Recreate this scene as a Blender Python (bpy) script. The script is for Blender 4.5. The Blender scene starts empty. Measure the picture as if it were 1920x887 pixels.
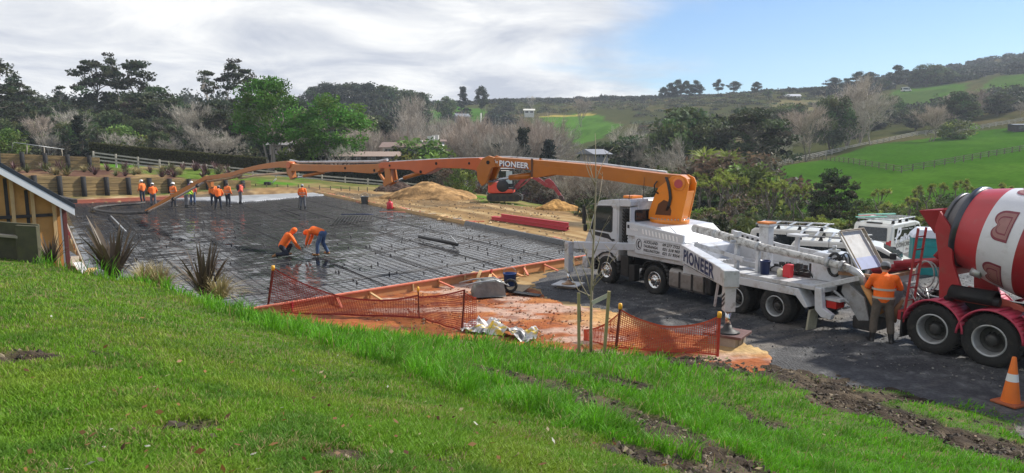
import bpy, math, random
import numpy as np
from mathutils import Vector, Matrix

random.seed(7)
RNG = np.random.default_rng(11)
S = bpy.context.scene
COL = S.collection
R = math.radians

# ------------------------------------------------------------------ camera
F, CX, CY, H = 1321.0, 960.0, 443.5, 4.33
PITCH = math.atan(167.5 / F)
cp, sp = math.cos(PITCH), math.sin(PITCH)
cam_d = bpy.data.cameras.new("camera")
cam = bpy.data.objects.new("camera", cam_d)
COL.objects.link(cam)
cam.location = (0, 0, H)
cam.rotation_euler = (math.pi / 2 - PITCH, 0, 0)
cam_d.sensor_width = 36
cam_d.lens = 36 * F / 1920
cam_d.clip_start = 0.1
cam_d.clip_end = 6000
S.camera = cam

# ------------------------------------------------------------------ light, sky, exposure
SUN_EL, SUN_AZ = 40.0, 62.0          # azimuth clockwise from the view direction (+Y)
S.view_settings.view_transform = 'Standard'
S.view_settings.look = 'None'
S.view_settings.exposure = 0.42
S.view_settings.gamma = 1.0
S.view_settings.use_curve_mapping = False
sun_d = bpy.data.lights.new("sun", 'SUN')
sun_d.energy = 5.0
sun_d.angle = R(2.5)
sun_d.color = (1.0, 0.95, 0.86)
sun = bpy.data.objects.new("sun", sun_d)
COL.objects.link(sun)
sd = Vector((math.sin(R(SUN_AZ)) * math.cos(R(SUN_EL)), math.cos(R(SUN_AZ)) * math.cos(R(SUN_EL)), math.sin(R(SUN_EL))))
sun.rotation_euler = sd.to_track_quat('Z', 'Y').to_euler()

W = bpy.data.worlds.new("World")
S.world = W
W.use_nodes = True
nt = W.node_tree
nt.nodes.clear()
def N(t, **kw):
    n = nt.nodes.new(t)
    for k, v in kw.items():
        setattr(n, k, v)
    return n
def LK(a, b):
    nt.links.new(a, b)
def math_n(op, a, b=None, clamp=False):
    n = N('ShaderNodeMath', operation=op)
    n.use_clamp = clamp
    for i, q in enumerate((a, b)):
        if q is None:
            continue
        if isinstance(q, (int, float)):
            n.inputs[i].default_value = q
        else:
            LK(q, n.inputs[i])
    return n.outputs[0]
out = N('ShaderNodeOutputWorld')
sky = N('ShaderNodeTexSky', sky_type='NISHITA')
sky.sun_disc = False
sky.sun_elevation = R(SUN_EL)
sky.sun_rotation = R(SUN_AZ)
sky.altitude = 50
sky.air_density = 1.0
sky.dust_density = 0.25
sky.ozone_density = 2.2
bg_sky = N('ShaderNodeBackground')
bg_sky.inputs[1].default_value = 0.09
tint = N('ShaderNodeMix', data_type='RGBA', blend_type='MULTIPLY')
tint.inputs[0].default_value = 1.0
tint.inputs[7].default_value = (0.80, 0.94, 1.10, 1)
LK(sky.outputs[0], tint.inputs[6])
LK(tint.outputs[2], bg_sky.inputs[0])
tc = N('ShaderNodeTexCoord')
sep = N('ShaderNodeSeparateXYZ')
LK(tc.outputs['Generated'], sep.inputs[0])
zc = math_n('MAXIMUM', sep.outputs[2], 0.0)
zz = math_n('ADD', zc, 0.16)
comb = N('ShaderNodeCombineXYZ')
LK(math_n('DIVIDE', sep.outputs[0], zz), comb.inputs[0])
LK(math_n('DIVIDE', sep.outputs[1], zz), comb.inputs[1])
n1 = N('ShaderNodeTexNoise')
n1.inputs['Scale'].default_value = 0.62
n1.inputs['Detail'].default_value = 7
n1.inputs['Roughness'].default_value = 0.55
n1.inputs['Distortion'].default_value = 0.25
LK(comb.outputs[0], n1.inputs['Vector'])
# cover: the cloud bank lies to the west (-X) and thins out to blue in the east
ratio = math_n('DIVIDE', sep.outputs[0], math_n('MAXIMUM', math_n('ABSOLUTE', sep.outputs[1]), 0.2))
cover = math_n('MULTIPLY_ADD', ratio, -0.75)
cover.node.inputs[2].default_value = 0.14
dens = math_n('ADD', n1.outputs['Fac'], cover)
mask = N('ShaderNodeMapRange', interpolation_type='SMOOTHSTEP')
mask.inputs['From Min'].default_value = 0.38
mask.inputs['From Max'].default_value = 0.60
LK(dens, mask.inputs['Value'])
n2 = N('ShaderNodeTexNoise')
n2.inputs['Scale'].default_value = 1.3
n2.inputs['Detail'].default_value = 8
n2.inputs['Roughness'].default_value = 0.6
n2.inputs['Distortion'].default_value = 0.5
LK(comb.outputs[0], n2.inputs['Vector'])
cr = N('ShaderNodeValToRGB')
e = cr.color_ramp.elements
e[0].position, e[0].color = 0.36, (0.42, 0.45, 0.52, 1)
e[1].position, e[1].color = 0.60, (0.80, 0.80, 0.79, 1)
LK(n2.outputs['Fac'], cr.inputs[0])
bg_cl = N('ShaderNodeBackground')
bg_cl.inputs[1].default_value = 1.0
LK(cr.outputs[0], bg_cl.inputs[0])
mx = N('ShaderNodeMixShader')
LK(mask.outputs[0], mx.inputs[0])
LK(bg_sky.outputs[0], mx.inputs[1])
LK(bg_cl.outputs[0], mx.inputs[2])
LK(mx.outputs[0], out.inputs[0])

S.cycles.max_bounces = 7
S.cycles.diffuse_bounces = 3
S.cycles.glossy_bounces = 3
S.cycles.transmission_bounces = 4
S.cycles.transparent_max_bounces = 12
S.cycles.volume_bounces = 0
S.cycles.use_denoising = True
S.cycles.sample_clamp_indirect = 6.0

# ------------------------------------------------------------------ points in the place from sight lines of known depth or height
def ray(px, py):
    u, v = px - CX, py - CY
    return np.array([u, F * cp - v * sp, -F * sp - v * cp])
def at_z(px, py, z=0.0):
    d = ray(px, py)
    t = (z - H) / d[2]
    return np.array([d[0] * t, d[1] * t, z])
def at_y(px, py, Y):
    d = ray(px, py)
    return np.array([0, 0, H]) + d * (Y / d[1])
def col_at(px, Y):
    return (px - CX) / F * Y / 0.992 * 1.0

# ------------------------------------------------------------------ noise
def vnoise(x, y, seed=0):
    x = np.asarray(x, float); y = np.asarray(y, float)
    xi = np.floor(x).astype(np.int64); yi = np.floor(y).astype(np.int64)
    fx = x - xi; fy = y - yi
    fx = fx * fx * (3 - 2 * fx); fy = fy * fy * (3 - 2 * fy)
    def h(a, b):
        n = (a * 374761393 + b * 668265263 + seed * 1442695041) & 0xFFFFFFFF
        n = ((n ^ (n >> 13)) * 1274126177) & 0xFFFFFFFF
        n = n ^ (n >> 16)
        return (n & 0xFFFF) / 65535.0
    a = h(xi, yi); b = h(xi + 1, yi); c = h(xi, yi + 1); d = h(xi + 1, yi + 1)
    return (a * (1 - fx) + b * fx) * (1 - fy) + (c * (1 - fx) + d * fx) * fy
def fbm(x, y, seed=0, oct=4):
    s = 0; a = 0.5; t = 0
    for o in range(oct):
        s = s + a * vnoise(x * 2 ** o, y * 2 ** o, seed + o * 17); t += a; a *= 0.5
    return s / t

# ------------------------------------------------------------------ naming
def tag(o, label=None, cat=None, group=None, kind=None):
    if label: o['label'] = label
    if cat: o['category'] = cat
    if group: o['group'] = group
    if kind: o['kind'] = kind
    return o
def empty(name, loc=(0, 0, 0), rz=0.0, label=None, cat=None, group=None):
    o = bpy.data.objects.new(name, None)
    COL.objects.link(o)
    o.location = loc
    o.rotation_euler = (0, 0, rz)
    o.empty_display_size = 0.2
    return tag(o, label, cat, group)
def copy_tree(o, parent=None):
    c = o.copy()
    COL.objects.link(c)
    if parent is not None:
        c.parent = parent
    for ch in list(o.children):
        copy_tree(ch, c)
    return c

# ------------------------------------------------------------------ materials
def mat(name, col, rough=0.6, metal=0.0, var=0.12, scale=5.0, bump=0.0, bscale=40.0, dirt=None, damt=0.5, dscale=3.0, spec=0.5, attr=False, coat=0.0, stretch=None):
    m = bpy.data.materials.new(name)
    m.use_nodes = True
    t = m.node_tree
    b = t.nodes['Principled BSDF']
    b.inputs['Roughness'].default_value = rough
    b.inputs['Metallic'].default_value = metal
    b.inputs['Specular IOR Level'].default_value = spec
    if coat: b.inputs['Coat Weight'].default_value = coat; b.inputs['Coat Roughness'].default_value = 0.12
    tcn = t.nodes.new('ShaderNodeTexCoord')
    vec = tcn.outputs['Object']
    if stretch:
        mp = t.nodes.new('ShaderNodeMapping')
        mp.inputs['Scale'].default_value = stretch
        t.links.new(vec, mp.inputs[0]); vec = mp.outputs[0]
    nz = t.nodes.new('ShaderNodeTexNoise')
    nz.inputs['Scale'].default_value = scale
    nz.inputs['Detail'].default_value = 5
    nz.inputs['Roughness'].default_value = 0.6
    t.links.new(vec, nz.inputs['Vector'])
    mr = t.nodes.new('ShaderNodeMapRange')
    mr.inputs['From Min'].default_value = 0.25; mr.inputs['From Max'].default_value = 0.75
    mr.inputs['To Min'].default_value = 1 - var; mr.inputs['To Max'].default_value = 1 + var
    t.links.new(nz.outputs['Fac'], mr.inputs['Value'])
    mul = t.nodes.new('ShaderNodeMix'); mul.data_type = 'RGBA'; mul.blend_type = 'MULTIPLY'
    mul.inputs[0].default_value = 1.0
    if attr:
        at = t.nodes.new('ShaderNodeAttribute'); at.attribute_name = 'Col'
        t.links.new(at.outputs['Color'], mul.inputs[6])
    else:
        mul.inputs[6].default_value = (*col, 1)
    t.links.new(mr.outputs[0], mul.inputs[7])
    c = mul.outputs[2]
    if dirt:
        nd = t.nodes.new('ShaderNodeTexNoise')
        nd.inputs['Scale'].default_value = dscale; nd.inputs['Detail'].default_value = 8; nd.inputs['Roughness'].default_value = 0.7
        t.links.new(tcn.outputs['Object'], nd.inputs['Vector'])
        rp = t.nodes.new('ShaderNodeMapRange')
        rp.inputs['From Min'].default_value = 0.62 - damt * 0.22; rp.inputs['From Max'].default_value = 0.78 - damt * 0.2
        rp.inputs['To Max'].default_value = min(1.0, damt + 0.25)
        t.links.new(nd.outputs['Fac'], rp.inputs['Value'])
        md = t.nodes.new('ShaderNodeMix'); md.data_type = 'RGBA'
        t.links.new(rp.outputs[0], md.inputs[0]); t.links.new(c, md.inputs[6])
        md.inputs[7].default_value = (*dirt, 1)
        c = md.outputs[2]
    t.links.new(c, b.inputs['Base Color'])
    if bump:
        nb = t.nodes.new('ShaderNodeTexNoise')
        nb.inputs['Scale'].default_value = bscale; nb.inputs['Detail'].default_value = 4
        t.links.new(vec, nb.inputs['Vector'])
        bp = t.nodes.new('ShaderNodeBump'); bp.inputs['Strength'].default_value = bump; bp.inputs['Distance'].default_value = 0.05
        t.links.new(nb.outputs['Fac'], bp.inputs['Height'])
        t.links.new(bp.outputs[0], b.inputs['Normal'])
    return m
def leafmat(name, col, trans=0.3, rnd=0.35, rough=0.7):
    """thin foliage: colour of each leaf from the mesh, some variety from plant to plant, a little light passing through"""
    m = bpy.data.materials.new(name)
    m.use_nodes = True
    t = m.node_tree
    t.nodes.clear()
    o = t.nodes.new('ShaderNodeOutputMaterial')
    at = t.nodes.new('ShaderNodeAttribute'); at.attribute_name = 'Col'
    oi = t.nodes.new('ShaderNodeObjectInfo')
    mr = t.nodes.new('ShaderNodeMapRange')
    mr.inputs['To Min'].default_value = 1 - rnd; mr.inputs['To Max'].default_value = 1 + rnd
    t.links.new(oi.outputs['Random'], mr.inputs['Value'])
    m1 = t.nodes.new('ShaderNodeMix'); m1.data_type = 'RGBA'; m1.blend_type = 'MULTIPLY'; m1.inputs[0].default_value = 1
    m1.inputs[6].default_value = (*col, 1)
    t.links.new(at.outputs['Color'], m1.inputs[7])
    m2 = t.nodes.new('ShaderNodeMix'); m2.data_type = 'RGBA'; m2.blend_type = 'MULTIPLY'; m2.inputs[0].default_value = 1
    t.links.new(m1.outputs[2], m2.inputs[6]); t.links.new(mr.outputs[0], m2.inputs[7])
    d = t.nodes.new('ShaderNodeBsdfPrincipled'); d.inputs['Roughness'].default_value = rough
    d.inputs['Specular IOR Level'].default_value = 0.25
    tr = t.nodes.new('ShaderNodeBsdfTranslucent')
    t.links.new(m2.outputs[2], d.inputs['Base Color']); t.links.new(m2.outputs[2], tr.inputs['Color'])
    mxx = t.nodes.new('ShaderNodeMixShader'); mxx.inputs[0].default_value = trans
    t.links.new(d.outputs[0], mxx.inputs[1]); t.links.new(tr.outputs[0], mxx.inputs[2])
    t.links.new(mxx.outputs[0], o.inputs[0])
    return m

# ------------------------------------------------------------------ mesh builders
class MB:
    def __init__(s):
        s.v = []; s.f = []; s.sm = []
    def add(s, vs, fs, smooth=False):
        o = len(s.v)
        s.v.extend([tuple(map(float, p)) for p in vs])
        for f in fs:
            s.f.append([i + o for i in f]); s.sm.append(smooth)
        return s
    def box(s, c, size, rot=None):
        hx, hy, hz = size[0] / 2, size[1] / 2, size[2] / 2
        vs = [Vector((x, y, z)) for x in (-hx, hx) for y in (-hy, hy) for z in (-hz, hz)]
        if rot is not None: vs = [rot @ p for p in vs]
        c = Vector(c)
        return s.add([p + c for p in vs], [(0, 1, 3, 2), (4, 6, 7, 5), (0, 4, 5, 1), (2, 3, 7, 6), (0, 2, 6, 4), (1, 5, 7, 3)])
    def bb(s, x0, x1, y0, y1, z0, z1):
        return s.box(((x0 + x1) / 2, (y0 + y1) / 2, (z0 + z1) / 2), (abs(x1 - x0), abs(y1 - y0), abs(z1 - z0)))
    def beam(s, p0, p1, w, h, up=(0, 0, 1)):
        p0, p1 = Vector(p0), Vector(p1)
        d = (p1 - p0); L = d.length; d.normalize()
        up = Vector(up); side = d.cross(up)
        if side.length < 1e-4: side = d.cross(Vector((1, 0, 0)))
        side.normalize(); u2 = side.cross(d)
        vs = []
        for q in (p0, p1):
            for a, b in ((-1, -1), (1, -1), (1, 1), (-1, 1)):
                vs.append(q + side * (a * w / 2) + u2 * (b * h / 2))
        return s.add(vs, [(3, 2, 1, 0), (4, 5, 6, 7), (0, 1, 5, 4), (1, 2, 6, 5), (2, 3, 7, 6), (3, 0, 4, 7)])
    def cyl(s, p0, p1, r0, r1=None, n=14, caps=True, smooth=True):
        return s.tube([p0, p1], [r0, r0 if r1 is None else r1], n, caps, smooth)
    def tube(s, pts, r, n=8, caps=True, smooth=True):
        pts = [Vector(p) for p in pts]
        if not isinstance(r, (list, tuple)): r = [r] * len(pts)
        base = len(s.v); vs = []
        prev = None
        for i, p in enumerate(pts):
            d = (pts[min(i + 1, len(pts) - 1)] - pts[max(i - 1, 0)])
            if d.length < 1e-9: d = Vector((0, 0, 1))
            d.normalize()
            if prev is None:
                a = d.cross(Vector((0, 0, 1)))
                if a.length < 1e-3: a = d.cross(Vector((1, 0, 0)))
            else:
                a = prev - d * prev.dot(d)
                if a.length < 1e-4: a = d.cross(Vector((1, 0, 0)))
            a.normalize(); prev = a; b = d.cross(a)
            for k in range(n):
                t = 2 * math.pi * k / n
                vs.append(p + (a * math.cos(t) + b * math.sin(t)) * r[i])
        fs = []
        for i in range(len(pts) - 1):
            for k in range(n):
                k2 = (k + 1) % n
                fs.append((i * n + k, i * n + k2, (i + 1) * n + k2, (i + 1) * n + k))
        s.add(vs, fs, smooth)
        if caps:
            s.f.append([base + k for k in range(n)][::-1]); s.sm.append(False)
            s.f.append([base + (len(pts) - 1) * n + k for k in range(n)]); s.sm.append(False)
        return s
    def prism(s, poly, y0, y1, fr=lambda a, y, b: (a, y, b)):
        """outline poly of (a, b) swept from y0 to y1"""
        n = len(poly)
        vs = [fr(a, y0, b) for a, b in poly] + [fr(a, y1, b) for a, b in poly]
        fs = [tuple(range(n)), tuple(range(2 * n - 1, n - 1, -1))]
        for i in range(n):
            j = (i + 1) % n
            fs.append((i, i + n, j + n, j))
        return s.add(vs, fs)
    def lathe(s, prof, fr, n=28, smooth=True, close=False):
        """prof of (r, h); fr(x, y, h) maps the turned point"""
        vs = []
        for r, h in prof:
            for k in range(n):
                t = 2 * math.pi * k / n
                vs.append(fr(r * math.cos(t), r * math.sin(t), h))
        fs = []
        m = len(prof)
        for i in range(m if close else m - 1):
            i2 = (i + 1) % m
            for k in range(n):
                k2 = (k + 1) % n
                fs.append((i * n + k, i * n + k2, i2 * n + k2, i2 * n + k))
        return s.add(vs, fs, smooth)
    def ell(s, c, rad, nu=12, nv=8, rot=None):
        vs = []; c = Vector(c)
        for j in range(nv + 1):
            ph = math.pi * j / nv - math.pi / 2
            for i in range(nu):
                t = 2 * math.pi * i / nu
                p = Vector((rad[0] * math.cos(ph) * math.cos(t), rad[1] * math.cos(ph) * math.sin(t), rad[2] * math.sin(ph)))
                if rot is not None: p = rot @ p
                vs.append(p + c)
        fs = []
        for j in range(nv):
            for i in range(nu):
                i2 = (i + 1) % nu
                fs.append((j * nu + i, j * nu + i2, (j + 1) * nu + i2, (j + 1) * nu + i))
        return s.add(vs, fs, True)
    def cap(s, p0, p1, r0, r1, n=10):
        """tapered limb with round ends"""
        p0, p1 = Vector(p0), Vector(p1)
        d = (p1 - p0)
        if d.length < 1e-5: return s.ell(p0, (r0, r0, r0), n, 6)
        d.normalize()
        pts = [p0 - d * r0 * .98, p0 - d * r0 * .75, p0 - d * r0 * .35, p0, p1, p1 + d * r1 * .35, p1 + d * r1 * .75, p1 + d * r1 * .98]
        rs = [r0 * .2, r0 * .66, r0 * .94, r0, r1, r1 * .94, r1 * .66, r1 * .2]
        return s.tube(pts, rs, n)
    def build(s, name, m, parent=None, bevel=0.0, xf=None, seg=2):
        me = bpy.data.meshes.new(name)
        vs = s.v if xf is None else [tuple(xf @ Vector(p)) for p in s.v]
        me.from_pydata(vs, [], s.f)
        me.polygons.foreach_set('use_smooth', s.sm)
        me.update()
        o = bpy.data.objects.new(name, me)
        COL.objects.link(o)
        if m: me.materials.append(m)
        if parent is not None: o.parent = parent
        fix_normals(me)
        if bevel:
            b = o.modifiers.new('bevel', 'BEVEL'); b.width = bevel; b.segments = seg; b.limit_method = 'ANGLE'; b.angle_limit = R(40)
        return o
def fix_normals(me):
    import bmesh
    bm = bmesh.new(); bm.from_mesh(me)
    bmesh.ops.recalc_face_normals(bm, faces=bm.faces)
    bm.to_mesh(me); bm.free()
def np_mesh(name, V, Q, m=None, col=None, smooth=False):
    """mesh of quads from arrays, with an optional colour for each vertex"""
    V = np.asarray(V, np.float32); Q = np.asarray(Q, np.int32)
    me = bpy.data.meshes.new(name)
    k = Q.shape[1]
    me.vertices.add(len(V)); me.vertices.foreach_set('co', V.ravel())
    me.loops.add(Q.size); me.loops.foreach_set('vertex_index', Q.ravel())
    me.polygons.add(len(Q)); me.polygons.foreach_set('loop_start', np.arange(0, Q.size, k, dtype=np.int32))
    me.polygons.foreach_set('use_smooth', np.full(len(Q), smooth, bool))
    if col is not None:
        a = me.color_attributes.new('Col', 'FLOAT_COLOR', 'POINT')
        c = np.ones((len(V), 4), np.float32); c[:, :3] = col
        a.data.foreach_set('color', c.ravel())
    me.update(calc_edges=True); me.validate()
    if m: me.materials.append(m)
    return me
def ob(name, me, parent=None, loc=None):
    o = bpy.data.objects.new(name, me); COL.objects.link(o)
    if parent is not None: o.parent = parent
    if loc is not None: o.location = loc
    return o
def lettering(body, w, h, m, parent, org, right, up, bold=0.0, depth=0.004, shear=0.0, name='lettering', space=1.0):
    """raised letters: lower-left corner org, width w, height h"""
    cu = bpy.data.curves.new('letters', 'FONT')
    cu.body = body; cu.size = 1.0; cu.offset = bold; cu.extrude = 0.0; cu.shear = shear; cu.resolution_u = 3; cu.space_character = space
    t = bpy.data.objects.new('letters', cu)
    me = bpy.data.meshes.new_from_object(t)
    bpy.data.objects.remove(t); bpy.data.curves.remove(cu)
    co = np.array([v.co[:] for v in me.vertices])
    mn, mxx = co.min(0), co.max(0)
    rt, upv, og = Vector(right).normalized(), Vector(up).normalized(), Vector(org)
    nn = rt.cross(upv)
    for v in me.vertices:
        a = (v.co.x - mn[0]) / (mxx[0] - mn[0]) * w
        b = (v.co.y - mn[1]) / max(1e-6, mxx[1] - mn[1]) * h
        v.co = og + rt * a + upv * b + nn * depth
    me.materials.append(m)
    return ob(name, me, parent)
# ================================================================== the lie of the land
TC = np.array([-500, 0, 300, 500, 700, 900, 1080, 1300, 1500, 1700, 1920, 2400], float)
TY = np.array([0, 30, 40, 52, 62, 70, 80, 100, 150, 200, 300, 450, 650, 1000, 1800], float)
TZ = np.array([
 # 0   30   40   52   62   70   80   100  150  200  300  450  650 1000 1800
 [0.0, 0.0, 0.3, 1.7, 2.6, 3.2, 3.6, 3.5, 5.0, 8.0, 14, 22, 32, 30, 20],
 [0.0, 0.0, 0.0, 0.0, 1.7, 2.7, 3.2, 3.0, 4.0, 7.0, 14, 25, 36, 30, 20],
 [0.0, 0.0, 0.0, 0.0, 0.4, 1.7, 2.2, 2.2, 2.0, 4.0, 12, 27, 40, 32, 20],
 [0.0, 0.0, 0.0, 0.0, 0.1, 0.6, 1.2, 1.0, 0.0, 1.0, 8, 28, 42, 34, 20],
 [0.0, 0.0, 0.0, 0.0, 0.0, -.1, 0.1, -1., -3., -2., 7, 28, 44, 34, 20],
 [0.0, 0.0, 0.0, 0.0, -.1, -.4, -1., -3., -6., -4., 7.5, 30, 44, 34, 20],
 [0.0, 0.0, 0.0, -.2, -1., -2., -4., -6., -8., -6., 6.5, 30, 46, 36, 20],
 [0.0, -.1, -.6, -2., -3.2, -4., -5., -6., -5., -1., 12, 34, 50, 36, 20],
 [0.0, -.3, -1.2, -2.6, -3.4, -3.8, -3.9, -3.3, 0.6, 3.0, 14, 38, 52, 40, 20],
 [0.0, -.5, -1.4, -2.6, -3.2, -3.4, -3.2, -1.4, 3.0, 7.0, 18, 43, 70, 50, 20],
 [0.0, -.5, -1.4, -2.4, -2.8, -2.6, -2.2, 0.2, 5.0, 9.5, 25, 52, 88, 60, 20],
 [0.0, -.4, -1.2, -2.0, -2.0, -1.8, -1.0, 1.0, 7.0, 12., 30, 58, 94, 60, 20]])
def _smooth_interp(xs, ts):
    i = np.clip(np.searchsorted(ts, xs, 'right') - 1, 0, len(ts) - 2)
    f = np.clip((xs - ts[i]) / (ts[i + 1] - ts[i]), 0, 1)
    return i, f
def ground_z(X, Y):
    X = np.atleast_1d(np.asarray(X, float)); Y = np.atleast_1d(np.asarray(Y, float))
    Yc = np.maximum(Y, 1.0)
    c = np.clip(X / np.maximum(Yc, 12) * F + CX, TC[0], TC[-1])
    i, f = _smooth_interp(c, TC); j, g = _smooth_interp(Yc, TY)
    f = f * f * (3 - 2 * f) * .5 + f * .5
    z = (TZ[i, j] * (1 - f) + TZ[i + 1, j] * f) * (1 - g) + (TZ[i, j + 1] * (1 - f) + TZ[i + 1, j + 1] * f) * g
    rough = np.clip((Yc - 60) / 200, 0, 1)
    z = z + rough * (fbm(X / 45, Y / 45, 5, 3) - .5) * 5 + np.clip((Yc - 25) / 60, 0, 1) * (fbm(X / 7, Y / 7, 9, 3) - .5) * .3
    return z
def gz(x, y):
    return float(ground_z(x, y)[0])
def on_ground(px, Y, dz=0.0):
    x = (px - CX) / F * Y
    # the sight line leans with the camera: x is taken at the ground's own height
    for _ in range(4):
        z = gz(x, Y)
        f = Y * cp - (z - H) * sp
        x = (px - CX) / F * f
    return np.array([x, Y, gz(x, Y) + dz])

# slab corners, from the boxing lines
def line_x(a, b, c, d):
    a, b, c, d = [np.array(q[:2]) for q in (a, b, c, d)]
    t = np.linalg.solve(np.column_stack([b - a, c - d]), c - a)[0]
    return np.array([*(a + (b - a) * t), 0.0])
SZ = 0.10
sFR = at_z(592, 361, SZ); sR2 = at_z(1060, 457, SZ)
sN1 = at_z(1060, 493, SZ); sN2 = at_z(505, 584, SZ)
sFL = at_z(112, 381, SZ); sL2 = at_z(172, 520, SZ)
sNR = line_x(sFR, sR2, sN1, sN2); sNL = line_x(sFL, sL2, sN1, sN2)
for q in (sNR, sNL, sFR, sFL): q[2] = 0
def slab_pt(a, b, z=0.0):
    """a along the near edge from its west end, b towards the far edge, both 0 to 1"""
    p = (sNL * (1 - a) + sNR * a) * (1 - b) + (sFL * (1 - a) + sFR * a) * b
    return Vector((p[0], p[1], z))

def inpoly(X, Y, poly):
    X = np.asarray(X); Y = np.asarray(Y)
    r = np.zeros(X.shape, bool); n = len(poly)
    for i in range(n):
        x0, y0 = poly[i][:2]; x1, y1 = poly[(i + 1) % n][:2]
        c = ((y0 > Y) != (y1 > Y))
        with np.errstate(divide='ignore', invalid='ignore'):
            r ^= c & (X < (x1 - x0) * (Y - y0) / (y1 - y0) + x0)
    return r

# ------------------------------------------------------------------ ground: one sheet to the horizon
cols = np.linspace(-1.35, 1.35, 420)
rows = np.concatenate([np.linspace(2, 9, 8), np.exp(np.linspace(math.log(9.3), math.log(90), 230)), np.exp(np.linspace(math.log(91.5), math.log(900), 170))])
gc, gr = np.meshgrid(cols, rows)
GX, GY = gc * np.maximum(gr, 12), gr
GZ = ground_z(GX, GY)
pc = GX / np.maximum(GY, 12) * F + CX
ns = fbm(GX / 3, GY / 3, 21, 4); nb = fbm(GX / 22, GY / 22, 23, 4); nh = fbm(GX / 60, GY / 60, 29, 3)
C3 = lambda *c: np.array(c, float)
def blend(col, m, c):
    m = np.clip(m, 0, 1)[..., None]
    return col * (1 - m) + C3(*c) * m
gcol = np.zeros(GX.shape + (3,)) + C3(.055, .060, .022)                      # scrub and rough pasture
gcol = blend(gcol, (nb - .5) * 4, (.105, .085, .042))
gcol = blend(gcol, (ns - .55) * 5, (.045, .055, .022))
gcol = blend(gcol, ((GY > 70) & (GY < 280) & (pc < 1330)) * .75, (.055, .052, .03))   # leaf litter under the woods
def paddock(poly, a=(.036, .098, .008), b=(.056, .125, .014), soft=0):
    global gcol
    m = inpoly(pc + (ns - .5) * 16, GY * (1 + (nb - .5) * .05), poly)
    gcol = blend(gcol, m * 1.0, a); gcol = blend(gcol, m * np.clip((nb - .42) * 4, 0, .8), b)
    gcol = blend(gcol, m * np.clip((fbm(GX / 1.6, GY / 9, 31, 3) - .5) * 3, 0, .5), (.024, .068, .006))
paddock([(1335, 72), (1400, 100), (1440, 150), (1560, 168), (1720, 196), (1830, 204), (2300, 232), (2400, 78), (1800, 70), (1500, 74)])
paddock([(1010, 392), (1095, 400), (1130, 380), (1170, 345), (1130, 300), (1085, 290), (1050, 330)], (.065, .15, .018))
paddock([(790, 340), (800, 430), (850, 450), (915, 420), (905, 365), (850, 350)], (.05, .14, .015))
paddock([(1800, 330), (1850, 420), (1910, 425), (1960, 380), (1930, 320)], (.055, .085, .022))
paddock([(1650, 330), (1665, 430), (1720, 440), (1800, 410), (1790, 330)], (.055, .09, .022))
paddock([(1065, 230), (1110, 238), (1120, 215), (1075, 212)], (.06, .16, .015))
paddock([(1390, 300), (1440, 400), (1540, 400), (1545, 300)], (.17, .15, .075), (.15, .11, .065))
# yellow mown strip at the top of the middle paddock
gcol = blend(gcol, inpoly(pc, GY, [(1008, 392), (1100, 402), (1118, 395), (1100, 393), (1014, 384)]) * .9, (.34, .27, .07))
# rough grass between the slab and the rail fence
verge = (GY > 45) & (GY < 84) & (pc > 120) & (pc < 1020) & (ns > 0)
gcol = blend(gcol, verge * .95, (.10, .115, .035)); gcol = blend(gcol, verge * np.clip((ns - .42) * 5, 0, 1), (.21, .17, .075))
gcol = blend(gcol, verge * np.clip((fbm(GX / 6, GY / 6, 41, 3) - .54) * 9, 0, 1), (.07, .17, .02))
# bare site ground: tan dirt east of the slab, tracked by machines
d_e = at_z(1180, 452, 0); 
site = [tuple(slab_pt(1.0, -.05)[:2]), tuple(at_z(1130, 440)[:2]), tuple(at_z(1090, 402)[:2]), tuple(at_z(1035, 386)[:2]), tuple(at_z(900, 377)[:2]), tuple(at_z(880, 366)[:2]), tuple(at_z(730, 358)[:2]), tuple(at_z(590, 357)[:2]), tuple(slab_pt(-.05, 1.02)[:2]), tuple(slab_pt(-.1, -.1)[:2]), (-9, 9), (16, 8), (22, 24), (13, 31)]
wob = (fbm(GX / 2.0, GY / 2.0, 51, 4) - .5) * 2.4
m_site = inpoly(GX + wob, GY + wob * .8, site)
gcol = blend(gcol, m_site * 1.0, (.27, .175, .085))
ex = sFR - sNR; ex = ex / np.linalg.norm(ex)
al = GX * ex[0] + GY * ex[1]; ac = GX * ex[1] - GY * ex[0]
trk = fbm(ac / .55, al / 7, 61, 4)
gcol = blend(gcol, m_site * np.clip((trk - .5) * 6, 0, .85), (.16, .105, .06))
gcol = blend(gcol, m_site * np.clip((.42 - trk) * 7, 0, .8), (.40, .30, .17))
gcol = blend(gcol, m_site * np.clip((fbm(GX / 5, GY / 5, 63, 3) - .55) * 6, 0, .8), (.10, .085, .065))
GZ = GZ + m_site * (trk - .5) * .12 * (GY > 25)
under = inpoly(GX, GY, [tuple(slab_pt(a, b)[:2]) for a, b in ((-.02, -.01), (1.02, -.01), (1.02, 1.01), (-.02, 1.01))])
GZ = np.where(under, -.06, GZ)
GZ = np.where(GY < 15, np.minimum(GZ, -.05), GZ)
nr, nc = GX.shape
idx = np.arange(nr * nc).reshape(nr, nc)
Q = np.stack([idx[:-1, :-1], idx[:-1, 1:], idx[1:, 1:], idx[1:, :-1]], -1).reshape(-1, 4)
m_ground = mat('ground', (1, 1, 1), rough=1.0, var=.28, scale=1.1, bump=.5, bscale=2.2, attr=True, spec=.0)
tag(ob('ground', np_mesh('ground', np.stack([GX, GY, GZ], -1).reshape(-1, 3), Q, m_ground, gcol.reshape(-1, 3), True)), kind='structure')

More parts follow.
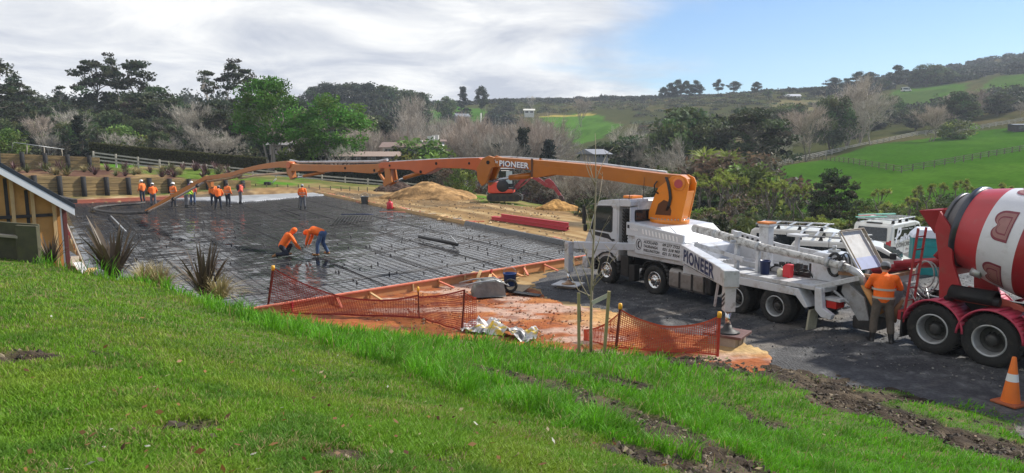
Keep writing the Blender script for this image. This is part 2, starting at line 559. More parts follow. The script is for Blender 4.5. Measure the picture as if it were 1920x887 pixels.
def sheet(name, poly, z, res, m, colf, wobble=.5, wscale=1.2, relief=.03, seed=3, zf=None):
    """an irregular patch of ground laid over the sheet"""
    P = np.array([p[:2] for p in poly]); x0, y0 = P.min(0) - 1; x1, y1 = P.max(0) + 1
    xs = np.arange(x0, x1, res); ys = np.arange(y0, y1, res)
    X, Y = np.meshgrid(xs, ys)
    w = (fbm(X / wscale, Y / wscale, seed, 4) - .5) * 2 * wobble
    w2 = (fbm(X / wscale + 40, Y / wscale, seed + 3, 4) - .5) * 2 * wobble
    ins = inpoly(X + w, Y + w2, poly)
    Z = z + (fbm(X / .5, Y / .5, seed + 5, 4) - .5) * 2 * relief
    if zf is not None: Z = Z + zf(X, Y)
    id_ = np.arange(X.size).reshape(X.shape)
    q = np.stack([id_[:-1, :-1], id_[:-1, 1:], id_[1:, 1:], id_[1:, :-1]], -1)
    keep = ins[:-1, :-1] | ins[1:, 1:]
    edge = keep & ~(ins[:-1, :-1] & ins[1:, 1:] & ins[:-1, 1:] & ins[1:, :-1])
    Zf = Z.copy()
    Zf[~ins] = -.03                       # the rim sinks into what it lies on
    q = q[keep]
    V = np.stack([X, Y, Zf], -1).reshape(-1, 3)
    c = colf(X, Y).reshape(-1, 3)
    used = np.unique(q); mp = np.full(len(V), -1); mp[used] = np.arange(len(used))
    return ob(name, np_mesh(name, V[used], mp[q], m, c[used], True))

# dark wet gravel of the yard where the trucks stand
def gravel_col(X, Y):
    c = np.zeros(X.shape + (3,)) + C3(.052, .052, .056)
    c = blend(c, (fbm(X / .16, Y / .16, 71, 3) - .52) * 4, (.13, .13, .13))
    c = blend(c, np.clip((fbm(X / 1.3, Y / .8, 73, 4) - .55) * 5, 0, .6), (.025, .026, .03))
    c = blend(c, np.clip((fbm((X * .5 - Y * .85) / .5, (X * .85 + Y * .5) / 5, 75, 4) - .58) * 6, 0, .7), (.16, .14, .12))
    return c
m_gravel = mat('gravel', (1, 1, 1), rough=.72, var=.55, scale=14, bump=1.0, bscale=22, attr=True, spec=.35)
yard = [at_z(1000, 530), at_z(1060, 502), at_z(1180, 478), at_z(1290, 455), (15, 31), (24, 26), (22, 11), at_z(2150, 880), at_z(1920, 830), at_z(1730, 765), at_z(1560, 715), at_z(1450, 720), at_z(1380, 690), at_z(1250, 610), at_z(1120, 575), at_z(1010, 560)]
yo = sheet('gravel_yard', yard, .02, .14, m_gravel, gravel_col, .45, 1.0, .035, 81)
tag(yo, kind='structure')

# orange clay between the lawn and the boxing
def clay_col(X, Y):
    c = np.zeros(X.shape + (3,)) + C3(.28, .080, .021)
    c = blend(c, (fbm(X / .9, Y / .35, 91, 4) - .52) * 5, (.36, .135, .038))
    c = blend(c, np.clip((fbm(X / .35, Y / .3, 93, 4) - .56) * 7, 0, .8), (.14, .045, .025))
    c = blend(c, np.clip((fbm(X / 1.6, Y / .7, 95, 4) - .62) * 9, 0, .75), (.44, .32, .26))
    sand = at_z(1180, 600)
    c = blend(c, np.clip(1.6 - np.hypot((X - sand[0]) / 1.3, (Y - sand[1]) / .8), 0, 1) * .95, (.46, .27, .11))
    s2 = at_z(1410, 655)
    c = blend(c, np.clip(1.8 - np.hypot((X - s2[0]) / .7, (Y - s2[1]) / .5), 0, 1) * .95, (.42, .29, .13))
    return c
m_clay = mat('clay', (1, 1, 1), rough=.85, var=.3, scale=5, bump=.9, bscale=9, attr=True, spec=.25)
clay = [at_z(505, 592), at_z(700, 556), at_z(880, 530), at_z(960, 535), at_z(1010, 552), at_z(1060, 577), at_z(1130, 582), at_z(1230, 612), at_z(1300, 632), at_z(1405, 642), at_z(1445, 672), at_z(1430, 705), at_z(1350, 730), at_z(1080, 735), at_z(800, 700), at_z(560, 650)]
tag(sheet('clay', clay, .05, .09, m_clay, clay_col, .3, .8, .045, 97), kind='structure')

# ------------------------------------------------------------------ lawn bank
EC = np.array([-600, 0, 130, 330, 500, 700, 900, 1085, 1350, 1500, 1750, 1920, 2300], float)
EY = np.array([20, 18, 16, 14.5, 14.0, 14.5, 14.8, 14.2, 14.0, 13.3, 12.4, 11.3, 9.6])
EP = np.array([455, 474, 508, 547, 592, 624, 638, 660, 670, 690, 732, 778, 900], float)
def edge_y(X, Y):
    c = np.clip(X / np.maximum(Y, 2.0) * F + CX, -600, 2300)
    return np.interp(c, EC, EY)
ctl = []
for c_, y_, p_ in zip(EC, EY, EP): ctl.append(at_y(c_, p_, y_))
for px, py, z in ((0, 887, 2.72), (480, 887, 2.6), (960, 887, 2.3), (1500, 887, 1.35), (1920, 887, .45), (2300, 1000, .25), (330, 700, 2.15), (0, 600, 2.3), (700, 750, 1.75), (500, 645, 1.62), (1085, 760, 1.05), (1350, 780, .66), (1600, 800, .36), (0, 700, 2.5), (1750, 790, .2), (900, 690, .78), (-500, 700, 2.6)):
    ctl.append(at_z(px, py, z))
for p in ((0, 0, 2.72), (-6, 0, 3.1), (6, 0, 1.6), (10, 4, .3), (0, -8, 2.9), (-8, -8, 3.4), (9, -8, 1.2), (-16, 3, 3.2), (-16, 12, 2.6), (16, 2, .1)):
    ctl.append(np.array(p, float))
ctl = np.array(ctl)
def _tps(r2):
    return np.where(r2 > 1e-9, r2 * np.log(np.maximum(r2, 1e-9)), 0)
_A = _tps(((ctl[:, None, :2] - ctl[None, :, :2]) ** 2).sum(-1)) + np.eye(len(ctl)) * .6
_P = np.column_stack([np.ones(len(ctl)), ctl[:, :2]])
_M = np.block([[_A, _P], [_P.T, np.zeros((3, 3))]])
_w = np.linalg.solve(_M, np.concatenate([ctl[:, 2], np.zeros(3)]))
def lawn_raw(X, Y):
    X = np.asarray(X, float); Y = np.asarray(Y, float)
    z = _w[-3] + _w[-2] * X + _w[-1] * Y
    for i, p in enumerate(ctl):
        z = z + _w[i] * _tps((X - p[0]) ** 2 + (Y - p[1]) ** 2)
    return z
def lawn_z(X, Y):
    z = lawn_raw(X, Y)
    z = z + (fbm(np.asarray(X) / .9, np.asarray(Y) / .9, 101, 3) - .5) * .09
    over = np.asarray(Y) - edge_y(np.asarray(X), np.asarray(Y))
    return z - np.clip(over, 0, None) * np.where(np.asarray(X) < -3, .95, .6)
def lawn_hit(px, py):
    d = ray(px, py); d = d / d[1]
    o = np.array([0, 0, H])
    ys = np.linspace(2.5, 22, 800)
    P = o + d * ys[:, None]
    h = P[:, 2] - lawn_raw(P[:, 0], P[:, 1])
    k = np.where(h < 0)[0]
    return P[k[0]] if len(k) else P[-1]
def polyl(pts):
    return np.array([lawn_hit(*p)[:2] for p in pts])
def dist_line(X, Y, L):
    d = np.full(np.shape(X), 1e9)
    for a, b in zip(L[:-1], L[1:]):
        ab = b - a; t = np.clip(((X - a[0]) * ab[0] + (Y - a[1]) * ab[1]) / (ab @ ab), 0, 1)
        d = np.minimum(d, np.hypot(X - a[0] - ab[0] * t, Y - a[1] - ab[1] * t))
    return d
RUTS = [(polyl([(930, 700), (1000, 716), (1100, 748), (1200, 785), (1260, 815), (1330, 850), (1420, 900)]), .34),
        (polyl([(1040, 692), (1150, 716), (1200, 730)]), .22),
        (polyl([(1300, 678), (1380, 686), (1460, 700), (1540, 722)]), .42),
        (polyl([(1330, 756), (1400, 778), (1450, 800)]), .2),
        (polyl([(1590, 756), (1680, 780), (1780, 815), (1900, 850), (1990, 880)]), .42),
        (polyl([(1560, 735), (1640, 745), (1760, 750)]), .22),
        (polyl([(1220, 860), (1330, 890), (1400, 920)]), .38),
        (polyl([(880, 686), (920, 696)]), .15)]
PATCH = [(lawn_hit(45, 668), .38), (lawn_hit(200, 690), .16), (lawn_hit(185, 665), .1), (lawn_hit(330, 800), .3), (lawn_hit(640, 860), .3), (lawn_hit(830, 870), .3), (lawn_hit(490, 690), .07), (lawn_hit(150, 581), .08)]
def mudness(X, Y):
    w = (fbm(X / .35, Y / .35, 111, 4) - .5)
    w2 = (fbm(X / .9, Y / .9, 113, 3) - .5)
    m = np.zeros(np.shape(X))
    for L, wd in RUTS:
        d = dist_line(X, Y, L)
        m = np.maximum(m, np.clip(1.7 - (d + w * .45 + w2 * .4) / wd, 0, 1))
    for p, r in PATCH:
        d = np.hypot(X - p[0], (Y - p[1]))
        m = np.maximum(m, np.clip(1.0 - (d + w * .55) / r, 0, .8))
    # worn ground along the gravel at the bottom of the bank
    c = X / np.maximum(Y, 2) * F + CX
    e = edge_y(X, Y) - Y
    m = np.maximum(m, np.clip(1.2 - (e + w * 2.2 + w2 * 2.0) / .9, 0, 1) * (c > 1380) * .9)
    return m
lx = np.arange(-19, 16, .065); ly = np.arange(-1, 21.5, .065)
LX, LY = np.meshgrid(lx, ly)
LZ = lawn_z(LX, LY)
MUD = mudness(LX, LY)
LZ = LZ - MUD * .05 + MUD * (fbm(LX / .2, LY / .2, 121, 4) - .5) * .24
lc = np.zeros(LX.shape + (3,)) + C3(.062, .105, .016)
lc = blend(lc, (fbm(LX / .5, LY / .5, 123, 4) - .5) * 4, (.115, .125, .035))
lc = blend(lc, np.clip((fbm(LX / .25, LY / .25, 125, 3) - .6) * 5, 0, .6), (.17, .13, .06))
lc = blend(lc, MUD * 1.5, (.045, .031, .020)); lc = blend(lc, (MUD > .4) * np.clip((fbm(LX / .3, LY / .3, 127, 3) - .52) * 6, 0, .8), (.105, .078, .05))
lc = blend(lc, (MUD > .3) * np.clip((fbm(LX / .2, LY / .2, 129, 3) - .58) * 6, 0, .9), (.028, .02, .014))
idx = np.arange(LX.size).reshape(LX.shape)
q = np.stack([idx[:-1, :-1], idx[:-1, 1:], idx[1:, 1:], idx[1:, :-1]], -1)
ok = (LZ > -.35) & (LY < edge_y(LX, LY) + 2.6)
k = ok[:-1, :-1] & ok[1:, 1:] & ok[:-1, 1:] & ok[1:, :-1]
q = q[k]
V = np.stack([LX, LY, LZ], -1).reshape(-1, 3)
us = np.unique(q); mp = np.full(len(V), -1); mp[us] = np.arange(len(us))
m_lawn = mat('lawn_soil', (1, 1, 1), rough=.9, var=.35, scale=9, bump=.8, bscale=30, attr=True, spec=.2)
tag(ob('lawn', np_mesh('lawn', V[us], mp[q], m_lawn, lc.reshape(-1, 3)[us], True)), kind='structure')

# ------------------------------------------------------------------ grass blades
LONG_A = polyl([(60, 492), (330, 556), (520, 625), (720, 690), (960, 775), (1180, 850), (1320, 905)])
def long_zone(X, Y):
    """1 in the strip of uncut grass that runs down the bank, 0 on the mown lawn"""
    sx = np.interp(Y, LONG_A[:, 1][::-1], LONG_A[:, 0][::-1])
    w = (fbm(X / .5, Y / .5, 131, 3) - .5) * .9
    return np.clip((X - sx + w) / .25, 0, 1)
def make_blades(n, ymin, ymax, seed, wide=1.18):
    r = np.random.default_rng(seed)
    # evenly spread over the field of view: spacing grows with distance
    Y = 1.0 / (1.0 / ymax + r.random(n) * (1.0 / ymin - 1.0 / ymax))
    X = (r.random(n) * 2 - 1) * (CX / F * wide) * np.maximum(Y, 3.0)
    e = edge_y(X, Y)
    ok = (Y < e + .5 + .6 * (X < -1)) & (X > -18.5) & (X < 15.5)
    X, Y = X[ok], Y[ok]
    mud = mudness(X, Y)
    lz = long_zone(X, Y)
    pat = fbm(X / .55, Y / .55, 133, 4)
    keep = r.random(len(X)) < np.clip(1.1 - mud * 2.0, 0.03, 1)
    X, Y, mud, lz, pat = X[keep], Y[keep], mud[keep], lz[keep], pat[keep]
    c = X / np.maximum(Y, 2) * F + CX
    east = np.clip((c - 1250) / 350, 0, 1)
    Z = lawn_z(X, Y) - .008
    tuft = np.clip((fbm(X / .28, Y / .28, 135, 3) - .38) * 3, .15, 1.3)
    crest = np.exp(-((edge_y(X, Y) - Y - .5) / 1.1) ** 2) * (c < 1000) * (c > 60)
    h = (.032 + .040 * r.random(len(X))) * (.6 + .8 * pat) * (1 - lz) + lz * (.09 + .20 * r.random(len(X))) * (.35 + .8 * tuft) * (1 - .55 * east) + crest * .08 * r.random(len(X))
    dl = X - np.interp(Y, LONG_A[:, 1][::-1], LONG_A[:, 0][::-1]) + (fbm(X / .5, Y / .5, 131, 3) - .5) * .9
    h = h + np.exp(-((dl - .35) / .35) ** 2) * (.06 + .16 * r.random(len(X))) * tuft * np.clip((Y - 5) / 3, 0, 1)
    h = h * (1 - .8 * mud)
    w = np.maximum(.0028 + .0018 * r.random(len(X)), .00062 * Y)
    an = r.random(len(X)) * 2 * math.pi
    ln = (.25 + .7 * r.random(len(X))) * h
    dx, dy = np.cos(an), np.sin(an)
    # blades lean down the slope
    lxn = dx * ln + .22 * h; lyn = dy * ln - .10 * h
    sx, sy = -dy * w, dx * w
    b = np.stack([X, Y, Z], -1)
    mid = b + np.stack([lxn * .4, lyn * .4, h * .62], -1)
    tip = b + np.stack([lxn, lyn, h * (1 - .15 * r.random(len(X)))], -1)
    s3 = np.stack([sx, sy, np.zeros_like(sx)], -1)
    V = np.stack([b - s3, b + s3, mid + s3 * .75, mid - s3 * .75, tip - s3 * .12, tip + s3 * .12], 1).reshape(-1, 3)
    k = np.arange(len(X)) * 6
    Q = np.concatenate([np.stack([k, k + 1, k + 2, k + 3], -1), np.stack([k + 3, k + 2, k + 5, k + 4], -1)])
    col = np.zeros((len(X), 3)) + C3(.15, .30, .016)
    yel = np.clip((fbm(X / .8, Y / .8, 137, 4) - .43) * 2.3, 0, .6)[:, None] * (1 - lz[:, None] * .75)
    col = col * (1 - yel) + C3(.25, .33, .035) * yel
    lzz = lz[:, None]
    col = col * (1 - lzz) + (C3(.12, .34, .012) * (.75 + .5 * r.random(len(X)))[:, None]) * lzz
    dk = np.clip((fbm(X / .4, Y / .4, 139, 3) - .52) * 3.5, 0, .7)[:, None]
    col = col * (1 - dk) + C3(.075, .19, .014) * dk
    dry = (r.random(len(X)) < (.04 + .22 * np.clip((fbm(X / .6, Y / .6, 141, 4) - .5) * 4, 0, 1) * (1 - lz) + .25 * mud))[:, None]
    col = np.where(dry, C3(.34, .27, .12), col)
    col = col * (.75 + .5 * r.random((len(X), 1)))
    return V, Q, np.repeat(col, 6, 0)
m_blade = leafmat('grass_blade', (1, 1, 1), trans=.35, rnd=0, rough=.55)
Vb, Qb, Cb = make_blades(560000, 2.2, 19.5, 5)
tag(ob('grass', np_mesh('grass', Vb, Qb, m_blade, Cb)), 'short mown lawn and longer green grass on the bank', 'grass', kind='stuff')

def fallen_leaves():
    r = np.random.default_rng(77); n = 420
    Y = 1 / (1 / 15 + r.random(n) * (1 / 3.2 - 1 / 15)); X = (r.random(n) * 2 - 1) * .74 * Y
    ok = Y < edge_y(X, Y) - .1; X, Y = X[ok], Y[ok]; n = len(X)
    C = np.stack([X, Y, lawn_z(X, Y) + .03 + .05 * r.random(n)], -1)
    a = r.normal(size=(n, 3)); a[:, 2] *= .3; a /= np.linalg.norm(a, axis=1, keepdims=True); b = r.normal(size=(n, 3)); b[:, 2] *= .3; b -= a * (a * b).sum(1, keepdims=True); b /= np.linalg.norm(b, axis=1, keepdims=True)
    s_ = .016 + .022 * r.random((n, 1))
    V = np.stack([C - a * s_, C + b * s_ * .5, C + a * s_, C - b * s_ * .5], 1).reshape(-1, 3)
    pal = np.array([(.20, .09, .035), (.30, .16, .06), (.11, .05, .025), (.42, .34, .20), (.5, .48, .42)])
    c = pal[r.choice(5, n, p=[.35, .25, .2, .14, .06])]
    tag(ob('fallen_leaves', np_mesh('fallen_leaves', V, np.arange(n * 4).reshape(n, 4), m_blade, np.repeat(c, 4, 0))), 'few brown fallen leaves caught in the lawn grass', 'leaves', kind='stuff')
fallen_leaves()
# ================================================================== colours of made things
WHITE = mat('white_paint', (.53, .545, .58), rough=.38, var=.06, dirt=(.26, .22, .17), damt=.46, dscale=2.6, coat=.2)
WHITE2 = mat('dull_white_steel', (.48, .485, .50), rough=.5, var=.1, dirt=(.17, .14, .11), damt=.5, dscale=4)
ORANGE = mat('orange_boom_paint', (.42, .128, .006), rough=.36, var=.12, scale=1.6, dirt=(.24, .12, .05), damt=.22, dscale=1.7, coat=.25)
ORANGE2 = mat('red_orange_boom_paint', (.52, .10, .010), rough=.36, var=.1, scale=1.6, dirt=(.30, .12, .05), damt=.18, dscale=1.7, coat=.25)
ORANGE3 = mat('turret_orange', (.72, .21, .01), rough=.38, var=.08, scale=2, dirt=(.35, .15, .04), damt=.18, dscale=2, coat=.2)
BLACK = mat('black_plastic', (.014, .014, .015), rough=.55, var=.2, dirt=(.07, .06, .05), damt=.3)
RUBBER = mat('tyre_rubber', (.013, .013, .013), rough=.8, var=.25, scale=9, bump=.4, bscale=60, dirt=(.07, .06, .05), damt=.42, dscale=6)
CHASSIS = mat('chassis_black', (.018, .018, .02), rough=.6, var=.3, dirt=(.085, .07, .055), damt=.45, dscale=4)
STEEL = mat('galvanised_steel', (.42, .43, .44), rough=.45, metal=.6, var=.15, dirt=(.2, .17, .13), damt=.4)
CHROME = mat('polished_rim', (.66, .66, .67), rough=.22, metal=1, var=.08, dirt=(.14, .12, .1), damt=.3, dscale=7)
RIM = mat('grey_rim', (.38, .39, .40), rough=.42, metal=.4, var=.12, dirt=(.12, .1, .08), damt=.45, dscale=6)
ALU = mat('tank_alloy', (.26, .245, .235), rough=.42, metal=.45, var=.1, dirt=(.12, .1, .08), damt=.4)
GLASS = mat('dark_glass', (.018, .024, .028), rough=.06, var=.3, spec=.8)
NAVY = mat('navy_paint', (.012, .025, .10), rough=.45, var=.15)
BLACKINK = mat('black_ink', (.012, .012, .016), rough=.5, var=.05)
WHITEINK = mat('white_ink', (.80, .80, .82), rough=.5, var=.05)
TIMBER = mat('new_pine', (.52, .34, .16), rough=.75, var=.22, scale=6, stretch=(1, 1, 6), dirt=(.25, .15, .08), damt=.3)
GREYTIMBER = mat('weathered_timber', (.34, .29, .23), rough=.85, var=.25, scale=6, dirt=(.15, .13, .1), damt=.4)
TREATED = mat('treated_pine', (.33, .27, .13), rough=.8, var=.22, scale=8)
REDBOX = mat('red_primed_board', (.60, .17, .10), rough=.65, var=.18, scale=3, dirt=(.55, .36, .2), damt=.42, dscale=2.5)
ORANGEBOARD = mat('clay_stained_board', (.56, .26, .10), rough=.75, var=.2, scale=3, dirt=(.4, .14, .06), damt=.4)
PINKSTEEL = mat('red_oxide_primer', (.50, .045, .065), rough=.5, var=.12, dirt=(.4, .2, .15), damt=.2)
POLY = mat('black_polythene', (.012, .013, .016), rough=.25, var=.3, bump=.8, bscale=5)
BLUEPL = mat('blue_plastic', (.02, .06, .22), rough=.4, var=.12, dirt=(.4, .38, .35), damt=.2)
GREYPL = mat('grey_plastic', (.16, .17, .18), rough=.5, var=.12, dirt=(.4, .38, .35), damt=.25)
REDPL = mat('red_plastic', (.55, .03, .04), rough=.4, var=.1)

# ================================================================== slab: wet black polythene, reinforcing, fresh concrete
def slab_mat():
    m = bpy.data.materials.new('wet_polythene')
    m.use_nodes = True
    t = m.node_tree; b = t.nodes['Principled BSDF']
    tcn = t.nodes.new('ShaderNodeTexCoord')
    b.inputs['Base Color'].default_value = (.02, .022, .028, 1)
    nz = t.nodes.new('ShaderNodeTexNoise'); nz.inputs['Scale'].default_value = .55; nz.inputs['Detail'].default_value = 6
    t.links.new(tcn.outputs['Object'], nz.inputs['Vector'])
    mr = t.nodes.new('ShaderNodeMapRange'); mr.inputs['From Min'].default_value = .40; mr.inputs['From Max'].default_value = .62
    mr.inputs['To Min'].default_value = .01; mr.inputs['To Max'].default_value = .09
    t.links.new(nz.outputs['Fac'], mr.inputs['Value']); t.links.new(mr.outputs[0], b.inputs['Roughness'])
    cr_ = t.nodes.new('ShaderNodeValToRGB')
    cr_.color_ramp.elements[0].position = .42; cr_.color_ramp.elements[0].color = (.008, .011, .018, 1)
    cr_.color_ramp.elements[1].position = .68; cr_.color_ramp.elements[1].color = (.040, .040, .044, 1)
    t.links.new(nz.outputs['Fac'], cr_.inputs[0]); t.links.new(cr_.outputs[0], b.inputs['Base Color'])
    n2_ = t.nodes.new('ShaderNodeTexNoise'); n2_.inputs['Scale'].default_value = 4.5; n2_.inputs['Detail'].default_value = 5
    t.links.new(tcn.outputs['Object'], n2_.inputs['Vector'])
    n3_ = t.nodes.new('ShaderNodeTexNoise'); n3_.inputs['Scale'].default_value = .9; n3_.inputs['Detail'].default_value = 2
    t.links.new(tcn.outputs['Object'], n3_.inputs['Vector'])
    mm = t.nodes.new('ShaderNodeMath'); mm.operation = 'MULTIPLY'
    mr2 = t.nodes.new('ShaderNodeMapRange'); mr2.inputs['From Min'].default_value = .38; mr2.inputs['From Max'].default_value = .65; mr2.inputs['To Min'].default_value = .15
    t.links.new(n3_.outputs['Fac'], mr2.inputs['Value'])
    t.links.new(mr2.outputs[0], mm.inputs[0]); t.links.new(n2_.outputs['Fac'], mm.inputs[1])
    bp = t.nodes.new('ShaderNodeBump'); bp.inputs['Strength'].default_value = .22; bp.inputs['Distance'].default_value = .04
    t.links.new(mm.outputs[0], bp.inputs['Height']); t.links.new(bp.outputs[0], b.inputs['Normal'])
    # each square of sheet between the bars lies at its own slight tilt
    mp_ = t.nodes.new('ShaderNodeMapping'); mp_.inputs['Rotation'].default_value = (0, 0, -math.atan2((sNR - sNL)[1], (sNR - sNL)[0]))
    t.links.new(tcn.outputs['Object'], mp_.inputs[0])
    vo = t.nodes.new('ShaderNodeTexVoronoi'); vo.inputs['Scale'].default_value = 1 / .3; vo.inputs['Randomness'].default_value = .35
    t.links.new(mp_.outputs[0], vo.inputs['Vector'])
    v1 = t.nodes.new('ShaderNodeVectorMath'); v1.operation = 'SUBTRACT'; v1.inputs[1].default_value = (.5, .5, .5)
    t.links.new(vo.outputs['Color'], v1.inputs[0])
    v0 = t.nodes.new('ShaderNodeVectorMath'); v0.operation = 'MULTIPLY'; v0.inputs[1].default_value = (.07, .07, 0)
    t.links.new(v1.outputs[0], v0.inputs[0])
    mr3 = t.nodes.new('ShaderNodeMapRange'); mr3.inputs['From Min'].default_value = .40; mr3.inputs['From Max'].default_value = .60
    t.links.new(nz.outputs['Fac'], mr3.inputs['Value'])
    v2 = t.nodes.new('ShaderNodeVectorMath'); v2.operation = 'SCALE'
    t.links.new(v0.outputs[0], v2.inputs[0]); t.links.new(mr3.outputs[0], v2.inputs['Scale'])
    v3 = t.nodes.new('ShaderNodeVectorMath'); v3.operation = 'ADD'
    t.links.new(bp.outputs[0], v3.inputs[0]); t.links.new(v2.outputs[0], v3.inputs[1])
    v4 = t.nodes.new('ShaderNodeVectorMath'); v4.operation = 'NORMALIZE'; t.links.new(v3.outputs[0], v4.inputs[0])
    t.links.new(v4.outputs[0], b.inputs['Normal'])
    b.inputs['IOR'].default_value = 2.0
    b.inputs['Specular IOR Level'].default_value = .5
    return m
# grid so the sheet can sag between the chairs
na, nbb = 60, 140
A_, B_ = np.meshgrid(np.linspace(0, 1, na), np.linspace(0, 1, nbb))
def slab_np(a, b):
    p = (sNL[:2] * (1 - a)[..., None] + sNR[:2] * a[..., None]) * (1 - b)[..., None] + (sFL[:2] * (1 - a)[..., None] + sFR[:2] * a[..., None]) * b[..., None]
    return p
P_ = slab_np(A_, B_)
idx = np.arange(A_.size).reshape(A_.shape)
q = np.stack([idx[:-1, :-1], idx[:-1, 1:], idx[1:, 1:], idx[1:, :-1]], -1).reshape(-1, 4)
Zs = .02 + (fbm(P_[..., 0] / .8, P_[..., 1] / .8, 201, 3) - .5) * .03
tag(ob('damp_proof_sheet', np_mesh('damp_proof_sheet', np.concatenate([P_, Zs[..., None]], -1).reshape(-1, 3), q, slab_mat(), None, True)), 'wet black polythene sheet under the steel mesh of the slab, puddled and reflecting sky', 'plastic sheet')

REBAR = mat('reinforcing_steel', (.020, .017, .017), rough=.6, metal=.2, var=.35, scale=3)
def bars():
    r = np.random.default_rng(3)
    Vs, Qs, n0 = [], [], 0
    LA = np.linalg.norm(sNR - sNL); LB = np.linalg.norm(sFL - sNL)
    def bar(p0, p1, rad, z, sag=.0):
        nonlocal n0
        k = 14
        t = np.linspace(0, 1, k)[:, None]
        P = p0[None] * (1 - t) + p1[None] * t
        zz = z + (vnoise(P[:, 0] / 1.1 + z * 9, P[:, 1] / 1.1, 7) - .5) * .03
        d = (p1 - p0) / np.linalg.norm(p1 - p0); s = np.array([-d[1], d[0]])
        ring = []
        for a, bz in ((1, -.7), (0, 1), (-1, -.7)):
            ring.append(np.column_stack([P + s * a * rad, zz + bz * rad]))
        V = np.stack(ring, 1).reshape(-1, 3)
        i = np.arange(k - 1)[:, None] * 3
        for e_ in range(3):
            f = (e_ + 1) % 3
            Qs.append(np.column_stack([i[:, 0] + e_, i[:, 0] + f, i[:, 0] + 3 + f, i[:, 0] + 3 + e_]) + n0)
        Vs.append(V); n0 += len(V)
    na_, nb_ = int(LA / .3), int(LB / .3)
    for i in range(na_ + 1):
        a = .012 + .976 * i / na_
        w = r.normal(0, .0006)
        bar(np.array(slab_pt(a + w, .008)[:2]), np.array(slab_pt(a - w, .992)[:2]), .0062, .034)
    for j in range(nb_ + 1):
        b = .008 + .984 * j / nb_
        bar(np.array(slab_pt(.012, b)[:2]), np.array(slab_pt(.988, b)[:2]), .0062, .042)
    # laps between sheets: extra bars side by side
    for b in np.arange(.06, .98, .105):
        for o_ in (.0012, .0024):
            bar(np.array(slab_pt(.012, b + o_)[:2]), np.array(slab_pt(.988, b + o_)[:2]), .0075, .05)
    for a in np.arange(.14, .95, .14):
        for o_ in (.003, .006):
            bar(np.array(slab_pt(a + o_, .008)[:2]), np.array(slab_pt(a + o_, .992)[:2]), .0075, .053)
    return np_mesh('reinforcing_mesh', np.concatenate(Vs), np.concatenate(Qs), REBAR)
tag(ob('reinforcing_mesh', bars()), 'square grid of dark steel reinforcing bars laid over the whole wet slab', 'steel mesh')

# bar chairs standing up through the grid: far too many to count
def chairs():
    m = MB(); r = random.Random(4)
    for _ in range(300):
        a, b = r.uniform(.02, .98), r.uniform(.01, .9) ** 1.15
        p = slab_pt(a, b, 0)
        h = r.uniform(.06, .12)
        m.tube([p, p + Vector((r.uniform(-.02, .02), r.uniform(-.02, .02), h))], [r.uniform(.03, .05), .022], 5)
    return m.build('bar_chairs', BLACK)
tag(chairs(), 'small black plastic bar chairs poking up through the steel mesh', 'bar chairs', kind='stuff')

def conc_col(X, Y):
    c = np.zeros(X.shape + (3,)) + C3(.30, .31, .33)
    c = blend(c, (fbm(X / 1.5, Y / 2.5, 211, 4) - .5) * 3, (.40, .41, .43))
    return blend(c, np.clip((fbm(X / .6, Y / .8, 213, 3) - .58) * 5, 0, .6), (.19, .19, .2))
m_conc = mat('fresh_concrete', (1, 1, 1), rough=.38, var=.1, scale=3, bump=.25, bscale=8, attr=True)
cpoly = [at_z(332, 373, .1), at_z(400, 376, .1), at_z(440, 379, .1), at_z(500, 374, .1), at_z(560, 369, .1), at_z(608, 366, .1), slab_pt(.995, .995), slab_pt(.42, .995)]
tag(sheet('fresh_concrete', cpoly, .125, .08, m_conc, conc_col, .5, 2.0, .012, 215), 'pale wet concrete already poured along the far end of the slab', 'concrete')

# ---- boxing (formwork)
def boxing(name, a0, b0, a1, b1, h, z0, m, label, nst, braces, outw, cap=None):
    p0, p1 = slab_pt(a0, b0), slab_pt(a1, b1)
    d = (p1 - p0).normalized(); o_ = Vector((d.y, -d.x, 0)) * outw
    root = empty(name, p0, 0, label, 'formwork')
    L = (p1 - p0).length
    MB().beam(Vector((0, 0, z0 + h / 2)) + o_ * .03, d * L + Vector((0, 0, z0 + h / 2)) + o_ * .03, .05, h).build('board', m, root, .006)
    if cap:
        MB().beam(Vector((0, 0, z0 + h + .025)) + o_ * .05, d * L + Vector((0, 0, z0 + h + .025)) + o_ * .05, .10, .045).build('top_rail', cap, root, .006)
    rr = random.Random(len(name) + nst)
    for i in range(nst):
        t = (i + .5 + rr.uniform(-.25, .25)) / nst * L
        q = d * t + o_ * .085
        MB().beam(q + Vector((0, 0, -.1)), q + Vector((rr.uniform(-.03, .03), rr.uniform(-.03, .03), z0 + h + rr.uniform(-.04, .1))), .05, .05, d).build('peg', rr.choice([ORANGEBOARD, TIMBER, PINKSTEEL]), root, .004)
        if braces and rr.random() < .75:
            MB().beam(q + Vector((0, 0, z0 + h * .8)), d * (t + rr.uniform(-.3, .3)) + o_ * rr.uniform(.5, .75) + Vector((0, 0, .06)), .045, .07, d).build('brace', rr.choice([ORANGEBOARD, TIMBER, REDBOX]), root, .004)
    return root
boxing('formwork', 0, -.003, 1, -.003, .27, .0, ORANGEBOARD, 'long orange boxing board with red top rail along the lawn side of the slab', 15, True, 1, REDBOX)
boxing('formwork', 1.004, 0, 1.004, 1, .20, .0, TIMBER, 'pale boxing board with pegs and braces along the truck and excavator side', 34, True, 1, None)
boxing('formwork', 0, 1.003, .44, 1.003, .24, .0, REDBOX, 'red boxing board at the foot of the lower retaining wall', 12, False, -1, REDBOX)
boxing('formwork', -.004, .0, -.004, 1.0, .24, .0, GREYTIMBER, 'grey boxing board along the shed side of the slab', 20, False, -1, None)

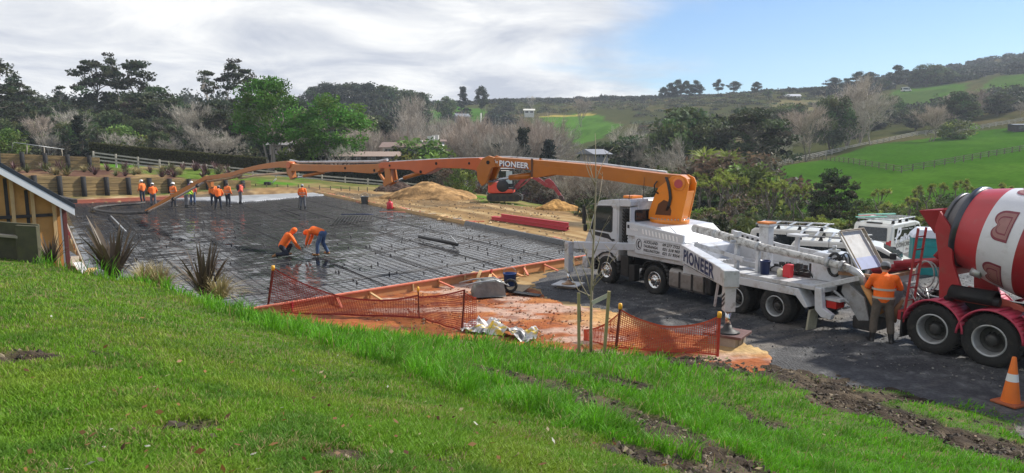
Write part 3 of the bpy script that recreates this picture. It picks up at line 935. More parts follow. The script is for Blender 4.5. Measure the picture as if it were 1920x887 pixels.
# polythene flap turned over the board, timber offcuts beside it
def flap(a0, a1, z, label):
    m = MB(); n = 40; rr = random.Random(8)
    vs = []
    for i in range(n):
        b = a0 + (a1 - a0) * i / (n - 1)
        p = slab_pt(1.0, b); o_ = Vector((ex[1], -ex[0], 0))
        w = .30 + .16 * math.sin(i * .9) + rr.uniform(-.06, .06)
        for k, (dz, f) in enumerate(((.02, -.12), (.22, -.01), (.23, .09), (.12 + rr.uniform(-.03, .05), .09 + w * .5), (.03 + rr.uniform(0, .08), .09 + w))):
            vs.append(p + o_ * f + Vector((0, 0, dz)))
    fs = [(i * 5 + k, i * 5 + k + 1, i * 5 + 6 + k, i * 5 + 5 + k) for i in range(n - 1) for k in range(4)]
    m.add(vs, fs, True)
    tag(m.build('polythene_flap', POLY), label, 'plastic sheet')
flap(.0, .30, 0, 'shiny black polythene edge folded over the boxing near the pump truck')

rr = random.Random(12)
for i in range(74):
    b = rr.uniform(.04, .99); off = rr.uniform(.2, .95)
    p = slab_pt(1.0, b) + Vector((ex[1], -ex[0], 0)) * off
    d = Vector((rr.uniform(-1, 1), rr.uniform(-1, 1), 0)).normalized() if rr.random() < .5 else Vector((ex[0], ex[1], 0))
    L = rr.uniform(.5, 1.7)
    t_ = MB().beam(p - d * L / 2 + Vector((0, 0, .06)), p + d * L / 2 + Vector((0, 0, .06 + rr.uniform(0, .05))), .09, .05).build('timber_offcut', rr.choice([TIMBER, REDBOX, GREYTIMBER, TIMBER]), None, .005)
    tag(t_, 'short timber offcut lying beside the pale boxing on the excavator side', 'timber', 'timber offcuts along the boxing')

# pipes and bars lying on the mesh
def lying(name, pxa, pxb, r, m, label, cat, z=.16, n=10):
    a, b = Vector(at_z(*pxa, z)), Vector(at_z(*pxb, z))
    o = MB().tube([a, (a + b) / 2 + Vector((0, 0, .01)), b], r, n).build(name, m)
    return tag(o, label, cat)
lying('black_pipe', (786, 444), (858, 459), .075, BLACK, 'thick black pipe lying alone on the steel mesh mid slab', 'pipe', .2)
lying('steel_tube', (845, 443), (861, 461), .03, STEEL, 'thin grey steel tube beside the end of the black pipe', 'pipe', .17)
lying('screed_rail', (208, 405), (236, 434), .035, STEEL, 'pale straight screed rail lying on the mesh near the shed', 'screed', .17)
lying('loose_bar', (528, 392), (562, 404), .03, REBAR, 'loose dark bar on the mesh below the worker in grey trousers', 'steel bar', .17)
lying('loose_bar', (640, 402), (700, 402), .03, NAVY, 'blue bar lying across the mesh inside the far boxing', 'steel bar', .17)
lying('loose_bar', (712, 397), (760, 398), .03, REDBOX, 'red painted bar lying on the mesh below the red can', 'steel bar', .17)
lying('loose_bar', (668, 416), (700, 413), .03, REBAR, 'short dark bar lying on the raised mesh patch', 'steel bar', .17)
# a spare piece of mesh on top
a, b, c = at_z(632, 408, .19), at_z(700, 404, .19), at_z(695, 418, .19)
m = MB()
for i in range(13):
    t = i / 12
    p = Vector(a) * (1 - t) + Vector(b) * t; m.tube([p, p + Vector(c) - Vector(b)], .013, 4)
for i in range(8):
    t = i / 7
    p = Vector(a) * (1 - t) + (Vector(a) + Vector(c) - Vector(b)) * t; m.tube([p, p + Vector(b) - Vector(a)], .013, 4)
tag(m.build('spare_mesh', REBAR), 'small spare sheet of dark steel mesh lying on top of the grid', 'steel mesh')

# buckets, can, steel beams
def bucket(name, p, r, h, m, label, handle=True):
    root = empty(name, p, 0, label, 'bucket')
    MB().lathe([(.001, .02), (r * .8, 0), (r, h), (r * 1.06, h), (r * 1.06, h - .03), (r * .95, h - .03), (r * .75, .03), (.001, .03)], lambda x, y, z: (x, y, z), 20).build('bucket_body', m, root)
    if handle:
        MB().tube([(r * math.cos(t), .02, h + r * .9 * math.sin(t)) for t in np.linspace(0, math.pi, 9)], .008, 5).build('handle', STEEL, root)
    return root
bucket('bucket', at_z(684, 383, .0), .30, .62, GREYPL, 'large grey bucket standing by the pale boxing at the far end')
bucket('bucket', at_z(956, 540, .1), .20, .46, BLUEPL, 'blue bucket with trowel handles beside the upturned wheelbarrow')
can = empty('fuel_can', at_z(731, 392, .05), 0, 'red fuel can standing on the far boxing beside two pegs', 'can')
MB().lathe([(.001, 0), (.2, 0), (.22, .05), (.22, .42), (.17, .5), (.09, .55), (.001, .56)], lambda x, y, z: (x, y, z), 18).build('can_body', REDPL, can)
MB().cyl((0, 0, .55), (0, 0, .66), .06, .05).build('cap', REDPL, can)
MB().tube([(-.1, 0, .53), (-.08, 0, .68), (.12, 0, .68), (.14, 0, .5)], .018, 6).build('handle', BLACK, can)
a, b = Vector(at_z(922, 413)), Vector(at_z(1062, 434))
d = (b - a).normalized(); sdv = Vector((-d.y, d.x, 0))
for i, (o_, z_, s0, s1) in enumerate(((0, .14, 0, 1), (.26, .14, -.02, .98), (.13, .345, .12, 1.0))):
    root = empty('steel_beam', (0, 0, 0), 0, ['red primed steel beam lying on the ground on the slab side of its stack', 'red primed steel beam on the ground at the back of its stack', 'red primed steel beam lying on top of the other two'][i], 'steel beam', 'red steel beams')
    p0, p1 = a.lerp(b, s0) + sdv * o_, a.lerp(b, s1) + sdv * o_
    root.location = p0
    L = (p1 - p0)
    for dz in (z_ - .083, z_ + .083):
        MB().beam(Vector((0, 0, dz)), L + Vector((0, 0, dz)), .15, .03).build('flange', PINKSTEEL, root, .004)
    MB().beam(Vector((0, 0, z_)), L + Vector((0, 0, z_)), .025, .136).build('web', PINKSTEEL, root)

# ---- spoil heaps
def heap(name, c, rx, ry, h, m, label, seed, colr):
    n = 60
    u, v = np.meshgrid(np.linspace(-1.15, 1.15, n), np.linspace(-1.15, 1.15, n))
    r = np.hypot(u, v) + (fbm(u * 1.5 + seed, v * 1.5, seed, 3) - .5) * .55
    z = h * np.clip(1 - r, 0, 1) ** .85
    z = z + (z > .02) * (fbm(u * 7, v * 7, seed + 1, 3) - .5) * .35 * h * .6 - (r > 1) * .2
    X, Y = c[0] + u * rx, c[1] + v * ry
    c0 = np.zeros(X.shape + (3,)) + C3(*colr)
    c0 = blend(c0, (fbm(u * 5, v * 5, seed + 2, 4) - .45) * 5, tuple(q * .6 for q in colr)); c0 = blend(c0, (fbm(u * 9, v * 9, seed + 3, 3) - .55) * 5, tuple(min(1, q * 1.5) for q in colr))
    id_ = np.arange(n * n).reshape(n, n)
    q = np.stack([id_[:-1, :-1], id_[:-1, 1:], id_[1:, 1:], id_[1:, :-1]], -1).reshape(-1, 4)
    return tag(ob(name, np_mesh(name, np.stack([X, Y, z + c[2]], -1).reshape(-1, 3), q, m, c0.reshape(-1, 3), True)), label, 'dirt heap')
m_dirt = mat('loose_dirt', (1, 1, 1), rough=.95, var=.35, scale=3, bump=1, bscale=6, attr=True, spec=.15)
heap('dirt_heap', at_z(800, 371), 4.4, 3.0, 1.35, m_dirt, 'large tan heap of spoil between the rail fence and the excavator', 301, (.31, .185, .08))
heap('dirt_heap', at_z(1042, 390), 1.5, 1.2, .6, m_dirt, 'small yellow dirt heap at the excavator bucket', 305, (.38, .21, .07))
heap('dirt_heap', at_z(742, 357), 2.2, 1.6, 1.0, m_dirt, 'dark brown heap half hidden beyond the tan spoil', 309, (.07, .045, .035))

# ---- clay apron clutter: wheelbarrow, plywood, plastic bag
wb = empty('wheelbarrow', at_z(914, 552, .1), R(8), 'upturned grey wheelbarrow lying on the clay beside the boxing', 'wheelbarrow')
m = MB(); n = 9
prof = [(-.46, .02, .36), (-.36, .30, .34), (-.14, .42, .31), (.2, .43, .3), (.44, .36, .27), (.5, .02, .3)]
for (x0, z0, w0), (x1, z1, w1) in zip(prof[:-1], prof[1:]):
    m.add([(x0, -w0, z0), (x0, w0, z0), (x1, w1, z1), (x1, -w1, z1)], [(0, 1, 2, 3)], True)
for s_ in (-1, 1):
    vs = [(x, s_ * w * (1.0 if z > .1 else 1.12), z) for x, z, w in prof] + [(.5, s_ * .38, .0), (-.46, s_ * .42, .0)]
    m.add(vs, [tuple(range(len(vs)))])
CONCDIRT = mat('concrete_crusted_steel', (.17, .17, .155), rough=.8, var=.3, scale=4, bump=.4, bscale=12, dirt=(.3, .25, .2), damt=.4)
o = m.build('tray', CONCDIRT, wb); o.modifiers.new('thick', 'SOLIDIFY').thickness = .012
for s_ in (-1, 1):
    MB().tube([(.62, s_ * .08, .25), (.2, s_ * .2, .46), (-.4, s_ * .28, .40), (-.8, s_ * .3, .30)], .02, 6).build('handle', STEEL, wb)
MB().lathe([(.13, -.045), (.2, -.03), (.2, .03), (.13, .045)], lambda x, y, h: (.68 + x, h, .24 + y), 18, True, True).build('wheel', RUBBER, wb)
PLY = mat('plywood', (.36, .27, .17), rough=.8, var=.2, dirt=(.2, .17, .13), damt=.45)
tag(MB().box((*at_z(965, 549)[:2], .16), (.85, .62, .02), Matrix.Rotation(R(-28), 3, 'Z') @ Matrix.Rotation(R(7), 3, 'X')).build('plywood_sheet', PLY, None, .004), 'muddy plywood sheet lying on the clay by the blue bucket', 'plywood')
tag(MB().box((*at_z(985, 557)[:2], .11), (.9, .30, .02), Matrix.Rotation(R(-20), 3, 'Z') @ Matrix.Rotation(R(4), 3, 'Y')).build('plywood_strip', CHASSIS, None, .004), 'dark muddy board half buried beside the plywood sheet', 'board')
rr = random.Random(31)
for i in range(9):
    p = at_z(rr.uniform(880, 1010), rr.uniform(516, 532), .1)
    an = rr.uniform(0, 3.14); L = rr.uniform(.35, .9); d = Vector((math.cos(an), math.sin(an), 0))
    tag(MB().beam(Vector(p) - d * L / 2 + Vector((0, 0, .05)), Vector(p) + d * L / 2 + Vector((0, 0, rr.uniform(.05, .25))), .09, .045).build('broken_timber', rr.choice([TIMBER, ORANGEBOARD, REDBOX]), None, .005), 'broken timber piece heaped against the orange boxing near the gravel', 'timber', 'broken timber by the boxing')
# plastic bag sheet with yellow print
def plastic_bag():
    n, k = 46, 16
    a, b = at_z(880, 612, .1), at_z(1008, 634, .1)
    d = Vector(b) - Vector(a); L = d.length; d.normalize(); s_ = Vector((-d.y, d.x, 0))
    u, v = np.meshgrid(np.linspace(0, 1, n), np.linspace(-.5, .5, k))
    wd = .75 - .35 * u + .12 * np.sin(u * 9)
    P = np.array(a)[None, None] + u[..., None] * L * np.array(d) + (v * wd)[..., None] * np.array(s_)
    P[..., 2] = .18 + (fbm(u * 9, v * 4, 401, 4) - .5) * .42
    c = np.zeros(u.shape + (3,)) + C3(.56, .54, .53)
    yl = (fbm(u * 14, v * 7, 403, 2) > .62) & (u > .1)
    c[yl] = C3(.66, .45, .03); c[(fbm(u * 16, v * 8, 407, 2) > .70)] = C3(.1, .1, .1)
    id_ = np.arange(n * k).reshape(k, n)
    q = np.stack([id_[:-1, :-1], id_[:-1, 1:], id_[1:, 1:], id_[1:, :-1]], -1).reshape(-1, 4)
    return tag(ob('plastic_sheet', np_mesh('plastic_sheet', P.reshape(-1, 3), q, mat('bag_plastic', (1, 1, 1), rough=.35, var=.1, bump=.3, bscale=14, attr=True), c.reshape(-1, 3), False)), 'crumpled white plastic wrapping with yellow print lying on the orange clay', 'plastic')
plastic_bag()

# ---- orange safety mesh on steel posts
POSTM = mat('red_brown_post', (.15, .02, .014), rough=.55, var=.2)
POSTR = mat('red_post', (.42, .04, .02), rough=.5, var=.2)
CAPM = mat('yellow_cap', (.85, .42, .03), rough=.45, var=.1)
NETM = mat('orange_net', (.55, .07, .03), rough=.6, var=.12)
NETD = mat('red_net', (.34, .035, .03), rough=.6, var=.12)
POSTS = {}
def fence_post(px, py, top, w, m, label, cap=True):
    p = at_z(px, py, .03)
    t = at_y(*top, p[1])
    root = empty('fence_post', p, 0, label, 'fence post', 'safety fence posts')
    v = Vector(t) - Vector(p)
    MB().beam((0, 0, -.15), v, w, w * .8, (0, 1, 0)).build('stake', m, root, .005)
    if cap:
        MB().lathe([(.001, .05), (w * .75, .05), (w * .85, .0), (w * .85, -.07), (.001, -.07)], lambda x, y, z: (v.x + x, v.y + y, v.z + .02 + z), 10).build('cap', CAPM, root)
    POSTS[px] = (Vector(p), Vector(t))
    return root
fence_post(499, 588, (512, 503), .055, POSTM, 'tilted red brown post with yellow cap where the tall grass meets the slab')
fence_post(786, 598, (784, 543), .035, POSTM, 'thin red brown post between the boxing and the clay, yellow cap', True)
fence_post(865, 623, (871, 543), .045, POSTM, 'dark red post near the white plastic wrapping', False)
fence_post(1153, 655, (1163, 575), .05, POSTM, 'red brown post with yellow cap beside the sapling')
fence_post(1345, 668, (1349, 591), .055, POSTR, 'bright red post with orange cap beside the outrigger pad')
def net(a, b, sag, m, label, hA=.86, hB=.86, pitch=.045, bow=0.0, low=.04):
    (a0, a1), (b0, b1) = a, b
    def pt(u, v):
        p0 = a0.lerp(a1, v * hA); q0 = b0.lerp(b1, v * hB)
        p = p0.lerp(q0, u)
        s_ = 4 * u * (1 - u)
        p = p + Vector((0, 0, low - sag * s_ * v * .98))
        d = (b0 - a0).normalized(); nrm = Vector((-d.y, d.x, 0))
        return p + nrm * (bow * s_ * (1 - v) + .02 * math.sin(u * 17 + v * 3))
    L = (b0 - a0).length; nu = max(4, int(L / pitch)); nv = 17
    m_ = MB(); w = .0065
    g = [[pt(i / nu, j / nv) for j in range(nv + 1)] for i in range(nu + 1)]
    d = (b0 - a0).normalized() * w; z = Vector((0, 0, w))
    for i in range(nu + 1):
        for j in range(nv):
            A, B = g[i][j], g[i][j + 1]
            m_.add([A - d, A + d, B + d, B - d], [(0, 1, 2, 3)])
    for j in range(nv + 1):
        zz = z * (3.0 if j in (0, nv) else 1.0)
        for i in range(nu):
            A, B = g[i][j], g[i + 1][j]
            m_.add([A - zz, A + zz, B + zz, B - zz], [(0, 1, 2, 3)])
    o = m_.build('safety_mesh', m)
    return tag(o, label, 'safety mesh', 'safety mesh panels')
net(POSTS[499], POSTS[786], .42, NETD, 'long sagging red safety mesh between the tilted post and the boxing', .98, .75)
net(POSTS[786], POSTS[865], .05, NETD, 'dark red safety mesh stretched over the clay bank by the wheelbarrow', .7, .95)
e0 = Vector(at_z(893, 622, .05)); net(POSTS[865], (e0, e0 + Vector((0, 0, .9))), .03, NETM, 'short loose end of orange mesh by the white plastic wrapping', .9, .85)
s0 = Vector(at_z(1094, 640, .05)); net((s0, s0 + Vector((0, 0, .72))), POSTS[1153], .1, NETM, 'slack thin orange mesh between the sapling stakes and the capped post', .30, .8, .09)
net(POSTS[1153], POSTS[1345], .30, NETM, 'orange safety mesh sagging between the sapling and the outrigger pad', .9, .92)

# ---- young tree with stakes
BARK = mat('young_bark', (.30, .25, .17), rough=.85, var=.25, scale=12)
sp_ = Vector(at_z(1108, 664, .1))
sap = empty('sapling', sp_, 0, 'bare thin young tree held between two timber stakes at the lawn edge', 'tree')
def world_at(px, py, Y): return Vector(at_y(px, py, Y)) - sp_
Y0 = sp_.y
stem = [world_at(px, py, Y0) for px, py in ((1108, 664), (1108, 610), (1109, 560), (1111, 500), (1114, 430), (1117, 360), (1117, 300), (1116, 250))]
MB().tube(stem, [.034, .031, .029, .025, .02, .013, .009, .004], 8).build('trunk', BARK, sap)
m = MB(); rr = random.Random(5)
for pts in ([(1109, 565), (1088, 530), (1074, 490), (1060, 470)], [(1109, 556), (1100, 520), (1090, 495), (1088, 470)], [(1110, 540), (1128, 520), (1146, 490), (1162, 478)], [(1110, 548), (1118, 520), (1124, 492)], [(1110, 530), (1134, 505), (1144, 470)], [(1111, 510), (1100, 480), (1092, 455)], [(1112, 480), (1122, 455), (1130, 430)], [(1113, 450), (1104, 420), (1098, 390)], [(1115, 400), (1124, 370), (1130, 330)], [(1116, 350), (1108, 320), (1098, 296)], [(1117, 340), (1126, 315), (1138, 290)], [(1109, 556), (1085, 545), (1066, 512)], [(1117, 345), (1105, 328), (1096, 300)]):
    n_ = len(pts)
    dy = rr.uniform(-.5, .5)
    m.tube([world_at(px, py, Y0 + dy * i / n_) for i, (px, py) in enumerate(pts)], [.013 * (1 - .75 * i / (n_ - 1)) for i in range(n_)], 5)
    for _ in range(3):
        i = rr.randrange(1, n_); p = world_at(*pts[i], Y0 + dy * i / n_)
        m.tube([p, p + Vector((rr.uniform(-.16, .16), rr.uniform(-.15, .15), rr.uniform(.08, .3)))], [.006, .002], 4)
m.build('crown', BARK, sap)
def stake(px, py, top, y_off, label):
    p = at_z(px, py, .1); p[1] += y_off
    t = at_y(*top, p[1])
    o = MB().beam((0, 0, -.2), Vector(t) - Vector(p), .062, .062, (0, 1, 0)).build('tree_stake', TREATED, None, .004)
    o.location = p
    return tag(o, label, 'stake', 'stakes of the sapling'), Vector(t)
_, tA = stake(1086, 668, (1085, 549), 0, 'square timber stake to the west of the sapling with black tie')
_, tB = stake(1132, 664, (1142, 546), 0, 'leaning square timber stake to the east of the sapling')
a, b, c = Vector(at_y(1143, 552, tB.y)), Vector(at_y(1110, 568, Y0 - .05)), Vector(at_y(1088, 575, tA.y))
tag(MB().beam(a, b, .015, .085).build('tree_tie', mat('webbing', (.50, .46, .36), rough=.8)), 'pale webbing tie from the leaning stake to the sapling stem', 'tree tie')
tag(MB().beam(c + Vector((0, .02, .02)), c + Vector((.02, .02, -.32)), .05, .015).build('tree_tie', BLACK), 'black rubber tie hanging on the western sapling stake', 'tree tie')

# ---- traffic cone
CONE = mat('cone_orange', (.75, .16, .012), rough=.5, var=.1, scale=6, dirt=(.3, .12, .05), damt=.25)
CBASE = mat('cone_base', (.36, .09, .03), rough=.7, var=.2, dirt=(.12, .07, .05), damt=.5)
cn = empty('traffic_cone', at_z(1894, 757, .03), R(24), 'faded orange traffic cone with one white band standing on the gravel edge', 'traffic cone')
MB().prism([(-.21, -.21), (.21, -.21), (.21, .21), (-.21, .21)], .0, .045, lambda a, y, b: (a, b, y)).build('base', CBASE, cn, .015)
MB().lathe([(.145, .045), (.14, .07), (.035, .80), (.028, .815), (.001, .818)], lambda x, y, z: (x, y, z), 26).build('cone_body', CONE, cn)
rad = lambda z: .14 - (.105) * (z - .07) / .73 + .003
MB().lathe([(rad(.40), .40), (rad(.53), .53)], lambda x, y, z: (x, y, z), 26).build('white_band', mat('reflective_white', (.72, .72, .74), rough=.35, var=.08, dirt=(.4, .3, .22), damt=.25), cn)

# ---- loose stones and clods
def scatter(name, label, pts, smin, smax, col, m_, seed):
    r = np.random.default_rng(seed); pts = np.asarray(pts); n = len(pts)
    base = np.array([(1, 0, 0), (0, 1, 0), (-1, 0, 0), (0, -1, 0), (0, 0, 1), (0, 0, -1)], float)
    tri = np.array([(0, 1, 4), (1, 2, 4), (2, 3, 4), (3, 0, 4), (1, 0, 5), (2, 1, 5), (3, 2, 5), (0, 3, 5)])
    s_ = (smin + (smax - smin) * r.random(n) ** 2)[:, None, None]
    V = base[None] * (.5 + .8 * r.random((n, 6, 1))) * s_ * np.array([1.2, 1.0, .7]) + r.normal(size=(n, 6, 3)) * s_ * .15
    a = r.random(n) * 6.28; c, d = np.cos(a)[:, None], np.sin(a)[:, None]
    V = np.stack([V[..., 0] * c - V[..., 1] * d, V[..., 0] * d + V[..., 1] * c, V[..., 2]], -1) + pts[:, None]
    Fq = (tri[None] + (np.arange(n) * 6)[:, None, None]).reshape(-1, 3)
    cc = np.array(col)[r.integers(0, len(col), n)] * (.6 + .8 * r.random((n, 1)))
    tag(ob(name, np_mesh(name, V.reshape(-1, 3), Fq, m_, np.repeat(cc, 6, 0))), label, name.replace('_', ' '), kind='stuff')
STONE = mat('stone', (1, 1, 1), rough=.85, var=.2, scale=8, attr=True)
def in_poly_pts(poly, n, z, seed):
    r = np.random.default_rng(seed); P = np.array([p[:2] for p in poly]); lo, hi = P.min(0), P.max(0)
    q = lo + (hi - lo) * r.random((n * 3, 2)); q = q[inpoly(q[:, 0], q[:, 1], poly)][:n]
    return np.column_stack([q, np.full(len(q), z)])
scatter('loose_gravel', 'grey gravel stones scattered over the dark truck yard', in_poly_pts([at_z(1010, 545), at_z(1180, 480), (15, 30), (20, 12), at_z(1920, 735), at_z(1560, 682), at_z(1400, 640), at_z(1200, 590)], 11000, .035, 1), .008, .032, [(.09, .09, .095), (.14, .135, .13), (.04, .04, .045), (.2, .19, .17)], STONE, 2)
scatter('clay_clods', 'lumps of orange clay strewn between the lawn and the boxing', in_poly_pts([at_z(640, 585), at_z(880, 535), at_z(1010, 560), at_z(1100, 590), at_z(1380, 645), at_z(1340, 668), at_z(1080, 680), at_z(800, 640)], 1700, .055, 3), .010, .045, [(.30, .095, .035), (.36, .15, .055), (.18, .055, .028), (.38, .25, .17)], STONE, 4)
r_ = np.random.default_rng(5)
q_ = np.column_stack([r_.uniform(-8, 14, 90000), r_.uniform(3, 14, 90000)]); mk_ = mudness(q_[:, 0], q_[:, 1])
q_ = q_[(r_.random(len(q_)) < mk_ * .9) & (q_[:, 1] < edge_y(q_[:, 0], q_[:, 1]) + .6)][:7000]
scatter('mud_clods', 'small dark clods of mud in the ruts of the lawn', np.column_stack([q_, lawn_z(q_[:, 0], q_[:, 1]) - mudness(q_[:, 0], q_[:, 1]) * .05 + .01]), .01, .05, [(.05, .035, .022), (.09, .065, .04), (.025, .018, .012), (.16, .125, .08)], STONE, 6)
q_ = np.column_stack([r_.uniform(-36, 3, 3500), r_.uniform(28, 66, 3500)]); ok_ = inpoly(q_[:, 0], q_[:, 1], [tuple(slab_pt(1.03, .02)[:2]), tuple(at_z(1130, 440)[:2]), tuple(at_z(1035, 386)[:2]), tuple(at_z(880, 366)[:2]), tuple(at_z(730, 360)[:2]), tuple(slab_pt(1.03, 1)[:2])])
q_ = q_[ok_]
scatter('dirt_clods', 'clods of tan dirt on the tracked ground by the excavator', np.column_stack([q_, ground_z(q_[:, 0], q_[:, 1]) + .03]), .03, .11, [(.30, .2, .1), (.2, .13, .07), (.4, .3, .18)], STONE, 8)
# ================================================================== concrete pump truck
a1, a4 = at_z(1137, 531), at_z(1452, 606)
fx = (a1 - a4) / np.linalg.norm(a1 - a4)
lf = np.array([-fx[1], fx[0], 0])
PO = a4 - lf * 1.2
PANG = math.atan2(fx[1], fx[0])
pump = empty('concrete_pump_truck', PO, PANG, 'white concrete pump truck with long orange boom unfolded over the slab', 'pump truck')
def tl(P):                       # a point of the place in the truck's own axes (x forward, y to the lawn side, z up)
    q = np.asarray(P, float) - PO
    return Vector((q @ fx, q @ lf, q[2]))
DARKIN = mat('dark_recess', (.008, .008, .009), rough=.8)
REDLENS = mat('red_lens', (.45, .015, .012), rough=.25)
AMBER = mat('amber_lens', (.75, .22, .02), rough=.3)
RUST = mat('rusty_steel', (.30, .17, .09), rough=.75, var=.3, scale=5, dirt=(.35, .33, .3), damt=.45)
GREYST = mat('hopper_steel', (.30, .31, .33), rough=.5, metal=.25, var=.2, dirt=(.16, .13, .1), damt=.45)

HUBM = mat('dark_hub', (.045, .045, .046), rough=.5, metal=.3, var=.3, dirt=(.1, .09, .07), damt=.5, dscale=8)
def wheel(parent, x, y, r, w, out, rimm, kind, tread=RUBBER):
    """out +1: outer face towards +y"""
    fr = lambda X, Y, h: (x + X, y + out * h, r + Y)
    k = r / .5
    b = MB().lathe([(r * .60, -w * .5), (r * .92, -w * .5), (r * .985, -w * .42), (r, -w * .30), (r, w * .30), (r * .985, w * .42), (r * .92, w * .5), (r * .80, w * .52), (r * .62, w * .47), (r * .58, w * .40), (r * .58, -w * .4)], fr, 40, True, True)
    # tread lugs
    for i in range(36):
        t = 2 * math.pi * i / 36
        rot = Matrix.Rotation(-t, 3, 'Y')
        c = (x + r * math.cos(t), y, r + r * math.sin(t))
        b.box(c, (.022, w * .78, r * .085), rot)
    wh = b.build('wheel', tread, parent)
    if kind == 'steer':
        rb = MB().lathe([(r * .60, w * .36), (r * .57, w * .44), (r * .53, w * .44), (r * .50, w * .30), (r * .30, w * .32), (r * .20, w * .42), (r * .19, w * .62), (r * .12, w * .66), (.001, w * .66)], fr, 32)
        rim = rb.build('rim', rimm, wh)
        d = MB()
        for i in range(10):
            t = 2 * math.pi * i / 10
            d.lathe([(r * .055, w * .335), (.001, w * .335)], lambda X, Y, h, t=t: (x + r * .40 * math.cos(t) + X, y + out * h, r + r * .40 * math.sin(t) + Y), 10)
        d.build('hand_holes', DARKIN, rim)
        d = MB()
        for i in range(10):
            t = 2 * math.pi * (i + .5) / 10
            d.cyl((x + r * .26 * math.cos(t), y + out * w * .33, r + r * .26 * math.sin(t)), (x + r * .26 * math.cos(t), y + out * w * .50, r + r * .26 * math.sin(t)), r * .03, None, 6)
        d.build('wheel_nuts', CHROME, rim)
    else:
        rim = MB().lathe([(r * .62, w * .42), (r * .60, w * .50), (r * .56, w * .50), (r * .53, w * .36), (r * .50, -w * .05), (r * .485, -w * .22)], fr, 32).build('rim', rimm, wh)
        MB().lathe([(r * .485, -w * .22), (r * .44, -w * .32), (r * .26, -w * .30), (r * .22, w * .02), (r * .20, w * .18), (r * .12, w * .23), (.001, w * .23)], fr, 32).build('hub', HUBM, rim)
        d = MB()
        for i in range(10):
            t = 2 * math.pi * (i + .5) / 10
            d.cyl((x + r * .27 * math.cos(t), y - out * w * .28, r + r * .27 * math.sin(t)), (x + r * .27 * math.cos(t), y - out * w * .1, r + r * .27 * math.sin(t)), r * .03, None, 6)
        d.build('wheel_nuts', CHASSIS, rim)
    return wh
for x, kd, rm in ((6.24, 'steer', CHROME), (4.12, 'steer', CHROME), (1.2, 'drive', RIM), (0.0, 'drive', RIM)):
    for s_ in (1, -1):
        wheel(pump, x, s_ * (1.10 if kd == 'steer' else 1.08), .435, .27 if kd == 'steer' else .30, s_, rm, kd)
        if kd == 'drive':
            wheel(pump, x, s_ * .70, .435, .27, s_, rm, kd)
# chassis
m = MB()
for s_ in (-1, 1): m.bb(-1.0, 6.9, s_ * .42 - .05, s_ * .42 + .05, .62, .92)
for x in (-.6, .6, 2.2, 3.2, 5.2, 6.6): m.bb(x - .06, x + .06, -.4, .4, .66, .88)
for x in (0, 1.2, 4.12, 6.24): m.cyl((x, -.9, .435), (x, .9, .435), .09)
m.build('chassis', CHASSIS, pump)
for s_ in (-1, 1):
    for x in (6.24, 4.12):
        m = MB()
        prof = [(x + .56 * math.cos(t), .46 + .56 * math.sin(t)) for t in np.linspace(-.15, math.pi + .15, 17)]
        for (xa, za), (xb, zb) in zip(prof[:-1], prof[1:]):
            m.add([(xa, s_ * .92, za), (xa, s_ * 1.24, za), (xb, s_ * 1.24, zb), (xb, s_ * .92, zb)], [(0, 1, 2, 3)], True)
        o = m.build('mudguard', BLACK, pump); o.modifiers.new('thick', 'SOLIDIFY').thickness = .03
MB().bb(5.25, 5.6, 1.0, 1.20, .35, 1.0).bb(5.0, 5.25, .95, 1.18, .25, .75).build('step_box', BLACK, pump, .02)
# fuel tanks
m = MB()
for x0, x1 in ((2.83, 3.55), (2.12, 2.79)): pass
def tank(x0, x1, mt_, nm):
    y, z, hh = .98, .60, .29
    prof = [(y - .24, z - hh + .06), (y - .18, z - hh), (y + .18, z - hh), (y + .25, z - hh + .07), (y + .25, z + hh - .09), (y + .17, z + hh), (y - .18, z + hh), (y - .24, z + hh - .06)]
    return MB().prism(prof, x0, x1, lambda a, t, b: (t, a, b)).build(nm, mt_, pump, .03)
ft = tank(2.28, 3.54, ALU, 'fuel_tank')
m = MB()
for x in (3.12, 2.66):
    m.bb(x - .035, x + .035, .985, 1.25, .30, .325); m.bb(x - .035, x + .035, 1.233, 1.242, .36, .83); m.bb(x - .035, x + .035, .8, 1.2, .893, .902)
m.build('tank_strap', BLACK, ft)
tank(2.0, 2.22, BLACK, 'battery_box')
# cab
cab = MB().prism([(7.33, .72), (7.36, 1.25), (7.13, 1.72), (6.82, 2.53), (6.62, 2.64), (6.1, 2.70), (5.74, 2.72), (5.74, .95), (5.8, .72)], -1.17, 1.17).prism([(5.738, 1.2), (5.738, 2.722), (5.30, 2.735), (5.24, 2.68), (5.22, 1.2)], -1.165, .86).prism([(5.285, 1.2), (5.285, 2.5), (5.242, 2.5), (5.222, 1.2)], .861, 1.165).prism([(5.737, 2.5), (5.737, 2.719), (5.30, 2.733), (5.24, 2.678), (5.24, 2.56), (5.30, 2.52)], .861, 1.165).build('cab', WHITE, pump, .05, seg=3)
SEAM = mat('panel_seam', (.03, .03, .035), rough=.6)
def side_panel(poly, y0, y1): return MB().prism(poly, y0, y1)
def rounded(x0, x1, z0, z1, r=.06, sk=0.0):
    pts = []
    for cx_, cz_, t0 in ((x1 - r, z1 - r, 0), (x0 + r, z1 - r, 90), (x0 + r, z0 + r, 180), (x1 - r, z0 + r, 270)):
        for k in range(4):
            t = R(t0 + 30 * k); z = cz_ + r * math.sin(t); pts.append((cx_ + r * math.cos(t) + sk * (z - z0), z))
    return pts
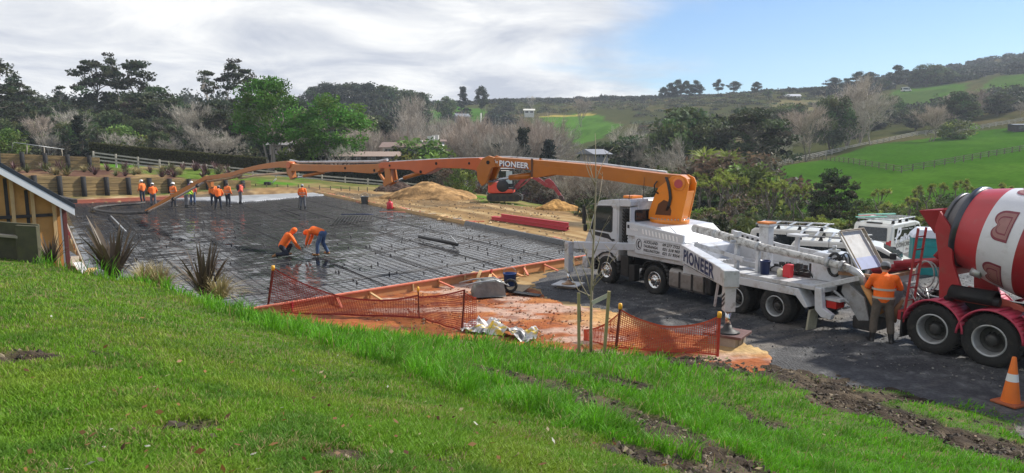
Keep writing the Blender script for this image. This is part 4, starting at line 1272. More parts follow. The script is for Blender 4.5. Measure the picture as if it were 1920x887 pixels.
for s_ in (1, -1):
    dr = MB().prism([(7.22, 1.22), (7.08, 1.68), (6.84, 2.46), (6.72, 2.50), (5.86, 2.56), (5.80, 2.50), (5.80, 1.0), (7.15, 1.0)], s_ * 1.171, s_ * 1.186).build('door', WHITE, cab, .01)
    MB().prism([(7.0, 1.72), (6.76, 2.36), (6.66, 2.42), (6.12, 2.45), (6.06, 2.40), (6.06, 1.74), (6.12, 1.70)], s_ * 1.187, s_ * 1.194).build('door_window', GLASS, dr)
    MB().prism([(7.08, 1.67), (6.79, 2.42), (6.70, 2.47), (6.08, 2.50), (6.01, 2.44), (6.01, 1.70), (6.08, 1.65)], s_ * 1.1855, s_ * 1.189).build('window_seal', BLACK, dr)
    MB().bb(5.90, 6.06, s_ * 1.187, s_ * 1.205, 1.40, 1.46).build('door_handle', BLACK, dr, .01)
    MB().prism([(6.95, 1.62), (6.2, 1.60), (5.95, 1.36), (6.2, 1.44), (6.9, 1.5)], s_ * 1.187, s_ * 1.190).build('door_stripe', BLACKINK, dr)
    mi = MB().box((7.2, s_ * 1.36, 2.15), (.12, .1, .62), None).box((7.15, s_ * 1.35, 1.72), (.12, .1, .22)).build('mirror', BLACK, cab, .03)
    MB().tube([(6.95, s_ * 1.15, 2.5), (7.15, s_ * 1.33, 2.5), (7.18, s_ * 1.34, 1.6), (7.05, s_ * 1.15, 1.6)], .018, 6).build('mirror_arm', BLACK, mi)
MB().add([(7.130, -1.0, 1.78), (7.130, 1.0, 1.78), (6.865, .95, 2.49), (6.865, -.95, 2.49)], [(0, 1, 2, 3)]).build('windscreen', GLASS, cab, 0, Matrix.Translation((.012, 0, .004)))
MB().prism(rounded(.30, .99, 2.06, 2.42, .06), 0, .012, lambda a_, t, c_: (5.222 - t + (c_ - 1.2) * .0135, a_, c_)).build('rear_window_seal', BLACK, cab)
MB().prism(rounded(.34, .95, 2.10, 2.38, .05), 0, .017, lambda a_, t, c_: (5.222 - t + (c_ - 1.2) * .0135, a_, c_)).build('rear_window', GLASS, cab)
MB().bb(7.37, 7.40, -.8, .8, .95, 1.2).build('grille', BLACK, cab)
MB().bb(7.2, 7.48, -1.2, 1.2, .35, .72).build('bumper', WHITE2, cab, .04)
for s_ in (-1, 1): MB().bb(7.45, 7.492, s_ * .95 - .15, s_ * .95 + .15, .5, .65).build('headlight', CHROME, cab, .02)
MB().bb(5.8, 6.2, .1, .6, 2.71, 2.80).build('roof_beacon', AMBER, cab, .03)
MB().prism([(6.86, 2.55), (7.06, 2.50), (7.0, 2.42), (6.82, 2.48)], -1.12, 1.12).build('sun_visor', BLACK, cab, .01)
m = MB()
for x, y in ((5.6, .9), (5.4, -.4), (5.4, .5)): m.cyl((x, y, 2.70), (x - .05, y, 3.0 if y > .6 else 3.4), .012, .006, 6)
m.build('aerial', BLACK, cab)
# ribbed black intake column standing in the recess behind the door
b = MB().prism([(5.30 + .30 * k / 8, .86 + .34 * math.sin(math.pi * k / 8) ** .5) for k in range(9)], 1.25, 2.42, lambda a_, t, c_: (a_, c_, t))
for i in range(11):
    z = 1.32 + i * .10
    b.beam((5.29, 1.13, z), (5.46, 1.225, z + .05), .03, .035).beam((5.46, 1.225, z + .05), (5.62, 1.12, z + .09), .03, .035)
b.build('intake_column', RUBBER, pump)
# pedestal frame and side panels
PANEL = mat('grey_white_panel', (.52, .54, .58), rough=.42, var=.06, dirt=(.3, .27, .24), damt=.2, coat=.1)
up = MB().prism([(5.32, 1.66), (5.32, 2.06), (3.02, 1.88), (3.02, 1.62)], 1.17, 1.25).build('vent_panel', PANEL, pump, .012)
m = MB()
for i in range(11):
    x = 4.55 - i * .135; z = 1.83 - i * .009
    m.prism([(x, z - .07), (x + .055, z - .07), (x + .09, z + .08), (x + .035, z + .08)], 1.2505, 1.254)
m.build('vent_slots', WHITEINK, up)
MB().bb(5.18, 5.27, 1.2505, 1.255, 1.88, 1.98).build('maker_mark', BLACKINK, up)
lettering('PIONEER', .34, .07, WHITEINK, up, (5.14, 1.252, 1.84), (-1, 0, -.06), (0, 0, 1), .02)
sp2 = MB().prism([(4.92, 1.15), (4.92, 1.68), (3.02, 1.65), (3.02, 1.14)], 1.18, 1.265).build('sign_panel', PANEL, pump, .012)
RX, UZ = (-1, 0, -.015), (0, 0, 1)
for i, (t, num) in enumerate((('AUCKLAND', '09 277 7722'), ('TAURANGA', '021 518 903'), ('WELLINGTON', '021 51 9354'))):
    z = 1.50 - i * .125
    lettering(t, .58 if i < 2 else .66, .085, BLACKINK, sp2, (4.54, 1.268, z), RX, UZ, .024, .003, .25)
    lettering(num, .66, .088, BLACKINK, sp2, (3.77, 1.268, z - .01), RX, UZ, .024, .003, .25)
m = MB()
pts = [(4.74 + .11 * math.cos(t), 1.272, 1.44 + .16 * math.sin(t)) for t in np.linspace(0, 2 * math.pi, 25)]
m.tube(pts, .008, 5)
m.tube([(4.70, 1.272, 1.54), (4.75, 1.272, 1.51), (4.77, 1.272, 1.44), (4.75, 1.272, 1.37), (4.70, 1.272, 1.34)], .018, 6)
m.build('telephone_mark', BLACKINK, sp2)
m = MB().bb(4.55, 3.06, 1.266, 1.268, 1.595, 1.602).bb(4.55, 3.7, 1.266, 1.268, 1.195, 1.202)
m.build('ruled_lines', BLACKINK, sp2)
# pedestal block under the turret and sloping rear cover
ped = MB().prism([(5.35, 1.0), (5.38, 1.66), (5.35, 2.04), (5.15, 2.06), (4.0, 2.0), (3.35, 1.55), (3.02, 1.5), (3.0, 1.0)], -1.16, 1.165).build('pedestal', WHITE, pump, .03)
MB().prism([(3.98, 2.003), (3.36, 1.585), (3.40, 1.56), (4.0, 1.97)], .2, .75).build('sloped_cover', WHITE, pump, .005)
# front support leg, swung out over the lawn side
padF = tl(at_z(1066, 541)); padR = tl(at_z(1363, 648))
zF = at_y(1068, 453, at_z(1066, 541)[1])[2]
lg = MB().beam((4.95, 1.16, 1.33), (padF.x - .1, padF.y - .1, zF - .10), .17, .22).build('front_outrigger', WHITE, pump, .015)
dv = (Vector((padF.x, padF.y, 0)) - Vector((4.95, 1.2, 0))).normalized(); nv_ = Vector((-dv.y, dv.x, 0))
if nv_.y < 0: nv_ = -nv_
for t0, t1, mm_ in ((.30, .62, REDLENS), (.95, 1.2, WHITEINK), (1.22, 1.45, WHITEINK)):
    q = Vector((4.95, 1.16, 1.34)) + dv * t0 + nv_ * .088
    MB().beam(q, q + dv * (t1 - t0), .006, .09).build('reflector', mm_, lg)
MB().bb(-.10, .10, -.10, .10, .52, zF - .0).build('leg_tube', WHITE2, lg, .015, Matrix.Translation((padF.x, padF.y, 0)))
MB().cyl((padF.x, padF.y, .16), (padF.x, padF.y, .55), .05).build('leg_rod', CHROME, lg)
MB().lathe([(.001, .24), (.06, .24), (.14, .17), (.22, .15), (.001, .15)], lambda x, y, z: (padF.x + x, padF.y + y, z), 18).build('foot', RUST, lg)
# rear support leg with the big name
zA = 1.36; PR = Vector((2.98, 1.16, zA))
Ywr = at_z(1363, 648)[1]
zR0, zR1 = at_y(1351, 535, Ywr)[2], at_y(1351, 507, Ywr)[2]
endc = Vector((padR.x, padR.y, (zR0 + zR1) / 2))
dd = (endc - PR); Lr = dd.length; du = dd.normalized(); hz = Vector((du.x, du.y, 0)).normalized(); sdn = Vector((-hz.y, hz.x, 0))
if sdn.dot(Vector((0, 1, 0))) < 0 and False: sdn = -sdn
vis = Vector(tl((0, 0, H))) - PR
if sdn.dot(vis) < 0: sdn = -sdn
hw = .15
def armp(t, z_, s_): return PR + Vector((du.x, du.y, du.z)) * t + Vector((0, 0, z_)) + sdn * s_
h0, h1 = .27, .19
m = MB().add([armp(0, -h0, -hw), armp(0, -h0, hw), armp(0, h0, hw), armp(0, h0, -hw), armp(Lr, -h1, -hw), armp(Lr, -h1, hw), armp(Lr, h1, hw), armp(Lr, h1, -hw)],
             [(0, 1, 2, 3), (4, 5, 6, 7), (0, 1, 5, 4), (1, 2, 6, 5), (2, 3, 7, 6), (3, 0, 4, 7)])
rl = m.build('rear_outrigger', WHITE, pump, .02)
o0 = armp(Lr * .10, -.15, hw); tw = Lr * .74
lettering('PIONEER', tw, .34, mat('navy_ink', (.012, .022, .085), rough=.5, var=.05), rl, o0, du, Vector((0, 0, 1)) - du * du.z, .035, .006, 0, 'lettering', 1.08)
MB().beam(armp(Lr * .12, -.215, hw + .004), armp(Lr * .84, -.165, hw + .004), .004, .012).build('ruled_line', BLACKINK, rl)
Z_ = lambda z: Vector((padR.x, padR.y, z))
MB().bb(-.17, .17, -.17, .17, zR0 - .02, zR1 + .02).build('leg_head', WHITE2, rl, .02, Matrix.Translation((padR.x, padR.y, 0)) @ Matrix.Rotation(math.atan2(hz.y, hz.x), 4, 'Z'))
lt = MB().bb(-.12, .12, -.12, .12, .78, zR0).build('leg_tube', WHITE2, rl, .015, Matrix.Translation((padR.x, padR.y, 0)) @ Matrix.Rotation(math.atan2(hz.y, hz.x), 4, 'Z'))
MB().cyl(Z_(.40), Z_(.8), .065).build('leg_rod', CHROME, rl)
MB().lathe([(.001, .47), (.08, .47), (.10, .40), (.20, .33), (.27, .31), (.001, .31)], lambda x, y, z: (padR.x + x, padR.y + y, z), 20).build('foot', CHASSIS, rl)
m = MB()
for k in range(3):
    z = .82 + k * .10
    a_, b_ = Z_(z) - hz * .122 + sdn * .124, Z_(z + .14) + hz * .122 + sdn * .124
    m.add([a_, b_, b_ + Vector((0, 0, .055)), a_ + Vector((0, 0, .055))], [(0, 1, 2, 3)])
m.build('hazard_stripes', BLACKINK, lt)
MB().beam(armp(Lr * .80, -h1, 0), armp(Lr * .74, -.85, 0), .05, .05).build('drop_bar', WHITE2, rl)

# deck behind the pedestal, with rear guard brackets
dk = MB().bb(-1.05, 3.0, -1.2, 1.2, 1.0, 1.10).build('deck', WHITE2, pump, .012)
MB().prism([(3.0, .82), (3.0, 1.02), (-.4, .99), (-.55, .80), (.6, .80)], 1.17, 1.235).build('deck_skirt', WHITE, pump, .012)
MB().prism([(-.38, .98), (-.62, .98), (-.90, .58), (-.80, .55)], .78, 1.22).build('mudguard', WHITE, pump, .01)
MB().bb(-.98, -.93, .82, 1.18, .10, .60).build('mud_flap', mat('cream_flap', (.36, .34, .25), rough=.7, var=.15, dirt=(.1, .08, .06), damt=.5), pump, .006, Matrix.Rotation(R(-6), 4, 'Y') @ Matrix.Translation((.1, 0, 0)))
for s_ in (1, -1):
    br = MB().prism([(-1.02, 1.08), (-1.20, 1.08), (-1.26, .62), (-1.50, .50), (-1.46, .38), (-1.22, .40), (-1.06, .55)], s_ * 1.06, s_ * 1.20).build('rear_bracket', WHITE, pump, .015)
    MB().prism([(-1.24, .80), (-1.50, .78), (-1.50, .62), (-1.26, .62)], s_ * .72, s_ * 1.05).build('tail_light', REDLENS, br, .01)
    MB().bb(-1.2, -1.6, s_ * .7, s_ * 1.07, .80, .86).build('light_guard', WHITE2, br)
MB().beam((-1.0, 1.12, 1.06), (-1.95, .75, 1.42), .10, .11).build('rear_stay', WHITE2, pump, .01)
MB().beam((-1.15, 1.13, 1.02), (-1.15, .6, 1.02), .16, .1).build('rear_step', WHITE2, pump, .01)
m = MB()
for x in (-1.25, -1.6): m.tube([(x, .9, .85), (x - .1, .5, .55), (x, .0, .5)], .03, 6)
m.tube([(-1.3, .85, 1.0), (-1.8, .7, .62), (-2.0, .55, .5)], .035, 6)
m.build('rear_pipework', STEEL, pump)

# machinery on the deck
mb = MB().prism([(-.42, 1.10), (-.42, 1.72), (-.55, 1.80), (-1.4, 1.76), (-1.48, 1.70), (-1.48, 1.10)], -.25, .45).build('water_tank', WHITE, pump, .03)
MB().bb(-.7, -.9, .0, .2, 1.80, 1.86).cyl((-.8, .1, 1.86), (-.8, .1, 1.95), .05).build('tank_filler', STEEL, mb)
MB().prism([(3.3, 1.1), (3.3, 1.86), (1.55, 1.62), (-1.35, 1.50), (-1.35, 1.1)], -1.22, -1.14).build('far_side_panel', WHITE2, pump, .01)
m = MB()
for i in range(8): m.bb(3.1 - i * .18, 3.02 - i * .18, -1.139, -1.135, 1.70 - i * .025, 1.77 - i * .025)
m.build('panel_slots', CHASSIS, pump)
hydm = MB()
rr = random.Random(77)
for i in range(9):
    x0_, y0_ = rr.uniform(-.35, .75), rr.uniform(.1, .5)
    hydm.tube([(x0_ + .22 * math.cos(t) , y0_ + .05 * math.sin(3 * t), 1.14 + .17 * math.sin(t) * rr.uniform(.9, 1.1)) for t in np.linspace(0, math.pi, 8)], .018, 5)
hydm.build('hydraulic_hoses', BLACK, pump)
hydm = MB()
for i in range(4):
    hydm.tube([(-1.1 - .08 * i + .12 * math.cos(t), .50, 1.50 + (.22 + .05 * i) * math.sin(t)) for t in np.linspace(0, math.pi, 9)], .018, 5)
hydm.build('tank_hoses', BLACK, pump)
m = MB().bb(-.35, .9, .05, .35, 1.101, 1.22)
for i in range(7):
    x0_ = -.3 + .17 * i
    m.box((x0_, .22, 1.24 + rr.uniform(0, .1)), (rr.uniform(.08, .16), rr.uniform(.08, .2), rr.uniform(.1, .3)))
m.build('pump_gear', CHASSIS, pump, .01)
MB().tube([(-1.05 + .17 * math.cos(t), .47, 1.55 + .27 * math.sin(t)) for t in np.linspace(0, 2 * math.pi, 20)], .035, 7).build('hose_coil', BLACK, pump)
MB().bb(-1.46, -1.6, .1, .4, 1.15, 1.5).build('green_box', mat('green_gear', (.01, .09, .05), rough=.5), pump, .01)
# bucket and red can carried on the deck
bk = bucket('bucket', PO + fx * .62 + lf * .82 + np.array([0, 0, 1.10]), .13, .36, NAVY, 'dark blue bucket standing on the pump truck deck', False)
cn2 = empty('jerry_can', PO + fx * .02 + lf * .72 + np.array([0, 0, 1.10]), PANG, 'small red can standing among hoses on the pump truck deck', 'can')
MB().prism([(-.11, 0), (.11, 0), (.12, .26), (.04, .34), (-.12, .34)], -.07, .07).build('can_body', REDPL, cn2, .02)
MB().cyl((.09, 0, .30), (.12, 0, .36), .03).build('cap', BLACK, cn2)
tag(MB().lathe([(.001, 0), (.08, 0), (.085, .14), (.06, .19), (.001, .2)], lambda x, y, z: (x, y, z), 14).build('bottle', mat('cream_plastic', (.55, .52, .40), rough=.5, var=.1), None), 'cream plastic bottle beside the red can on the deck', 'bottle').location = PO + fx * .22 + lf * .74 + np.array([0, 0, 1.10])
# delivery pipe down the deck
pts = [(3.25, .55, 2.02), (2.4, .62, 1.95), (1.6, .70, 1.86), (.9, .74, 1.78), (-.2, .78, 1.71), (-1.1, .80, 1.64), (-1.45, .80, 1.60), (-1.62, .78, 1.56)]
pp = MB().tube(pts, [.115, .115, .115, .10, .092, .09, .088, .085], 14).build('delivery_pipe', mat('worn_white_pipe', (.50, .49, .47), rough=.5, var=.15, dirt=(.07, .05, .03), damt=.7, dscale=7), pump)
for p in (pts[3], pts[5], pts[6], pts[1]):
    p = Vector(p); MB().cyl(p + Vector((.045, 0, .004)), p - Vector((.045, 0, .004)), .125, None, 14).build('pipe_clamp', STEEL, pp)

MB().tube([(-1.62, .78, 1.56), (-1.8, .76, 1.48), (-1.92, .74, 1.34), (-1.98, .72, 1.2)], [.085, .088, .088, .085], 12).build('pipe_elbow', STEEL, pp)
MB().tube([(-1.95, .73, 1.25), (-2.16, .66, .86), (-2.3, .6, .62)], [.085, .09, .09], 12).build('orange_pipe', mat('orange_rust_pipe', (.52, .25, .08), rough=.6, var=.2, dirt=(.35, .33, .3), damt=.35), pp)
for x, y, z in ((1.6, .70, 1.80), (.9, .74, 1.72)): MB().bb(x - .05, x + .05, y - .06, y + .06, 1.1, z).build('pipe_stand', WHITE2, pump, .01)
m = MB().bb(1.66, 1.54, .62, .80, 1.95, 2.1).bb(1.62, 1.56, .5, 1.0, 1.8, 1.88)
m.build('pipe_stand', WHITE2, pump, .01)
MB().beam((2.9, .9, 1.62), (1.2, .95, 1.42), .05, .12).build('deck_rail', WHITE2, pump, .01)
m = MB()
for i in range(5): m.tube([(2.3 - .1 * i, .5, 1.18 + .03 * i), (.3, .45, 1.16 + .02 * i)], .03, 6)
m.build('spare_rods', WHITE2, pump)
w_ = MB().bb(1.5, 1.2, -.3, -.05, 1.1, 2.2).bb(1.53, 1.17, -.33, -.02, 2.2, 2.28).build('boom_rest', WHITE2, pump, .02)
MB().bb(1.53, 1.17, -.34, .0, 2.283, 2.33).build('rest_pad', mat('rest_pad', (.55, .18, .04), rough=.7, var=.2), w_)
MB().bb(.75, .35, -.6, -.2, 2.0, 2.06).bb(.6, .5, -.45, -.35, 1.1, 2.0).build('boom_rest', WHITE2, pump, .01)
# hopper with raised grate
hp = MB()
A = [(-1.30, -.72, 1.40), (-1.30, .66, 1.40), (-2.35, .66, 1.46), (-2.35, -.72, 1.46)]
Bq = [(-1.55, -.40, .50), (-1.55, .40, .50), (-2.30, .40, .50), (-2.30, -.40, .50)]
hp.add(A + Bq, [(4, 5, 6, 7), (0, 1, 5, 4), (1, 2, 6, 5), (2, 3, 7, 6), (3, 0, 4, 7)])
ho = hp.build('hopper', GREYST, pump); ho.modifiers.new('thick', 'SOLIDIFY').thickness = .03
m = MB()
for a_, b_ in zip(A, A[1:] + A[:1]): m.beam(a_, b_, .07, .07)
m.build('hopper_rim', RUST, ho)
MB().bb(-1.45, -2.45, -.6, .6, 1.2, 1.24).build('concrete_in_hopper', mat('wet_concrete', (.2, .2, .2), rough=.4, bump=.4, bscale=20), ho)
g0, g1, g2 = Vector((-1.66, .46, 1.50)), Vector((-1.66, -.50, 1.50)), Vector((-1.12, .50, 2.34))
upv = (g2 - g0); rt = (g1 - g0); nn = upv.cross(rt).normalized()
if nn.x > 0: nn = -nn
GR = mat('grate_plate', (.50, .49, .47), rough=.5, metal=.2, var=.15, dirt=(.28, .2, .14), damt=.4)
gp = MB().add([g0, g1, g1 + upv, g2, g0 - nn * .04, g1 - nn * .04, g1 + upv - nn * .04, g2 - nn * .04], [(0, 1, 2, 3), (4, 5, 6, 7), (0, 1, 5, 4), (1, 2, 6, 5), (2, 3, 7, 6), (3, 0, 4, 7)]).build('hopper_grate', GR, pump)
MB().add([g0 + nn * .004, g1 + nn * .004, g1 + upv * .3 + nn * .004, g0 + upv * .3 + nn * .004], [(0, 1, 2, 3)]).build('splash_plate', mat('blue_grey_plate', (.38, .42, .60), rough=.45, var=.1, dirt=(.3, .3, .3), damt=.3), gp)
m = MB()
for p, q_ in ((g1, g1 + upv), (g2, g2 + rt), (g0, g2)): m.beam(p + nn * .05, q_ + nn * .05, .016, .07 if p is not g0 else .03, nn)
m.build('grate_rim', mat('stained_rim', (.34, .29, .23), rough=.7, var=.3, dirt=(.4, .38, .35), damt=.5), gp)
MB().prism([(-1.45, 1.0), (-1.5, 1.3), (-2.0, .95), (-2.15, .45), (-1.9, .40)], .73, .80).build('hopper_side', GREYST, pump, .01)
MB().bb(-1.75, -2.25, .2, .78, .2, .5).build('agitator_box', CHASSIS, pump, .03)

# ------------------------------------------------------------------ turret and boom
T0 = PO + fx * 4.73
tip = at_z(272, 399, .35)
ub = tip - T0; ub[2] = 0; ub = ub / np.linalg.norm(ub)
wbm = np.array([-ub[1], ub[0], 0])
if wbm @ (np.array([0, 0, 0]) - T0) < 0: wbm = -wbm
u_l, w_l = Vector((ub @ fx, ub @ lf, 0)), Vector((wbm @ fx, wbm @ lf, 0))
def bf(s_, w_, z_): return Vector((4.73, 0, 0)) + u_l * s_ + w_l * w_ + Vector((0, 0, z_))
BX = Matrix(((u_l.x, w_l.x, 0, 4.73), (u_l.y, w_l.y, 0, 0), (0, 0, 1, 0), (0, 0, 0, 1)))
def bprism(poly, w0, w1, name, m_, parent, bev=.012):
    return MB().prism(poly, w0, w1).build(name, m_, parent, bev, BX)
tr = MB().lathe([(.001, 1.99), (.57, 1.99), (.60, 2.02), (.60, 2.12), (.54, 2.18), (.001, 2.18)], lambda x, y, z: (4.73 + x, y, z), 40).build('turret', ORANGE3, pump)
m = MB()
for i in range(36):
    t = 2 * math.pi * i / 36; m.cyl((4.73 + .57 * math.cos(t), .57 * math.sin(t), 2.14), (4.73 + .57 * math.cos(t), .57 * math.sin(t), 2.185), .018, None, 6)
m.build('turret_bolts', STEEL, tr)
outl = [(.56, 2.12), (.56, 2.34), (.42, 2.75), (.26, 3.10), (.10, 3.22), (-.18, 3.46), (-.45, 3.50), (-.64, 3.42), (-.72, 3.25), (-.70, 3.05), (-.52, 2.12)]
for w0, w1 in ((.24, .31), (-.31, -.24)): bprism(outl, w0, w1, 'turret_plate', ORANGE3, tr)
bprism([(.55, 2.12), (.55, 2.36), (.48, 2.55), (.40, 2.55), (.40, 2.12)], -.24, .24, 'turret_front', ORANGE3, tr)
bprism([(-.50, 2.12), (-.68, 3.02), (-.62, 3.02), (-.42, 2.12)], -.24, .24, 'turret_back', ORANGE3, tr)
bprism([(.34, 2.27), (.24, 2.60), (.06, 2.74), (-.10, 2.68), (-.20, 2.42), (-.18, 2.27)], .311, .314, 'turret_opening_shade', mat('painted_recess_shade', (.10, .032, .006), rough=.7), tr, 0)  # flat sheet on the plate, the opening's inner shade put into its colour
MB().cyl((-.42, -.37, 3.24), (-.42, .37, 3.24), .13, None, 20).build('boom_pin', mat('pin_red', (.42, .06, .07), rough=.4), tr, 0, BX)
MB().lathe([(.13, .313), (.21, .313), (.21, .34), (.13, .34)], lambda x, y, h: (-.42 + x, h, 3.24 + y), 24).build('pin_collar', ORANGE3, tr, 0, BX)
m = MB()
for i in range(3):
    o_ = .05 * i
    m.tube([bf(-.02 + o_ * .5, .30, 3.42), bf(-.10 + o_ * .5, .345, 3.28), bf(-.17 + o_ * .5, .35, 3.02), bf(-.20 + o_ * .5, .35, 2.80), bf(-.16 + o_ * .5, .35, 2.60), bf(-.06 + o_ * .4, .30, 2.42)], .024, 6)
m.tube([bf(.30, .30, 3.3), bf(.38, .33, 3.18), bf(.36, .34, 3.0), bf(.24, .33, 2.92)], .024, 6)
m.build('turret_hoses', BLACK, tr)

s1 = bprism([(-.58, 3.22), (-.56, 3.38), (-.40, 3.50), (.14, 3.52), (2.61, 3.75), (4.6, 3.87), (6.66, 3.96), (7.05, 3.96), (7.05, 3.62), (5.7, 3.575), (5.05, 3.52), (4.2, 3.46), (3.5, 3.385), (2.61, 3.33), (.9, 3.15), (.31, 3.08), (-.3, 3.04), (-.5, 3.1)], -.235, .235, 'boom_section', ORANGE, tr, .015)
for w0, w1 in ((.236, .25), (-.25, -.236)):
    bprism([(3.4, 3.37), (4.2, 3.40), (4.9, 3.28), (5.12, 3.30), (5.15, 3.66), (4.95, 3.72), (3.6, 3.62)], w0, w1, 'cylinder_bracket', ORANGE, s1, .004)
    bprism([(5.05, 3.30), (5.14, 3.30), (5.14, 3.94), (5.05, 3.94)], w0 * 1.03, w1 * 1.03, 'bracket_rib', mat('painted_rib_shade', (.10, .04, .02), rough=.5) if w0 > 0 else ORANGE, s1, .004)  # near rib darkened, shade put into its colour; far rib stays orange
MB().tube([(5.3, 0, 3.34), (6.25, 0, 3.24)], .105, 16).build('boom_cylinder', ORANGE, s1, 0, BX)
MB().tube([(6.2, 0, 3.245), (7.25, 0, 3.08)], .055, 12).build('cylinder_rod', mat('rod_chrome', (.45, .5, .56), rough=.25, metal=.9), s1, 0, BX)
MB().tube([(.3, -.33, 3.53), (2.6, -.33, 3.745), (6.6, -.33, 3.95), (7.1, -.33, 3.95)], .062, 10).build('boom_pipe', WHITE2, s1, 0, BX)
# name on the first section
lettering('PIONEER', 1.32, .21, WHITEINK, s1, bf(6.55, .241, 3.655), -u_l - Vector((0, 0, .055)), (0, 0, 1), .03, .008, 0, 'lettering', 1.04)
lettering('PIONEER', 1.32, .21, mat('blue_shadow_ink', (.02, .03, .12), rough=.5), s1, bf(6.525, .238, 3.635), -u_l - Vector((0, 0, .055)), (0, 0, 1), .05, .004, 0, 'letter_shadow', 1.04)
lettering('The', .2, .12, WHITEINK, s1, bf(6.82, .241, 3.76), -u_l - Vector((0, 0, .05)), (0, 0, 1), .01, .008, .2)
# knuckle 1-2
k1 = None
for w0, w1 in ((.16, .27), (-.27, -.16)):
    kk = bprism([(6.72, 3.62), (6.80, 3.96), (7.05, 4.02), (7.35, 3.92), (7.62, 3.55), (7.58, 3.15), (7.38, 2.90), (7.16, 3.04), (7.06, 3.30), (6.9, 3.58)], w0, w1, 'boom_joint', ORANGE, s1, .01)
MB().cyl((7.06, -.30, 3.78), (7.06, .30, 3.78), .07, None, 14).build('joint_pin', DARKIN, s1, 0, BX)
s2 = bprism([(7.22, 3.36), (7.18, 3.6), (7.30, 3.80), (7.60, 3.945), (8.2, 3.93), (9.88, 3.86), (11.6, 3.77), (12.95, 3.70), (13.1, 3.62), (13.08, 3.46), (12.4, 3.44), (11.2, 3.42), (10.9, 3.30), (10.4, 3.26), (10.0, 3.40), (9.7, 3.53), (8.3, 3.53), (7.75, 3.48), (7.50, 3.30), (7.36, 3.10)], -.19, .19, 'boom_section', ORANGE2, s1, .015)
MB().cyl((8.05, -.2, 3.73), (8.05, .2, 3.73), .05, None, 10).cyl((12.4, -.2, 3.58), (12.4, .2, 3.58), .05, None, 10).cyl((10.6, -.215, 3.36), (10.6, .215, 3.36), .06, None, 10).cyl((9.75, -.2, 3.70), (9.75, .2, 3.70), .06, None, 10).build('section_pins', DARKIN, s2, 0, BX)
MB().tube([(10.6, 0, 3.36), (11.75, 0, 3.08)], .085, 14).build('boom_cylinder', ORANGE, s2, 0, BX)
MB().tube([(11.7, 0, 3.09), (12.32, 0, 2.93)], .045, 10).build('cylinder_rod', CHROME, s2, 0, BX)
for w0, w1 in ((.11, .19), (-.19, -.11)):
    bprism([(12.42, 3.46), (12.30, 2.90), (12.74, 2.70), (12.86, 2.80), (12.70, 3.10), (12.74, 3.46)], w0, w1, 'link_plate', ORANGE, s2, .008)
MB().beam((12.80, 0, 2.80), (13.28, 0, 3.24), .10, .10).build('link_bar', ORANGE, s2, .01, BX)
MB().tube([(7.6, -.28, 3.90), (10, -.28, 3.84), (12.9, -.28, 3.69)], .06, 10).build('boom_pipe', WHITE2, s2, 0, BX)
s3 = bprism([(12.92, 3.58), (13.05, 3.66), (13.3, 3.63), (15.74, 3.55), (18.87, 3.53), (19.35, 3.58), (19.42, 3.36), (19.2, 3.20), (18.6, 3.22), (17.4, 3.24), (16.9, 3.18), (16.5, 3.24), (15.0, 3.26), (13.7, 3.22), (13.2, 3.28), (12.98, 3.42)], -.15, .15, 'boom_section', ORANGE, s2, .012)
MB().tube([(17.0, 0, 3.20), (18.5, 0, 2.99)], .075, 12).build('boom_cylinder', ORANGE, s3, 0, BX)
MB().tube([(18.45, 0, 3.0), (19.35, 0, 2.87)], .04, 10).build('cylinder_rod', CHROME, s3, 0, BX)
bprism([(19.30, 3.30), (19.22, 2.88), (19.42, 2.80), (19.66, 3.10), (19.70, 3.36)], -.12, .12, 'link_plate', ORANGE, s3, .008)
MB().cyl((15.3, -.16, 3.42), (15.3, .16, 3.42), .06, None, 10).cyl((13.4, -.16, 3.36), (13.4, .16, 3.36), .06, None, 10).build('section_pins', DARKIN, s3, 0, BX)
MB().tube([(13.0, -.24, 3.80), (13.6, -.24, 3.72), (19.2, -.24, 3.62), (19.8, -.2, 3.7)], .06, 10).build('boom_pipe', WHITE2, s3, 0, BX)
s4 = bprism([(19.30, 3.50), (19.42, 3.66), (19.75, 3.68), (20.6, 3.62), (21.95, 3.47), (23.3, 3.27), (24.6, 3.03), (26.2, 2.86), (27.1, 2.78), (27.1, 2.58), (26.2, 2.65), (24.6, 2.80), (23.3, 3.06), (21.95, 3.25), (20.4, 3.36), (19.6, 3.34)], -.12, .12, 'boom_section', ORANGE, s3, .01)
MB().cyl((19.42, -.20, 3.50), (19.42, .20, 3.50), .15, None, 14).build('joint_pin', ORANGE2, s4, 0, BX)
MB().tube([(19.6, .0, 3.12), (22.6, .0, 2.92), (24.0, 0, 2.72)], .05, 10).build('boom_cylinder', mat('pale_tube', (.55, .38, .26), rough=.45, var=.1), s4, 0, BX)
MB().tube([(23.6, .12, 2.9), (24.6, .14, 2.72), (26.9, .14, 2.5)], .055, 8).build('boom_pipe', RUST, s4, 0, BX)
bprism([(26.7, 2.66), (26.6, 2.2), (26.8, 2.1), (27.15, 2.5)], -.09, .09, 'link_plate', ORANGE, s4, .006)
s5 = bprism([(26.9, 2.74), (27.15, 2.80), (29.72, 2.02), (32.0, 1.30), (34.45, .52), (34.40, .38), (32.0, 1.10), (29.72, 1.76), (27.2, 2.56)], -.09, .09, 'boom_section', ORANGE, s4, .008)
MB().tube([(27.3, .16, 2.42), (29.7, .16, 1.66), (32, .16, .98), (34.3, .12, .36)], .06, 10).build('boom_pipe', mat('worn_pipe', (.40, .33, .28), rough=.5, var=.2, dirt=(.1, .08, .06), damt=.4), s5, 0, BX)
